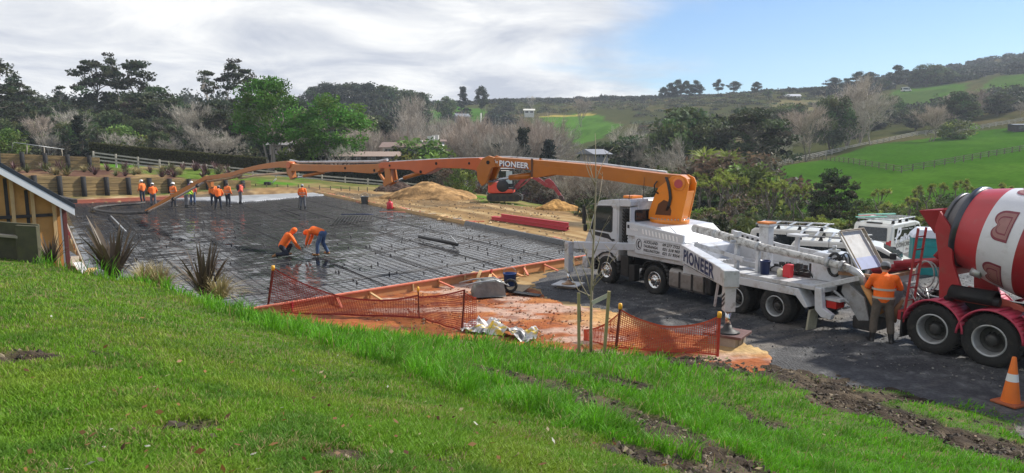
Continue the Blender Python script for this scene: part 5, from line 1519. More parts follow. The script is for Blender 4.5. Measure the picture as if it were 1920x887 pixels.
for a_, b_ in (((30.6, .16, 1.40), (30.75, .16, 1.355)), ((27.8, .16, 2.27), (27.95, .16, 2.22)), ((33.9, .13, .47), (34.1, .13, .41))): MB().tube([a_, b_], .105, 12).build('pipe_clamp', CHASSIS, s5, 0, BX)

# end hose lying in a loop on the mesh
hpts = [(274, 398), (255, 399), (238, 400), (215, 399), (195, 397), (180, 394), (176, 391), (183, 388), (200, 386), (225, 384), (250, 383), (272, 380)]
hz_ = [.42, .36, .28, .22, .2, .2, .2, .2, .2, .2, .22, .3]
eh = MB().tube([at_z(px, py, z) for (px, py), z in zip(hpts, hz_)], [.085, .1, .1] + [.085] * 9, 10).build('rubber_hose', mat('hose_rubber', (.045, .04, .036), rough=.7, var=.2, dirt=(.2, .18, .16), damt=.4), None)
tag(eh, 'thick dark rubber delivery hose looped on the mesh at the boom tip', 'hose')

# outrigger pads on cribbing
def pad(P, rz, label, plate, n, z0, th):
    root = empty('outrigger_pad', P, rz, label, 'outrigger pad')
    MB().bb(-.42, .42, -.38, .38, z0, z0 + th).build('steel_plate', plate, root, .01)
    for i in range(n):
        y = (i - (n - 1) / 2) * .26
        MB().bb(-.30, .30, y - .10, y + .10, .0, z0 - .002).build('timber_block', GREYTIMBER, root, .01)
    return root
pad(at_z(1363, 646), PANG + R(20), 'rusty steel plate on timber blocks beneath the PIONEER leg by the clay', mat('rusty_plate', (.12, .06, .055), rough=.7, var=.3, dirt=(.25, .2, .16), damt=.3), 3, .24, .06)
pad(at_z(1066, 540), PANG + R(30), 'pale plate on long timber beneath the front leg beside the formwork', WHITE2, 2, .11, .035)
# ================================================================== concrete mixer truck, backed up to the hopper
b1, b2 = at_z(1744, 663), at_z(1850, 688)
mf = (b2 - b1) / np.linalg.norm(b2 - b1)
MO = b1 - np.array([mf[1], -mf[0], 0]) * 1.2
MANG = math.atan2(mf[1], mf[0])          # local x towards its cab, local y away from the lawn
mixer = empty('concrete_mixer_truck', MO, MANG, 'red concrete mixer truck with white banded drum backed up to the pump hopper', 'mixer truck')
MRED = mat('mixer_red', (.33, .018, .026), rough=.45, var=.12, dirt=(.17, .07, .06), damt=.42, dscale=2.5, coat=.1)
MGUARD = mat('faded_red_guard', (.42, .035, .075), rough=.5, var=.15, dirt=(.22, .12, .11), damt=.35, dscale=4)
DRED = mat('drum_red', (.43, .03, .04), rough=.40, var=.1, scale=1.5, dirt=(.28, .12, .11), damt=.3, dscale=1.6, coat=.15)
DWHITE = mat('drum_white', (.60, .60, .64), rough=.42, var=.06, dirt=(.36, .34, .34), damt=.3, dscale=3)
DDARK = mat('drum_mouth_steel', (.10, .095, .10), rough=.5, var=.3, scale=2, dirt=(.22, .20, .19), damt=.45, dscale=3)
for x in (0.0, 1.085):
    for s_ in (-1, 1):
        wheel(mixer, x, s_ * 1.07, .53, .30, s_, RIM, 'drive')
        wheel(mixer, x, s_ * .72, .53, .27, s_, RIM, 'drive')
for x in (4.2, 5.6):
    for s_ in (-1, 1): wheel(mixer, x, s_ * 1.08, .50, .30, s_, RIM, 'steer')
m = MB()
for s_ in (-1, 1): m.bb(-.85, 6.4, s_ * .42 - .06, s_ * .42 + .06, .80, 1.08)
for x in (-.8, 1.9, 3.2, 5.0): m.bb(x - .06, x + .06, -.4, .4, .84, 1.04)
for x in (0, 1.085, 4.2, 5.6): m.cyl((x, -.9, .52), (x, .9, .52), .11)
m.build('chassis', CHASSIS, mixer)
for s_ in (-1, 1):
    for x, t0, t1 in ((0.0, .02, 3.0), (1.085, .05, 3.12)):
        rg = .60
        prof = [(x + rg * math.cos(t), .55 + rg * math.sin(t)) for t in np.linspace(t0, t1, 22)]
        g = MB()
        for (xa, za), (xb, zb) in zip(prof[:-1], prof[1:]):
            g.add([(xa, s_ * .58, za), (xa, s_ * 1.24, za), (xb, s_ * 1.24, zb), (xb, s_ * .58, zb)], [(0, 1, 2, 3)], True)
        go = g.build('mudguard', MGUARD, mixer); go.modifiers.new('thick', 'SOLIDIFY').thickness = .02
        MB().tube([(a_, s_ * 1.24, b_) for a_, b_ in prof], .022, 6).build('guard_lip', MGUARD, go)
    MB().bb(-.66, -.62, s_ * .7 - .0, s_ * 1.22, .22, .78).build('mud_flap', BLACK, mixer, .006)
MB().prism([(1.68, .60), (1.72, 1.02), (1.6, 1.15), (2.3, 1.15), (2.6, .8), (2.6, .60)], -1.24, -.6).build('side_locker', MGUARD, mixer, .02)
MB().bb(-.75, -.62, -1.2, 1.2, .58, .80).build('rear_bumper', MRED, mixer, .02)
# drum
dax0, dax1 = Vector((-.22, 0, 2.68)), Vector((4.0, 0, 1.92))
dd_ = (dax1 - dax0).normalized(); dup = Vector((-dd_.z, 0, dd_.x)); 
DPH = 0.0
def dr(x, y, h):
    p = dax0 + dd_ * h + dup * y + Vector((0, 1, 0)) * x
    return tuple(p)
def rad_at(h):
    return float(np.interp(h, [0, .08, .36, .62, 1.0, 1.6, 2.1, 3.0, 4.1, 4.3], [.66, .68, .85, .92, 1.02, 1.12, 1.15, 1.12, .78, .5]))
drum = MB().lathe([(.50, .35), (.58, .02), (.62, 0), (.64, .04), (rad_at(.32), .32), (rad_at(.36), .36)], dr, 48).build('drum_mouth', DDARK, mixer)
hs = [.62, .8, 1.02]
MB().lathe([(rad_at(h), h) for h in np.linspace(.36, .90, 6)], dr, 64).build('drum', DRED, mixer)
MB().lathe([(rad_at(h), h) for h in np.linspace(.90, 1.62, 7)], dr, 64).build('white_band', DWHITE, mixer)
MB().lathe([(rad_at(h), h) for h in np.linspace(1.62, 4.3, 18)] + [(.001, 4.3)], dr, 64).build('drum', mat('drum_dark_red', (.27, .012, .018), rough=.4, var=.12, dirt=(.2, .08, .07), damt=.3, coat=.15), mixer)
MB().lathe([(rad_at(.34) - .02, .27), (rad_at(.34) + .05, .29), (rad_at(.34) + .06, .37), (rad_at(.34) + .02, .41)], dr, 64).build('roller_ring', mat('ring_steel', (.06, .065, .08), rough=.28, metal=.6, var=.2), mixer)
MB().lathe([(.63, -.02), (.68, -.02), (.68, .05), (.63, .05)], dr, 48, True, True).build('mouth_ring', mat('mouth_ring', (.10, .10, .11), rough=.4, metal=.4), mixer)
# letter B emblems wrapped round the band
EMB1 = mat('emblem_maroon', (.19, .03, .05), rough=.5, var=.15, dirt=(.4, .3, .3), damt=.2)
EMB2 = mat('emblem_grey_red', (.30, .14, .13), rough=.5, var=.15)
def emblem(th):
    out_ = [(0, 0), (.16, 0), (.32, 0)] + [(.34 + .27 * math.cos(t), .27 + .27 * math.sin(t)) for t in np.linspace(-1.3, 1.15, 9)] + [(.32 + .24 * math.cos(t), .76 + .24 * math.sin(t)) for t in np.linspace(-.85, 1.4, 9)] + [(.3, 1), (.15, 1), (0, 1), (0, .8), (0, .6), (0, .4), (0, .2)]
    c = np.array((.27, .5)); P = np.array(out_)
    first = None
    for s0, s1, m_, lift in ((1.0, .84, EMB1, .008), (.84, .60, EMB2, .010), (.60, .50, EMB1, .012), (.50, .0, EMB2, .010)):
        rings = [c + (P - c) * f for f in np.linspace(s0, s1, 4)]
        vs = []
        for q in rings:
            for x, y in q:
                h = 1.255 - (x - .27) * .62; ang = th + (y - .5) * .60
                r_ = rad_at(h) + lift; vs.append(dr(r_ * math.cos(ang), r_ * math.sin(ang), h))
        n_ = len(P)
        o_ = MB().add(vs, [(i * n_ + k, i * n_ + (k + 1) % n_, (i + 1) * n_ + (k + 1) % n_, (i + 1) * n_ + k) for i in range(3) for k in range(n_)], True).build('emblem' if first is None else 'emblem_band', m_, mixer if first is None else first)
        first = first or o_
for k in range(6): emblem(R(-200 + 60 * k))
# rear frame, feed hopper, chutes, ladder
MB().prism([(-.10, 1.08), (-.16, 1.9), (-.30, 2.62), (-.22, 2.98), (.02, 2.66), (.12, 1.9), (.42, 1.15)], -.80, -.72).build('rear_frame', MRED, mixer, .01)
MB().prism([(-.10, 1.08), (-.16, 1.9), (-.30, 2.62), (-.22, 2.98), (.02, 2.66), (.12, 1.9), (.42, 1.15)], .72, .80).build('rear_frame', MRED, mixer, .01)
MB().bb(-.12, .05, -.72, .72, 1.62, 1.78).bb(-.05, .3, -.72, .72, 1.1, 1.22).build('frame_crossbar', MRED, mixer, .01)
MB().prism([(.3, 1.1), (.36, 1.45), (1.35, 1.22), (1.5, 1.1)], -.62, -.55).build('drum_support', mat('salmon_support', (.45, .10, .07), rough=.6, var=.15), mixer, .01)
MB().cyl((.42, -.62, 1.78), (.60, -.62, 1.74), .10, None, 14).build('support_roller', STEEL, mixer)
fh = MB()
fa = [(-.78, -.52, 2.95), (-.78, .52, 2.95), (-.1, .52, 3.02), (-.1, -.52, 3.02)]
fb = [(-.55, -.25, 2.45), (-.55, .25, 2.45), (-.18, .25, 2.5), (-.18, -.25, 2.5)]
fh.add(fa + fb, [(0, 1, 5, 4), (1, 2, 6, 5), (2, 3, 7, 6), (3, 0, 4, 7)])
fo = fh.build('feed_hopper', MRED, mixer); fo.modifiers.new('thick', 'SOLIDIFY').thickness = .015
def chute(p0, p1, w0, w1, name, m_):
    p0, p1 = Vector(p0), Vector(p1); n_ = 9
    d = (p1 - p0).normalized(); sd_ = d.cross(Vector((0, 0, 1))).normalized(); up_ = sd_.cross(d)
    vs = []
    for p, w in ((p0, w0), (p1, w1)):
        for k in range(n_):
            t = math.pi * k / (n_ - 1)
            vs.append(p + sd_ * (w * math.cos(t)) - up_ * (w * .95 * math.sin(t)))
    b_ = MB().add(vs, [(k, k + 1, n_ + k + 1, n_ + k) for k in range(n_ - 1)], True)
    o_ = b_.build(name, m_, mixer); o_.modifiers.new('thick', 'SOLIDIFY').thickness = .012
    return o_
chute((.15, 0, 2.0), (-1.45, .0, 1.70), .22, .20, 'main_chute', MRED)
chute((-1.25, .05, 1.69), (-2.05, .1, 1.42), .19, .17, 'chute_extension', MRED)
chute((-.15, .0, 2.45), (-.55, 0, 1.95), .30, .26, 'collector', MRED)
lad = MB()
for s_ in (-.16, .16): lad.beam((-.62, -1.02 + s_, .55), (-.46, -.98 + s_, 2.62), .035, .045)
for i in range(7): 
    z = .75 + .28 * i; x = -.62 + .16 * (z - .55) / 2.07
    lad.cyl((x, -1.18, z), (x, -.84, z), .014, None, 6)
lad.build('ladder', MRED, mixer)
MB().tube([(.1, -.85, 1.15), (.25, -.95, 1.28), (1.1, -.9, 1.26)], .09, 10).build('rolled_hose', BLACK, mixer)
m = MB().lathe([(.20, -.42), (.23, -.42), (.23, .42), (.20, .42)], lambda x, y, h: (.62 + h, -.92 + x * .9, 1.26 + abs(y)), 24)
m.build('spare_chute', BLACK, mixer)
MB().tube([(-.55 + .2 * math.cos(t), -.55, 1.55 + .30 * math.sin(t)) for t in np.linspace(0, 6.28, 20)], .018, 6).tube([(-.52 + .24 * math.cos(t), -.5, 1.5 + .34 * math.sin(t)) for t in np.linspace(0, 6.28, 20)], .018, 6).build('hose_loop', mat('grey_hose', (.32, .34, .35), rough=.5), mixer)
m = MB(); rr = random.Random(19)
for i in range(14):
    m.tube([(-.6 + rr.uniform(-.1, .3), -.8 + rr.uniform(-.2, .5), .85 + rr.uniform(0, .2)), (-.75 + rr.uniform(-.2, .2), -.7 + rr.uniform(-.2, .4), 1.1 + rr.uniform(-.1, .2)), (-.6 + rr.uniform(-.3, .3), -.6 + rr.uniform(-.2, .4), .8 + rr.uniform(-.1, .3))], .016, 5)
m.build('hydraulic_hoses', STEEL, mixer)
MB().bb(-.9, -.66, -.8, -.3, .82, 1.0).build('tool_tray', mat('tray_white', (.5, .48, .45), rough=.6, dirt=(.3, .15, .1), damt=.4), mixer, .01)
MB().tube([(-.85, -.75, .95), (-1.0, -.8, .7), (-.95, -.95, .45)], .06, 8).build('orange_hose_end', RUST, mixer)
# front pedestal and cab, out of the picture to the east
MB().bb(3.6, 4.3, -.6, .6, 1.08, 2.0).build('drum_pedestal', MRED, mixer, .03)
mc = MB().prism([(4.75, .75), (4.75, 2.75), (6.5, 2.75), (6.85, 1.9), (6.9, .75)], -1.2, 1.2).build('cab', WHITE, mixer, .06)
for s_ in (-1, 1): MB().prism([(5.3, 1.85), (5.3, 2.5), (6.35, 2.5), (6.6, 1.85)], s_ * 1.202, s_ * 1.208).build('window', GLASS, mc)
MB().add([(6.705, -1.05, 2.3), (6.705, 1.05, 2.3), (6.60, 1.0, 2.6), (6.60, -1.0, 2.6)], [(0, 1, 2, 3)]).build('windscreen', GLASS, mc, 0, Matrix.Translation((.02, 0, .0)))

# ================================================================== vans and toilet behind the trucks
VWHITE = mat('van_white', (.68, .67, .62), rough=.3, var=.04, dirt=(.4, .37, .3), damt=.2, coat=.4)
GREENSTRIP = mat('mint_plank', (.22, .55, .42), rough=.5, var=.1)
PINKSTRIP = mat('pink_plank', (.62, .25, .24), rough=.5, var=.1)
def make_van(loc, az, L, Wd, Hh, label, bands=3):
    """az: heading clockwise from +Y; local x forward, y left"""
    root = empty('work_van', loc, math.pi / 2 - az, label, 'van')
    body = [(0, .35), (-.02, .9), (.05, 1.15), (.22, Hh - .10), (.36, Hh), (L * .62, Hh), (L * .74, Hh - .1), (L * .90, 1.08), (L * .99, .92), (L, .38)]
    bd = MB().prism(body, -Wd / 2, Wd / 2).build('body', VWHITE, root, .07, seg=3)
    hw_ = Wd / 2
    for s_ in (-1, 1):
        MB().prism([(.42, 1.14), (.42, Hh - .20), (L * .60, Hh - .20), (L * .60, 1.14)], s_ * (hw_ + .001), s_ * (hw_ + .006)).build('side_window', GLASS, bd)
        MB().prism([(L * .63, 1.10), (L * .63, Hh - .19), (L * .71, Hh - .19), (L * .84, 1.10)], s_ * (hw_ + .001), s_ * (hw_ + .006)).build('door_window', GLASS, bd)
        MB().bb(L * .615, L * .618, s_ * (hw_ + .001), s_ * (hw_ + .004), .45, 1.7).bb(L * .34, L * .343, s_ * (hw_ + .001), s_ * (hw_ + .004), .45, 1.7).build('door_gap', SEAM, bd)
        MB().bb(L * .85, L * .80, s_ * (hw_ + .05), s_ * (hw_ + .18), 1.1, 1.3).build('mirror', BLACK, bd, .03)
        for x in (L * .20, L * .82):
            wheel(root, x, s_ * (hw_ - .1), .32, .2, s_, RIM, 'steer')
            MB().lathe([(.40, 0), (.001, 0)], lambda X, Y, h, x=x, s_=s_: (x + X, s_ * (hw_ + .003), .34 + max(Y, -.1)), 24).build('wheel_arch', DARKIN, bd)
        MB().prism([(-.012, .72), (-.03, .95), (.06, 1.16), (.12, 1.16), (.10, .72)], s_ * (hw_ - .16), s_ * (hw_ + .008)).build('tail_light', REDLENS, bd, .015)
    MB().add([(.03, -hw_ + .14, 1.12), (.03, hw_ - .14, 1.12), (.185, hw_ - .2, Hh - .16), (.185, -hw_ + .2, Hh - .16)], [(0, 1, 2, 3)]).build('rear_window', GLASS, bd, 0, Matrix.Translation((.0, 0, 0)))
    MB().add([(L * .75, -hw_ + .1, Hh - .14), (L * .75, hw_ - .1, Hh - .14), (L * .895, hw_ - .08, 1.14), (L * .895, -hw_ + .08, 1.14)], [(0, 1, 2, 3)]).build('windscreen', GLASS, bd, 0, Matrix.Translation((.012, 0, .012)))
    MB().bb(-.07, .04, -hw_ + .05, hw_ - .05, .35, .58).build('rear_bumper', VWHITE, root, .03)
    MB().bb(.30, .38, -.3, .3, Hh - .02, Hh + .03).build('brake_light', BLACK, bd, .01)
    rk = MB()
    for s_ in (-1, 1): rk.tube([(.35, s_ * (hw_ - .1), Hh + .13), (L * .66, s_ * (hw_ - .1), Hh + .13)], .028, 6)
    for i in range(5):
        x = .4 + i * (L * .6 - .3) / 4; rk.beam((x, -hw_ + .08, Hh + .14), (x, hw_ - .08, Hh + .14), .07, .03)
    ro = rk.build('roof_rack', STEEL, root)
    for i in range(4):
        for s_ in (-1, 1):
            x = .45 + i * (L * .6 - .4) / 3; MB().prism([(x - .1, Hh - .02), (x + .05, Hh - .02), (x + .02, Hh + .12), (x - .04, Hh + .12)], s_ * (hw_ - .13), s_ * (hw_ - .04)).build('rack_foot', BLACK, ro)
    return root, bd, hw_
vp = np.array([12.45, 28.0, -.55]); 
def van_z(px, py, Y): return at_y(px, py, Y)[2]
vr = at_y(1612, 500, 28.6)
van1, vb, hw1 = make_van((vr[0] + .10 , 28.1 , -.50), R(48), 4.3, 1.5, 1.80, 'white work van with black signwritten windows behind the hopper and red chute')
lettering('P', .62, .62, WHITEINK, vb, (.50, -hw1 - .009, 1.02), (1, 0, 0), (0, 0, 1), .03, .004, .35)
MB().beam((.44, -hw1 - .011, 1.22), (.80, -hw1 - .011, 1.24), .005, .045).build('pen_stroke', WHITEINK, vb)
lettering('alivus', 1.5, .30, WHITEINK, vb, (.98, -hw1 - .010, 1.02), (1, 0, .05), (0, 0, 1), .03, .004, .4)
lettering('CONCRETE', 1.85, .17, BLACKINK, vb, (.66, -hw1 - .007, .82), (1, 0, 0), (0, 0, 1), .012, .004)
lettering('Ph 021', .65, .10, mat('maroon_ink', (.12, .03, .05), rough=.5), vb, (1.75, -hw1 - .007, .62), (1, 0, 0), (0, 0, 1), .01, .004)
lettering('Driveways  Floors', 1.2, .07, WHITEINK, vb, (1.15, -hw1 - .010, 1.50), (1, 0, -.03), (0, 0, 1), .01, .004)
vrot = math.pi / 2 - R(48)
def on_van(x, y, z): 
    v = van1.location; c_, s_ = math.cos(vrot), math.sin(vrot)
    return Vector((v.x + x * c_ - y * s_, v.y + x * s_ + y * c_, v.z + z))
tag(MB().beam(on_van(.35, .75, 1.98), on_van(1.3, -.1, 1.99), .09, .04).build('plank', GREENSTRIP, None, .004), 'mint green plank tied across the signwritten van roof at its rear corner', 'plank')
tag(MB().beam(on_van(.75, .78, 2.0), on_van(2.3, .35, 2.0), .09, .04).build('plank', PINKSTRIP, None, .004), 'pink plank lying along the signwritten van roof', 'plank')
tag(MB().beam(on_van(1.0, .9, 2.02), on_van(2.6, .05, 2.02), .10, .05).build('plank', GREENSTRIP, None, .004), 'longer mint green plank beside the pink one on the signwritten van', 'plank')
p2 = on_ground(1392, 27)
van2, vb2, _ = make_van((p2[0] + .1, 26.6, -.42), R(122), 4.3, 1.5, 1.82, 'white van with ladder racks parked behind the pump truck pipe')
p3 = on_ground(1440, 25)
van3, vb3, _ = make_van((p3[0] + .4, 24.3, -.30), R(118), 3.9, 1.45, 1.55, 'lower white van with dark roof slots close behind the pump truck')
m = MB()
for i in range(3): m.beam((.6 + i * .75, .15, 1.556), (1.15 + i * .75, .13, 1.556), .12, .006)
m.build('roof_slots', BLACK, vb3)
p4 = on_ground(1568, 27)
van4, _, _ = make_van((p4[0] - 2.0, 28.6, -.9), R(100), 3.8, 1.4, 1.55, 'white car roof just showing beside the raised hopper grate')
# portable toilet
TEAL = mat('teal_plastic', (.008, .19, .20), rough=.45, var=.1, dirt=(.08, .14, .13), damt=.3)
tp = (at_y(1731, 500, 24.0)[0], 24.0, -.42)
to = empty('portable_toilet', tp, R(-24), 'teal portable toilet with white peaked roof behind the red chute', 'portable toilet')
MB().bb(-.42, .42, -.5, .5, .12, 1.70).build('cabin', TEAL, to, .03)
MB().bb(-.33, .33, -.525, -.501, .2, 1.60).build('door', mat('teal_door', (.01, .23, .235), rough=.4, var=.1), to, .01)
MB().prism([(-.47, 1.70), (-.42, 1.80), (-.24, 1.99), (.24, 1.99), (.42, 1.80), (.47, 1.70)], -.55, .55).build('roof', mat('roof_white', (.62, .66, .74), rough=.45, var=.05), to, .03)
MB().bb(-.45, .45, -.52, .52, .0, .12).build('base', CHASSIS, to, .01)
m = MB()
for i in range(4): m.bb(-.32, .32, -.535, -.526, .45 + i * .32, .47 + i * .32)
m.build('ribs', TEAL, to)

# ================================================================== mini excavator
ep = at_z(948, 377)
EXR = mat('excavator_orange_red', (.74, .075, .035), rough=.42, var=.08, dirt=(.4, .2, .1), damt=.2)
EXB = mat('excavator_boom_red', (.38, .04, .05), rough=.45, var=.15, dirt=(.4, .25, .18), damt=.4)
ex_ = empty('mini_excavator', ep, R(-6), 'small red and black excavator digging at the yellow dirt beyond the slab', 'excavator')
for s_ in (-1, 1):
    pts = [(-1.15 + .30 * math.cos(t), .32 + .30 * math.sin(t)) for t in np.linspace(math.pi * .5, math.pi * 1.5, 10)] + [(1.0 + .30 * math.cos(t), .32 + .30 * math.sin(t)) for t in np.linspace(-math.pi * .5, math.pi * .5, 10)]
    tk = MB().prism(pts, s_ * .65 - .2, s_ * .65 + .2).build('track', mat('muddy_track', (.06, .05, .04), rough=.85, var=.4, scale=6, bump=.5, bscale=15), ex_, .02)
    m = MB()
    for x in (-1.15, -.6, -.05, .5, 1.0): m.cyl((x, s_ * .65 - .21, .30), (x, s_ * .65 + .21, .30), .17, None, 12)
    m.build('track_rollers', CHASSIS, tk)
MB().bb(-.6, .6, -.4, .4, .5, .66).build('undercarriage', CHASSIS, ex_, .02)
MB().bb(1.3, 1.36, -.85, .85, .1, .5).beam((.4, 0, .4), (1.3, 0, .3), .5, .1).build('dozer_blade', CHASSIS, ex_, .01)
MB().prism([(-1.35, .75), (-1.30, 1.55), (-1.0, 1.68), (-.45, 1.45), (-.35, 1.05), (.65, 1.0), (.72, .70), (-1.2, .66)], -.8, .8).build('engine_cover', EXR, ex_, .06)
MB().lathe([(.5, -.02), (.46, .02), (.001, .02)], lambda x, y, h: (-.15 + x, -.80 - h, 1.25 + y), 20).build('black_panel', BLACK, ex_)
cbm = MB()
for x, y in ((-.45, -.7), (-.45, .35), (.75, -.7), (.72, .35)): cbm.beam((x, y, 1.0), (x * (.9 if x > 0 else 1), y, 2.55), .07, .07)
cbm.bb(-.5, .72, -.75, .4, 2.50, 2.60).bb(-.5, .8, -.75, .4, .98, 1.08)
co_ = cbm.build('cab', CHASSIS, ex_, .02)
MB().bb(-.42, .70, -.735, -.725, 1.15, 2.46).bb(.735, .745, -.62, .3, 1.15, 2.46).bb(-.49, -.48, -.62, .3, 1.5, 2.46).build('cab_glass', GLASS, co_)
MB().bb(.12, .62, -.745, -.737, 1.45, 2.44).build('painted_bright_pane', mat('painted_bright_glass', (.45, .55, .58), rough=.2, var=.1), co_)  # pale overlay on the cab glass, its brightness put into the colour
MB().bb(-.5, .74, -.77, .42, 2.602, 2.66).build('cab_roof', STEEL, co_, .02)
bm_ = MB().prism([(.7, 1.0), (.8, 1.3), (1.5, 2.0), (2.05, 2.25), (2.5, 2.05), (3.45, 1.35), (3.30, 1.12), (2.35, 1.75), (2.0, 1.88), (1.65, 1.75), (1.0, 1.1)], -.14, .14).build('boom', EXB, ex_, .02)
MB().tube([(.9, -.2, .95), (1.5, -.2, 1.35), (2.0, -.2, 1.8)], .06, 8).build('boom_cylinder', EXB, bm_)
st_ = MB().prism([(3.15, 1.25), (3.2, 1.75), (3.5, 1.85), (3.85, 1.6), (4.55, .45), (4.40, .30), (3.9, .95), (3.5, 1.1)], -.12, .12).build('stick', EXB, ex_, .02)
MB().tube([(2.4, 0, 2.12), (3.3, 0, 1.82)], .06, 8).tube([(3.7, 0, 1.75), (4.45, 0, .75)], .05, 8).build('stick_cylinder', CHASSIS, st_)
MB().prism([(4.30, .50), (4.60, .50), (4.75, .15), (4.55, -.22), (4.15, -.25), (4.05, -.05), (4.35, .05)], -.3, .3).build('bucket', mat('bucket_steel', (.10, .05, .045), rough=.6, var=.3), ex_, .02)
# ================================================================== people
SKIN = mat('skin', (.42, .24, .17), rough=.55, var=.08)
HIVIS = mat('hi_vis_orange', (.97, .16, .010), rough=.75, var=.12, scale=7, bump=.3, bscale=14)
HIVIS2 = mat('hi_vis_faded', (.92, .20, .035), rough=.8, var=.15, scale=7, bump=.3, bscale=14, dirt=(.35, .2, .12), damt=.15)
HIPINK = mat('hi_vis_pink_orange', (.85, .14, .09), rough=.8, var=.12, scale=7, bump=.3, bscale=14)
LIME = mat('hi_vis_lime', (.50, .80, .06), rough=.75, var=.12)
JEANS = mat('jeans', (.06, .10, .19), rough=.85, var=.25, scale=9, dirt=(.2, .19, .17), damt=.3)
DARKTR = mat('dark_trousers', (.025, .03, .045), rough=.85, var=.25, scale=9, dirt=(.12, .11, .1), damt=.3)
GREYTR = mat('grey_trousers', (.13, .13, .14), rough=.85, var=.25, scale=9, dirt=(.25, .23, .2), damt=.35)
BROWNTR = mat('brown_trousers', (.10, .08, .065), rough=.9, var=.25, scale=8, bump=.4, bscale=12, dirt=(.22, .19, .16), damt=.35)
BOOT = mat('black_gumboot', (.012, .012, .014), rough=.45, var=.2, dirt=(.1, .09, .08), damt=.3)
TANBOOT = mat('tan_boot', (.35, .16, .05), rough=.7, var=.2)
YSOLE = mat('yellow_sole', (.55, .38, .05), rough=.6, var=.15)
HATW = mat('white_hard_hat', (.78, .78, .76), rough=.35, var=.04)
HATG = mat('grey_cap', (.17, .18, .20), rough=.85, var=.2, scale=8)
HATK = mat('dark_hat', (.02, .022, .03), rough=.8, var=.2)
HAIR = mat('dark_hair', (.03, .02, .015), rough=.8, var=.3)
REFL = mat('reflective_tape', (.42, .36, .30), rough=.4, var=.1)
EYE = mat('eye', (.02, .015, .01), rough=.2)

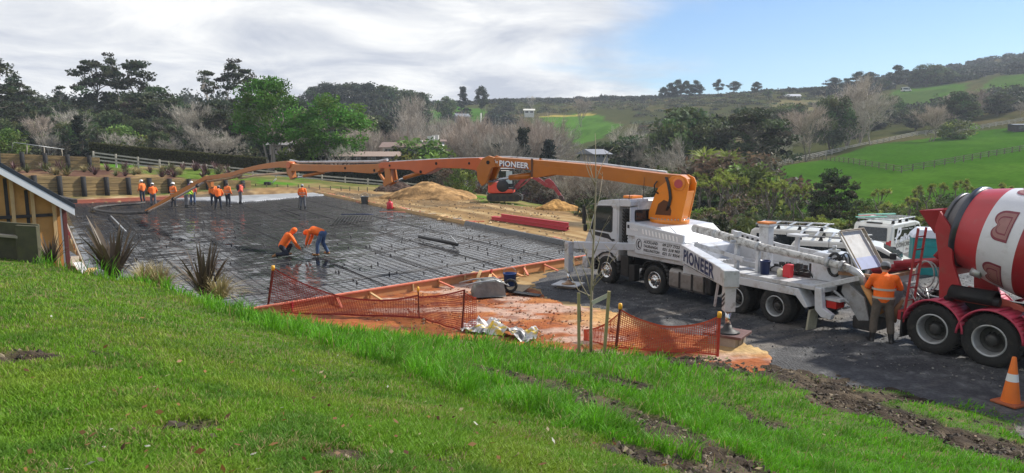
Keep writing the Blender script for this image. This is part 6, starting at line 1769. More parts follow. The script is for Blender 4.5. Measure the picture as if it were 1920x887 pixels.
def soften(o, vox, it=5):
    r = o.modifiers.new('skin', 'REMESH'); r.mode = 'VOXEL'; r.voxel_size = vox; r.use_smooth_shade = True
    s_ = o.modifiers.new('smooth', 'SMOOTH'); s_.factor = .5; s_.iterations = it
    return o
STAND = dict(pel=(0, 0, .93), che=(0, .01, 1.30), neck=(0, .0, 1.46), head=(0, .03, 1.61), sl=(-.18, 0, 1.40), sr=(.18, 0, 1.40), el=(-.25, -.02, 1.13), er=(.25, -.02, 1.13), wl=(-.24, .14, .93), wr=(.24, .14, .93),
             hl=(-.095, 0, .90), hr=(.095, 0, .90), kl=(-.12, .03, .49), kr=(.12, .03, .49), al=(-.13, -.02, .09), ar=(.13, -.02, .09))
def person(loc, face, label, pose={}, top=HIVIS, legs=DARKTR, hat=('hard', HATW), boots=BOOT, sc=1.0, vest=False, hood=False, vox=.024, sleeves=True, stripes=False, hi_boot=True, backpack=False, lift=0.0, sole=None):
    P = {k: Vector(v) for k, v in STAND.items()}
    for k, v in pose.items(): P[k] = Vector(v)
    root = empty('person', (loc[0], loc[1], loc[2] + lift), math.radians(face), label, 'person')
    root.scale = (sc, sc, sc)
    up = (P['neck'] - P['che']).normalized()
    hd = P['head']; fw = Vector((0, 1, 0))
    look = P.get('look', None)
    fwd = (look if look is not None else Vector((0, 1, -.1))).normalized()
    hu = (hd - P['neck']).normalized()
    fwd = (fwd - hu * fwd.dot(hu)).normalized(); sdx = fwd.cross(hu)
    b = MB()
    b.ell(hd + hu * .01, (.078, .095, .115), 14, 10, Matrix((sdx, fwd, hu)).transposed())
    b.cap(hd - hu * .06 + fwd * .035, hd - hu * .085 + fwd * .05, .05, .04)             # jaw
    b.cap(hd + fwd * .09, hd - hu * .03 + fwd * .112, .013, .018, 8)                     # nose
    for s_ in (-1, 1): b.ell(hd + sdx * (s_ * .078) - hu * .005, (.015, .028, .035), 8, 6)
    b.cap(P['che'] + up * .1, hd - hu * .05, .062, .055)
    b.cap(P['pel'], P['che'], .125, .14); b.cap(P['sl'], P['sr'], .07, .07)
    for s_, sh, el, wr in ((-1, 'sl', 'el', 'wl'), (1, 'sr', 'er', 'wr')):
        b.cap(P[sh], P[el], .055, .042); b.cap(P[el], P[wr], .043, .030)
        d = (P[wr] - P[el]).normalized()
        side = d.cross(Vector((s_, 0, 0)));  side = side.normalized() if side.length > .1 else Vector((0, 1, 0))
        acr = d.cross(side).normalized()
        palm = P[wr] + d * .055
        b.cap(P[wr] + d * .02 - acr * .018, palm + d * .03 - acr * .022, .022, .020, 8); b.cap(P[wr] + d * .02 + acr * .018, palm + d * .03 + acr * .022, .022, .020, 8)
        for i, (o_, ln) in enumerate(((-.033, .052), (-.011, .066), (.011, .062), (.033, .046))):
            k0 = palm + d * .035 + acr * o_; k1 = k0 + d * ln * .55 + side * .008; k2 = k1 + (d * .7 + side * .7) * ln * .6
            b.cap(k0, k1, .0105, .0095, 6); b.cap(k1, k2, .0095, .008, 6)
        b.cap(palm - d * .02 + acr * (.035 * -1), palm + d * .02 - acr * .06 + side * .02, .013, .010, 6)
    for hp_, kn, an in (('hl', 'kl', 'al'), ('hr', 'kr', 'ar')):
        b.cap(P[hp_], P[kn], .082, .056); b.cap(P[kn], P[an], .055, .038)
    body = soften(b.build('body', SKIN, root), vox * .6, 3)
    # jacket
    j = MB()
    j.cap(P['pel'] + (P['che'] - P['pel']).normalized() * .05, P['che'], .168, .175, 14)
    for k in (-1, 1):
        j.cap(P['pel'] + (P['che'] - P['pel']).normalized() * .02 + Vector((k * .075, 0, 0)), P['che'] + (P['sr'] - P['sl']).normalized() * (k * .07), .12, .135, 12)
    j.cap(P['sl'] * .9 + P['che'] * .1, P['sr'] * .9 + P['che'] * .1, .085, .085, 12)
    j.cap(P['che'] + up * .05, P['neck'] + up * .01, .105, .068, 12)
    if sleeves:
        for sh, el, wr in (('sl', 'el', 'wl'), ('sr', 'er', 'wr')):
            j.cap(P[sh], P[el], .080, .066); j.cap(P[el], P[el].lerp(P[wr], .9), .066, .052)
    if hood:
        j.ell(hd + hu * .012 - fwd * .018, (.108, .118, .14), 14, 10, Matrix((sdx, fwd, hu)).transposed()); j.cap(P['neck'], hd, .085, .095)
    soften(j.build('jacket' if sleeves else 'vest', top, root), vox, 4)
    if not sleeves:
        a = MB()
        for sh, el, wr in (('sl', 'el', 'wl'), ('sr', 'er', 'wr')):
            a.cap(P[sh], P[el], .07, .058); a.cap(P[el], P[el].lerp(P[wr], .9), .058, .045)
        for k_, (sh, el, wr) in enumerate((('sl', 'el', 'wl'), ('sr', 'er', 'wr'))):
            a = MB().cap(P[sh], P[el], .066, .058).cap(P[el], P[el].lerp(P[wr], .9), .058, .045)
            soften(a.build('sleeve', DARKTR, root), vox, 3)
    t = MB()
    t.cap(P['hl'] + Vector((0, 0, .02)), P['hr'] + Vector((0, 0, .02)), .125, .125, 12); t.cap(P['pel'], P['hl'].lerp(P['hr'], .5), .135, .13, 12)
    for hp_, kn, an in (('hl', 'kl', 'al'), ('hr', 'kr', 'ar')):
        e_ = .60 if hi_boot else .93
        t.cap(P[hp_], P[kn], .108, .082, 12); t.cap(P[kn], P[kn].lerp(P[an], e_), .082, .075, 12)
    soften(t.build('trousers', legs, root), vox, 4)
    for s_, kn, an in ((-1, 'kl', 'al'), (1, 'kr', 'ar')):
        f = MB()
        ft = P.get('toe' + an[1], None)
        td = Vector((s_ * .05, .17, -.045)) if ft is None else ft - P[an]
        f.cap(P[kn].lerp(P[an], .48 if hi_boot else .8), P[an], .066, .055, 12)
        f.cap(P[an] + Vector((0, -.02, -.035)), P[an] + td, .052, .046, 12); f.ell(P[an] + Vector((0, -.03, -.05)), (.05, .055, .038))
        bo = soften(f.build('boot', boots, root), vox * .8, 3)
        if sole:
            MB().prism([(-.045, -.085), (.045, -.085), (.055, .08), (.03, .2), (-.03, .2), (-.055, .08)], -.092, -.066, lambda a_, z_, c_: tuple(P[an] + Vector((a_ + s_ * .02 * (c_ > 0), c_, z_)))).build('sole', sole, bo)
    RM = Matrix((sdx, fwd, hu)).transposed()
    if hat and hat[0] == 'hard':
        h_ = MB().lathe([(.128, -.005), (.118, .0), (.115, .04), (.098, .09), (.06, .125), (.001, .138)], lambda x, y, z: tuple(hd + RM @ Vector((x, y * 1.14, z + .045))), 20)
        h_.lathe([(.132, .0), (.148, -.012), (.132, -.006)], lambda x, y, z: tuple(hd + RM @ Vector((x, y * 1.2 + .018, z + .045))), 20)
        h_.build('hard_hat', hat[1], root)
    elif hat and hat[0] == 'cap':
        h_ = MB().lathe([(.098, -.02), (.10, .0), (.096, .05), (.07, .095), (.001, .112)], lambda x, y, z: tuple(hd + RM @ Vector((x, y * 1.16, z + .035))), 18)
        h_.prism([(-.075, .09), (.075, .09), (.06, .175), (-.06, .175)], .030, .042, lambda a_, z_, c_: tuple(hd + RM @ Vector((a_, c_, z_))))
        h_.build('cap', hat[1], root)
    elif hat and hat[0] == 'hat':
        h_ = MB().lathe([(.19, .03), (.18, .045), (.11, .05), (.105, .10), (.08, .135), (.001, .14)], lambda x, y, z: tuple(hd + RM @ Vector((x, y * 1.1, z + .01))), 20)
        h_.build('hat', hat[1], root)
    if not hood:
        MB().ell(hd + hu * .02 - fwd * .022, (.086, .092, .10), 12, 8, RM).build('hair', HAIR, root)
    for s_ in (-1, 1): MB().ell(hd + fwd * .088 + sdx * (s_ * .032) + hu * .012, (.011, .008, .009), 8, 6).build('eye', EYE, root)
    if stripes:
        ax = (P['che'] - P['pel']).normalized()
        for t_ in (.15, .62):
            c_ = P['pel'].lerp(P['che'], t_)
            pts = [c_ + Vector((math.cos(a_) * (.215 + .025 * t_), math.sin(a_) * (.172 + .015 * t_), 0)) for a_ in np.linspace(0, 2 * math.pi, 25)]
            m_ = MB()
            for p_, q_ in zip(pts[:-1], pts[1:]): m_.add([p_ - ax * .022, q_ - ax * .022, q_ + ax * .022, p_ + ax * .022], [(0, 1, 2, 3)], True)
            m_.build('reflective_band', REFL, root)
    if backpack:
        soften(MB().cap(P['che'] + Vector((0, -.2, .08)), P['che'] + Vector((0, -.2, -.15)), .12, .12).build('backpack', HATK, root), vox, 3)
    return root

# pump operator at the hopper, back to us, hands forward at the controls
op = person(at_z(1651, 643), -24, 'worker in a bright orange vest with two grey bands, standing at the hopper', dict(pel=(0, 0, .93), che=(0, .04, 1.30), neck=(0, .08, 1.44), head=(.01, .15, 1.57), look=(0, 1, -.75), sl=(-.20, .03, 1.39), sr=(.20, .03, 1.39), el=(-.30, .16, 1.17), er=(.31, .15, 1.17), wl=(-.14, .36, 1.12), wr=(.16, .36, 1.14), kl=(-.15, .02, .49), kr=(.15, .02, .49), al=(-.17, -.02, .09), ar=(.19, -.02, .09)),
            top=HIVIS, legs=BROWNTR, hat=('cap', HATG), sleeves=True, stripes=True, vox=.016, sole=YSOLE, sc=1.06)
Zf = .06
def pp(px, py): return at_z(px, py, Zf)
person(pp(268, 380), 60, 'worker in orange with white hard hat farthest west, facing along the wall', dict(al=(-.10, -.05, .09)), hat=('hard', HATW), top=HIVIS2, legs=DARKTR)
person(pp(288, 388), 25, 'stooping worker in bright orange jacket and white hard hat above the hose loop', dict(che=(0, .10, 1.27), neck=(0, .17, 1.42), head=(0, .24, 1.55), sl=(-.18, .13, 1.36), sr=(.18, .13, 1.36), el=(-.27, .28, 1.15), er=(.27, .28, 1.15), wl=(-.17, .44, .98), wr=(.17, .44, .98)), hat=('hard', HATW), legs=GREYTR)
person(pp(326, 388), -10, 'worker in orange with white hard hat just above the boom tip section', dict(el=(-.28, .08, 1.14), wl=(-.2, .26, 1.0)), hat=('hard', HATW), legs=DARKTR, top=HIVIS2, stripes=True)
person(pp(350, 390), -40, 'worker in a lime green vest and white hard hat behind the boom', dict(che=(0, .12, 1.25), neck=(0, .2, 1.40), head=(0, .26, 1.54), sl=(-.18, .15, 1.34), sr=(.18, .15, 1.34), el=(-.27, .3, 1.13), er=(.27, .3, 1.13), wl=(-.1, .45, .95), wr=(.1, .45, .95)), top=LIME, legs=GREYTR, hat=('cap', mat('purple_cap', (.12, .07, .2), rough=.8)))
person(pp(362, 385), 15, 'worker in a pinkish orange vest and jeans, white hard hat, behind the boom', dict(head=(-.03, .03, 1.62)), top=HIPINK, legs=JEANS, hat=('hard', HATW))
person(pp(401, 387), 30, 'worker in dark cap and orange sleeves partly hidden beside the striding worker', dict(), top=HIVIS2, legs=DARKTR, hat=('cap', HATK))
person(pp(410, 394), 8, 'bending worker in orange jacket and grey cap striding over the mesh', dict(che=(0, .12, 1.27), neck=(0, .20, 1.40), head=(0, .27, 1.52), look=(0, 1, -.8), sl=(-.18, .15, 1.36), sr=(.18, .15, 1.36), el=(-.25, .28, 1.12), er=(.25, .28, 1.12), wl=(-.12, .42, .95), wr=(.12, .42, .95), kl=(-.17, .10, .50), kr=(.16, .0, .5), al=(-.24, .03, .09), ar=(.20, -.06, .09)), legs=DARKTR, hat=('cap', HATG))
person(pp(428, 388), -15, 'dark haired worker in orange vest with pale band and muddy boots', dict(kl=(-.13, .06, .5), al=(-.18, .1, .09)), legs=DARKTR, hat=None, stripes=True, top=HIVIS2)
person(pp(451, 383), -55, 'worker in dark wide hat and orange jacket carrying a black pack by the wet concrete', dict(che=(0, .08, 1.28), neck=(0, .15, 1.43), head=(0, .22, 1.56)), legs=GREYTR, top=HIPINK, hat=('hat', HATK), backpack=True)
g_ = person(pp(568, 393), 12, 'lone worker in orange jacket and grey trousers beside the wet concrete', dict(al=(-.15, -.02, .09), ar=(.16, .0, .09), el=(-.27, .05, 1.14), wl=(-.25, .22, 1.0)), legs=GREYTR, stripes=True, hat=('cap', mat('pale_cap', (.36, .37, .38), rough=.8)))
tl_ = Vector(pp(560, 390)); tag(MB().tube([tl_, tl_ + Vector((.1, .1, 1.15))], .022, 6).build('rake_handle', CHASSIS), 'dark rake handle held by the lone worker in grey trousers', 'rake')
# two men tying steel
person(pp(532, 480), -72, 'kneeling worker in orange hooded jacket tying steel with one arm down', dict(pel=(0, -.05, .38), che=(0, .20, .78), neck=(0, .30, .90), head=(0, .42, .98), look=(0, 1, -.7), sl=(-.18, .25, .84), sr=(.18, .25, .84), el=(-.24, .42, .58), er=(.26, .44, .56), wl=(-.20, .52, .30), wr=(.18, .64, .26), hl=(-.10, -.05, .36), hr=(.10, -.05, .36), kl=(-.15, .28, .40), kr=(.16, .12, .10), al=(-.15, .12, .09), ar=(.16, -.28, .10), toer=(.16, -.40, .03)), legs=DARKTR, hood=True, hat=None, boots=TANBOOT, vox=.022, hi_boot=False)
person(pp(605, 478), 78, 'worker in orange hoodie and jeans bent over double towards the kneeling one', dict(pel=(0, -.02, .88), che=(0, .36, .98), neck=(0, .52, .96), head=(0, .66, .88), look=(0, .4, -1), sl=(-.18, .44, .97), sr=(.18, .44, .97), el=(-.22, .52, .66), er=(.22, .56, .66), wl=(-.16, .62, .40), wr=(.14, .66, .38), hl=(-.10, -.03, .85), hr=(.10, -.03, .85), kl=(-.20, .10, .47), kr=(.20, .08, .47), al=(-.24, .10, .09), ar=(.26, -.10, .09)), legs=JEANS, hood=True, hat=None, boots=TANBOOT, vox=.022, hi_boot=False, top=HIVIS)
# ================================================================== half-built shed by the lawn
SHEDPLY = mat('orange_ply', (.50, .25, .07), rough=.75, var=.16, scale=2.5, dirt=(.36, .15, .05), damt=.3)
STUD = mat('stud_timber', (.55, .36, .17), rough=.75, var=.15)
ROOFB = mat('blue_grey_roofing', (.10, .16, .26), rough=.3, metal=.3, var=.1)
BARGE = mat('white_barge', (.66, .67, .69), rough=.45, var=.05)
DBROWN = mat('dark_brown', (.035, .03, .028), rough=.8, var=.3)
Ys = 21.0
wA = at_y(107, 366, Ys)
shed_o = np.array([wA[0], Ys, 0.0])
sx_ = -(sNR - sNL); sx_[2] = 0; sx_ /= np.linalg.norm(sx_)         # square to the slab
def on_gable(px, py):
    d = ray(px, py); n_ = np.array([-sx_[1], sx_[0], 0]); o_ = np.array([0, 0, H]); return o_ + d * (((shed_o - o_) @ n_) / (d @ n_))
wB = on_gable(0, 306); Ls = (wB - wA) @ sx_
SANG = math.atan2(sx_[1], sx_[0])
eave = wA[2]; slope = (wB[2] - wA[2]) / Ls
shed = empty('timber_shed', shed_o, SANG, 'half built shed with orange ply panels and blue grey roof beside the lawn', 'shed')
# local x west along the gable wall, local y: towards the lawn is +y (turn of the axes), back is -y
zt = lambda x: eave + slope * x - .28
yf = 1 if (np.array([-sx_[1], sx_[0]]) @ np.array([-shed_o[0], -shed_o[1]])) > 0 else -1
MB().prism([(.06, -.3), (7, -.3), (7, zt(7)), (.06, zt(.06))], -yf * .10, -yf * .02).build('gable_wall', SHEDPLY, shed)
m = None
for x in (.10, .62, 1.10, 1.6, 2.1, 2.6, 3.1, 3.6, 4.1, 4.6): MB().bb(x - .035, x + .06, yf * .0, yf * .06, -.3, zt(x) - .02).build('stud', STUD, shed, .004)
for x in (.70, 1.18, 1.68): MB().prism([(x, -.2), (x + .09, -.2), (x + .11, zt(x) - .05), (x + .02, zt(x) - .05)], -yf * .018, -yf * .012).build('dark_strip', DBROWN, shed)  # narrow dark strip beside a stud
for z in (2.35,): MB().bb(.1, 4.5, yf * .0, yf * .05, eave - .62, eave - .53).build('nogging', DBROWN, shed, .004)
for z in (eave - 1.55,): MB().bb(.5, 4.5, yf * .0, yf * .05, z, z + .06).build('nogging', STUD, shed, .004)
MB().bb(-.06, .02, -yf * 7.0, -yf * .12, -.3, zt(0)).build('side_wall', SHEDPLY, shed)
MB().bb(-.19, -.08, yf * .02, yf * .10, -.3, eave - .12).build('corner_post', mat('dark_red_post', (.13, .03, .025), rough=.6, var=.2), shed, .01)
MB().bb(-.07, -.03, yf * .05, yf * .08, -.3, eave - .3).build('white_pipe', BARGE, shed)
rf_ = MB().prism([(-.32, eave - .16 - .32 * slope), (7.2, eave + 7.2 * slope - .16), (7.2, eave + 7.2 * slope - .06), (-.32, eave - .06 - .32 * slope)], yf * .38, -yf * 7.2).build('roof', ROOFB, shed, .01)
MB().prism([(-.34, eave - .36 - .34 * slope), (7.2, eave + 7.2 * slope - .36), (7.2, eave + 7.2 * slope - .14), (-.34, eave - .14 - .34 * slope)], yf * .385, yf * .42).build('bargeboard', BARGE, rf_, .006)
MB().prism([(-.36, eave - .13 - .36 * slope), (7.2, eave + 7.2 * slope - .13), (7.2, eave + 7.2 * slope + .0), (-.36, eave + .0 - .36 * slope)], yf * .34, yf * .43).build('barge_flashing', mat('dark_flashing', (.02, .025, .035), rough=.4), rf_, .006)
MB().bb(-.44, -.30, yf * .38, -yf * 7.1, eave - .24, eave - .12).build('gutter', DBROWN, rf_, .01)
for i in range(14):
    MB().prism([(-.3, eave - .055 - .3 * slope), (7.1, eave + 7.1 * slope - .055), (7.1, eave + 7.1 * slope - .02), (-.3, eave - .02 - .3 * slope)], -yf * (.3 + i * .5), -yf * (.33 + i * .5)).build('roof_rib', ROOFB, rf_)
# timber-edged bed in front of the shed
MOSSY = mat('mossy_timber', (.07, .065, .035), rough=.9, var=.4, scale=4, dirt=(.10, .11, .03), damt=.4)
tw = empty('timber_wall', at_y(70, 470, 16.8) * np.array([1, 1, 0]) + np.array([0, 0, .8]), R(4), 'dark mossy timber retaining boards in front of the shed', 'retaining wall')
q0 = tw.location
def twp(px, py, y=16.8): return Vector(at_y(px, py, y)) - q0
m = MB()
MB().prism([(twp(-60, 440).x, twp(0, 470).z - .5), (twp(72, 440).x, twp(0, 470).z - .5), (twp(72, 440).x, twp(0, 421).z), (twp(-60, 440).x, twp(0, 410).z)], 0, .08).build('upper_board', MOSSY, tw, .01)
MB().prism([(twp(36, 440).x, -.6), (twp(74, 440).x, -.6), (twp(74, 440).x, twp(0, 423).z), (twp(36, 440).x, twp(0, 421).z)], -.12, -.003).build('end_post', MOSSY, tw, .02)
MB().prism([(twp(-60, 440).x, twp(0, 436).z), (twp(40, 440).x, twp(0, 446).z), (twp(40, 440).x, twp(0, 441).z), (twp(-60, 440).x, twp(0, 430).z)], -.13, -.005).build('rail', GREYTIMBER, tw, .01)

# black plastic and timber scraps between shed and slab
for px, py, L, an, mt_, lb in ((140, 490, 1.2, 60, GREYTIMBER, 'grey board leaning on the slab edge near the shed corner'), (152, 503, 1.4, 50, BARGE, 'white board lying by the shed corner'), (133, 478, 1.0, 40, POLY, 'black plastic scrap by the shed corner'), (165, 512, 1.0, 75, TIMBER, 'raw timber piece lying near the flax and shed')):
    p = Vector(at_z(px, py, .3)); d = Vector((math.cos(R(an)), -math.sin(R(an)), -.15))
    tag(MB().beam(p - d * L / 2, p + d * L / 2, .26, .04).build('board', mt_, None, .005), lb, 'board')

# ================================================================== plants
LEAF_FLAX = leafmat('flax_leaf', (1, 1, 1), .15, .12, .45)
LEAF = leafmat('leaf', (1, 1, 1), .30, .22, .7)
TWIG = leafmat('twig', (1, 1, 1), .0, .18, .9)
def bark(name, c): return mat(name, c, rough=.9, var=.35, scale=2, bump=.5, bscale=6)
BARK_G = bark('grey_bark', (.15, .13, .105)); BARK_D = bark('dark_bark', (.075, .06, .045)); BARK_P = bark('pale_bark', (.34, .30, .25))

def strap_plant(n, length, width, spread, base, tipc, seed, droop=.5):
    r = np.random.default_rng(seed); Vs, Qs, Cs = [], [], []; o_ = 0
    for i in range(n):
        a = r.random() * 2 * math.pi; L = length * (.55 + .5 * r.random()); lean = spread * (.15 + .85 * r.random()); w = width * (.7 + .5 * r.random())
        k = 5; t = np.linspace(0, 1, k)
        out = L * (np.sin(lean) * t + droop * lean * t ** 3 * .3); z = L * (np.cos(lean) * t - droop * lean * .35 * t ** 3)
        P = np.stack([np.cos(a) * (out + .04), np.sin(a) * (out + .04), z], -1)
        s_ = np.array([-math.sin(a), math.cos(a), 0.0]); ww = w * np.array([.8, 1, .9, .6, .08])[:, None]
        V = np.concatenate([P - s_ * ww, P + s_ * ww]); Vs.append(V)
        j = np.arange(k - 1); Qs.append(np.stack([j, j + 1, j + 1 + k, j + k], -1) + o_); o_ += 2 * k
        c = np.array(base) * (1 - t[:, None]) + np.array(tipc) * t[:, None]; c = c * (.7 + .6 * r.random()); Cs.append(np.concatenate([c, c]))
    return np.concatenate(Vs), np.concatenate(Qs), np.concatenate(Cs)
FLAX = [np_mesh('flax_leaves', *(lambda v, q, c: (v, q, LEAF_FLAX, c))(*strap_plant(46, 1.15, .032, .75, (.035, .026, .02), (.10, .072, .045), 40 + i))) for i in range(3)]
TUSS = [np_mesh('tussock_leaves', *(lambda v, q, c: (v, q, LEAF_FLAX, c))(*strap_plant(340, .55, .006, 1.05, (.20, .17, .07), (.42, .34, .17), 50 + i, 1.2))) for i in range(2)]
FLAXD = [np_mesh('flax_leaves', *(lambda v, q, c: (v, q, LEAF_FLAX, c))(*strap_plant(34, 1.0, .04, .9, (.05, .028, .03), (.15, .075, .075), 60 + i))) for i in range(2)]
FLAXG = [np_mesh('flax_leaves', *(lambda v, q, c: (v, q, LEAF_FLAX, c))(*strap_plant(34, 1.0, .04, .9, (.05, .06, .02), (.14, .16, .06), 66 + i))) for i in range(2)]
def plant(name, me, loc, s, rz, label, cat, group=None):
    o = ob(name, me, None, loc); o.scale = (s, s, s); o.rotation_euler = (0, 0, rz)
    return tag(o, label, cat, group)
def bank(px, py, Y):
    p = at_y(px, py, Y); return (p[0], p[1], p[2])
plant('flax', FLAX[0], bank(214, 522, 16.4), 1.5, .3, 'large bronze flax clump with sword leaves on the bank next to the shed', 'flax plant')
plant('flax', FLAX[1], bank(384, 556, 15.4), 1.15, 1.3, 'smaller bronze flax clump between two pale tussocks on the bank', 'flax plant')
plant('flax', FLAX[2], bank(95, 496, 17.2), .75, 2.3, 'few dark flax leaves standing against the shed corner', 'flax plant')
plant('tussock', TUSS[0], bank(300, 544, 15.7), 1.5, 0, 'pale tussock grass between the two flax clumps', 'tussock', 'pale tussocks on the bank')
plant('tussock', TUSS[1], bank(272, 535, 15.9), 1.3, 1, 'pale tussock nearest the large flax clump', 'tussock', 'pale tussocks on the bank')
plant('tussock', TUSS[0], bank(412, 562, 15.2), 1.35, 2, 'pale tussock just east of the smaller flax clump', 'tussock', 'pale tussocks on the bank')

# ------------------------------------------------------------------ tree generators
def tubes(paths, n=5):
    Vs, Qs, o_ = [], [], 0
    for P, rad in paths:
        P = np.asarray(P, float); k = len(P)
        d = np.gradient(P, axis=0); d /= np.maximum(np.linalg.norm(d, axis=1, keepdims=True), 1e-9)
        ref = np.where(np.abs(d[:, 2:3]) > .9, np.array([[1.0, 0, 0]]), np.array([[0, 0, 1.0]]))
        a = np.cross(d, ref); a /= np.maximum(np.linalg.norm(a, axis=1, keepdims=True), 1e-9); b = np.cross(d, a)
        t = np.linspace(0, 2 * math.pi, n, endpoint=False)
        V = P[:, None] + (a[:, None] * np.cos(t)[None, :, None] + b[:, None] * np.sin(t)[None, :, None]) * np.asarray(rad)[:, None, None]
        Vs.append(V.reshape(-1, 3))
        i, j = np.meshgrid(np.arange(k - 1), np.arange(n), indexing='ij'); j2 = (j + 1) % n
        Qs.append(np.stack([i * n + j, i * n + j2, (i + 1) * n + j2, (i + 1) * n + j], -1).reshape(-1, 4) + o_); o_ += k * n
    return np.concatenate(Vs), np.concatenate(Qs)
def leaves(C, size, col, r, flat=0.0, asp=.55):
    n = len(C)
    a = r.normal(size=(n, 3)); a[:, 2] *= (1 - flat); a /= np.linalg.norm(a, axis=1, keepdims=True)
    b = r.normal(size=(n, 3)); b[:, 2] *= (1 - flat); b -= a * (a * b).sum(1, keepdims=True); b /= np.linalg.norm(b, axis=1, keepdims=True)
    s = size * (.6 + .8 * r.random((n, 1)))
    V = np.stack([C - a * s, C + b * s * asp, C + a * s, C - b * s * asp], 1).reshape(-1, 3)
    return V, np.arange(n * 4).reshape(n, 4), np.repeat(col, 4, 0)
def limb(p0, p1, r0, r1, r, sag=.15, k=5):
    t = np.linspace(0, 1, k)[:, None]
    P = np.asarray(p0)[None] * (1 - t) + np.asarray(p1)[None] * t
    L = np.linalg.norm(np.asarray(p1) - np.asarray(p0))
    P[1:-1] += r.normal(size=(k - 2, 3)) * L * .05
    P[:, 2] += sag * L * np.sin(math.pi * t[:, 0]) * .5
    return P, r0 + (r1 - r0) * t[:, 0]
def leafy(seed, Ht, base, rx, ncl, clr, flat, per, lsize, col, colv, trunkr, shape='dome', stems=1, limbs=14, top_bias=1.0, leaf_flat=0.0, trunk_to=.85):
    """crown of leaf clumps hung on real limbs"""
    r = np.random.default_rng(seed)
    paths = []; tops = []
    for s_ in range(stems):
        off = r.normal(size=2) * (0 if stems == 1 else rx * .12); ln = r.normal(size=2) * Ht * (.03 if stems == 1 else .09)
        P, R_ = limb((off[0] * .3, off[1] * .3, -.3), (off[0] + ln[0], off[1] + ln[1], Ht * trunk_to), trunkr * (1 if stems == 1 else .7), trunkr * .2, r, 0, 7)
        paths.append((P, R_)); tops.append(P)
    cl = []
    while len(cl) < ncl:
        u = r.random() ** (1 / top_bias); a = r.random() * 2 * math.pi
        z = base + (Ht - base) * u
        if shape == 'dome': w = rx * math.sqrt(max(0.0, 1 - (max(0, u - .25) / .78) ** 2)) * (.55 + .45 * min(1, u / .25))
        elif shape == 'umbrella': w = rx * (1 - max(0, (u - .55)) / .5) * (.4 + .6 * min(1, u / .5))
        elif shape == 'cone': w = rx * (1 - u) ** .8 + .05
        elif shape == 'pine': w = rx * (.45 + .55 * math.sin(math.pi * min(1, u * .9 + .15)))
        elif shape == 'column': w = rx * (.75 + .25 * math.sin(math.pi * u))
        rad = w * (r.random() ** .45 if shape != 'cone' else r.random() ** .35)
        cl.append((rad * math.cos(a), rad * math.sin(a), z))
    cl = np.array(cl)
    order = r.permutation(len(cl))[:limbs]
    for i in order:
        T = tops[r.integers(len(tops))]
        zz = np.clip(cl[i, 2] - np.hypot(cl[i, 0], cl[i, 1]) * .55, base * .6, Ht * .8); k = int(np.argmin(np.abs(T[:, 2] - zz)))
        paths.append(limb(T[k], cl[i], trunkr * .34, trunkr * .06, r, .12))
    Vt, Qt = tubes(paths, 6)
    C, cc = [], []
    for p in cl:
        n = int(per * (.6 + .8 * r.random()))
        d = r.normal(size=(n, 3)); d /= np.linalg.norm(d, axis=1, keepdims=True); d *= (r.random((n, 1)) ** .4)
        sc = clr * (.6 + .8 * r.random())
        C.append(p + d * np.array([sc, sc, sc * flat]))
        base_c = np.array(col) * (1 + colv * r.normal()) * (1 + .12 * r.normal(size=3))
        cc.append(np.clip(base_c[None] * (.75 + .5 * r.random((n, 1))), .002, 1))
    V, Q, c = leaves(np.concatenate(C), lsize, np.concatenate(cc), r, leaf_flat)
    return (Vt, Qt), (V, Q, c)
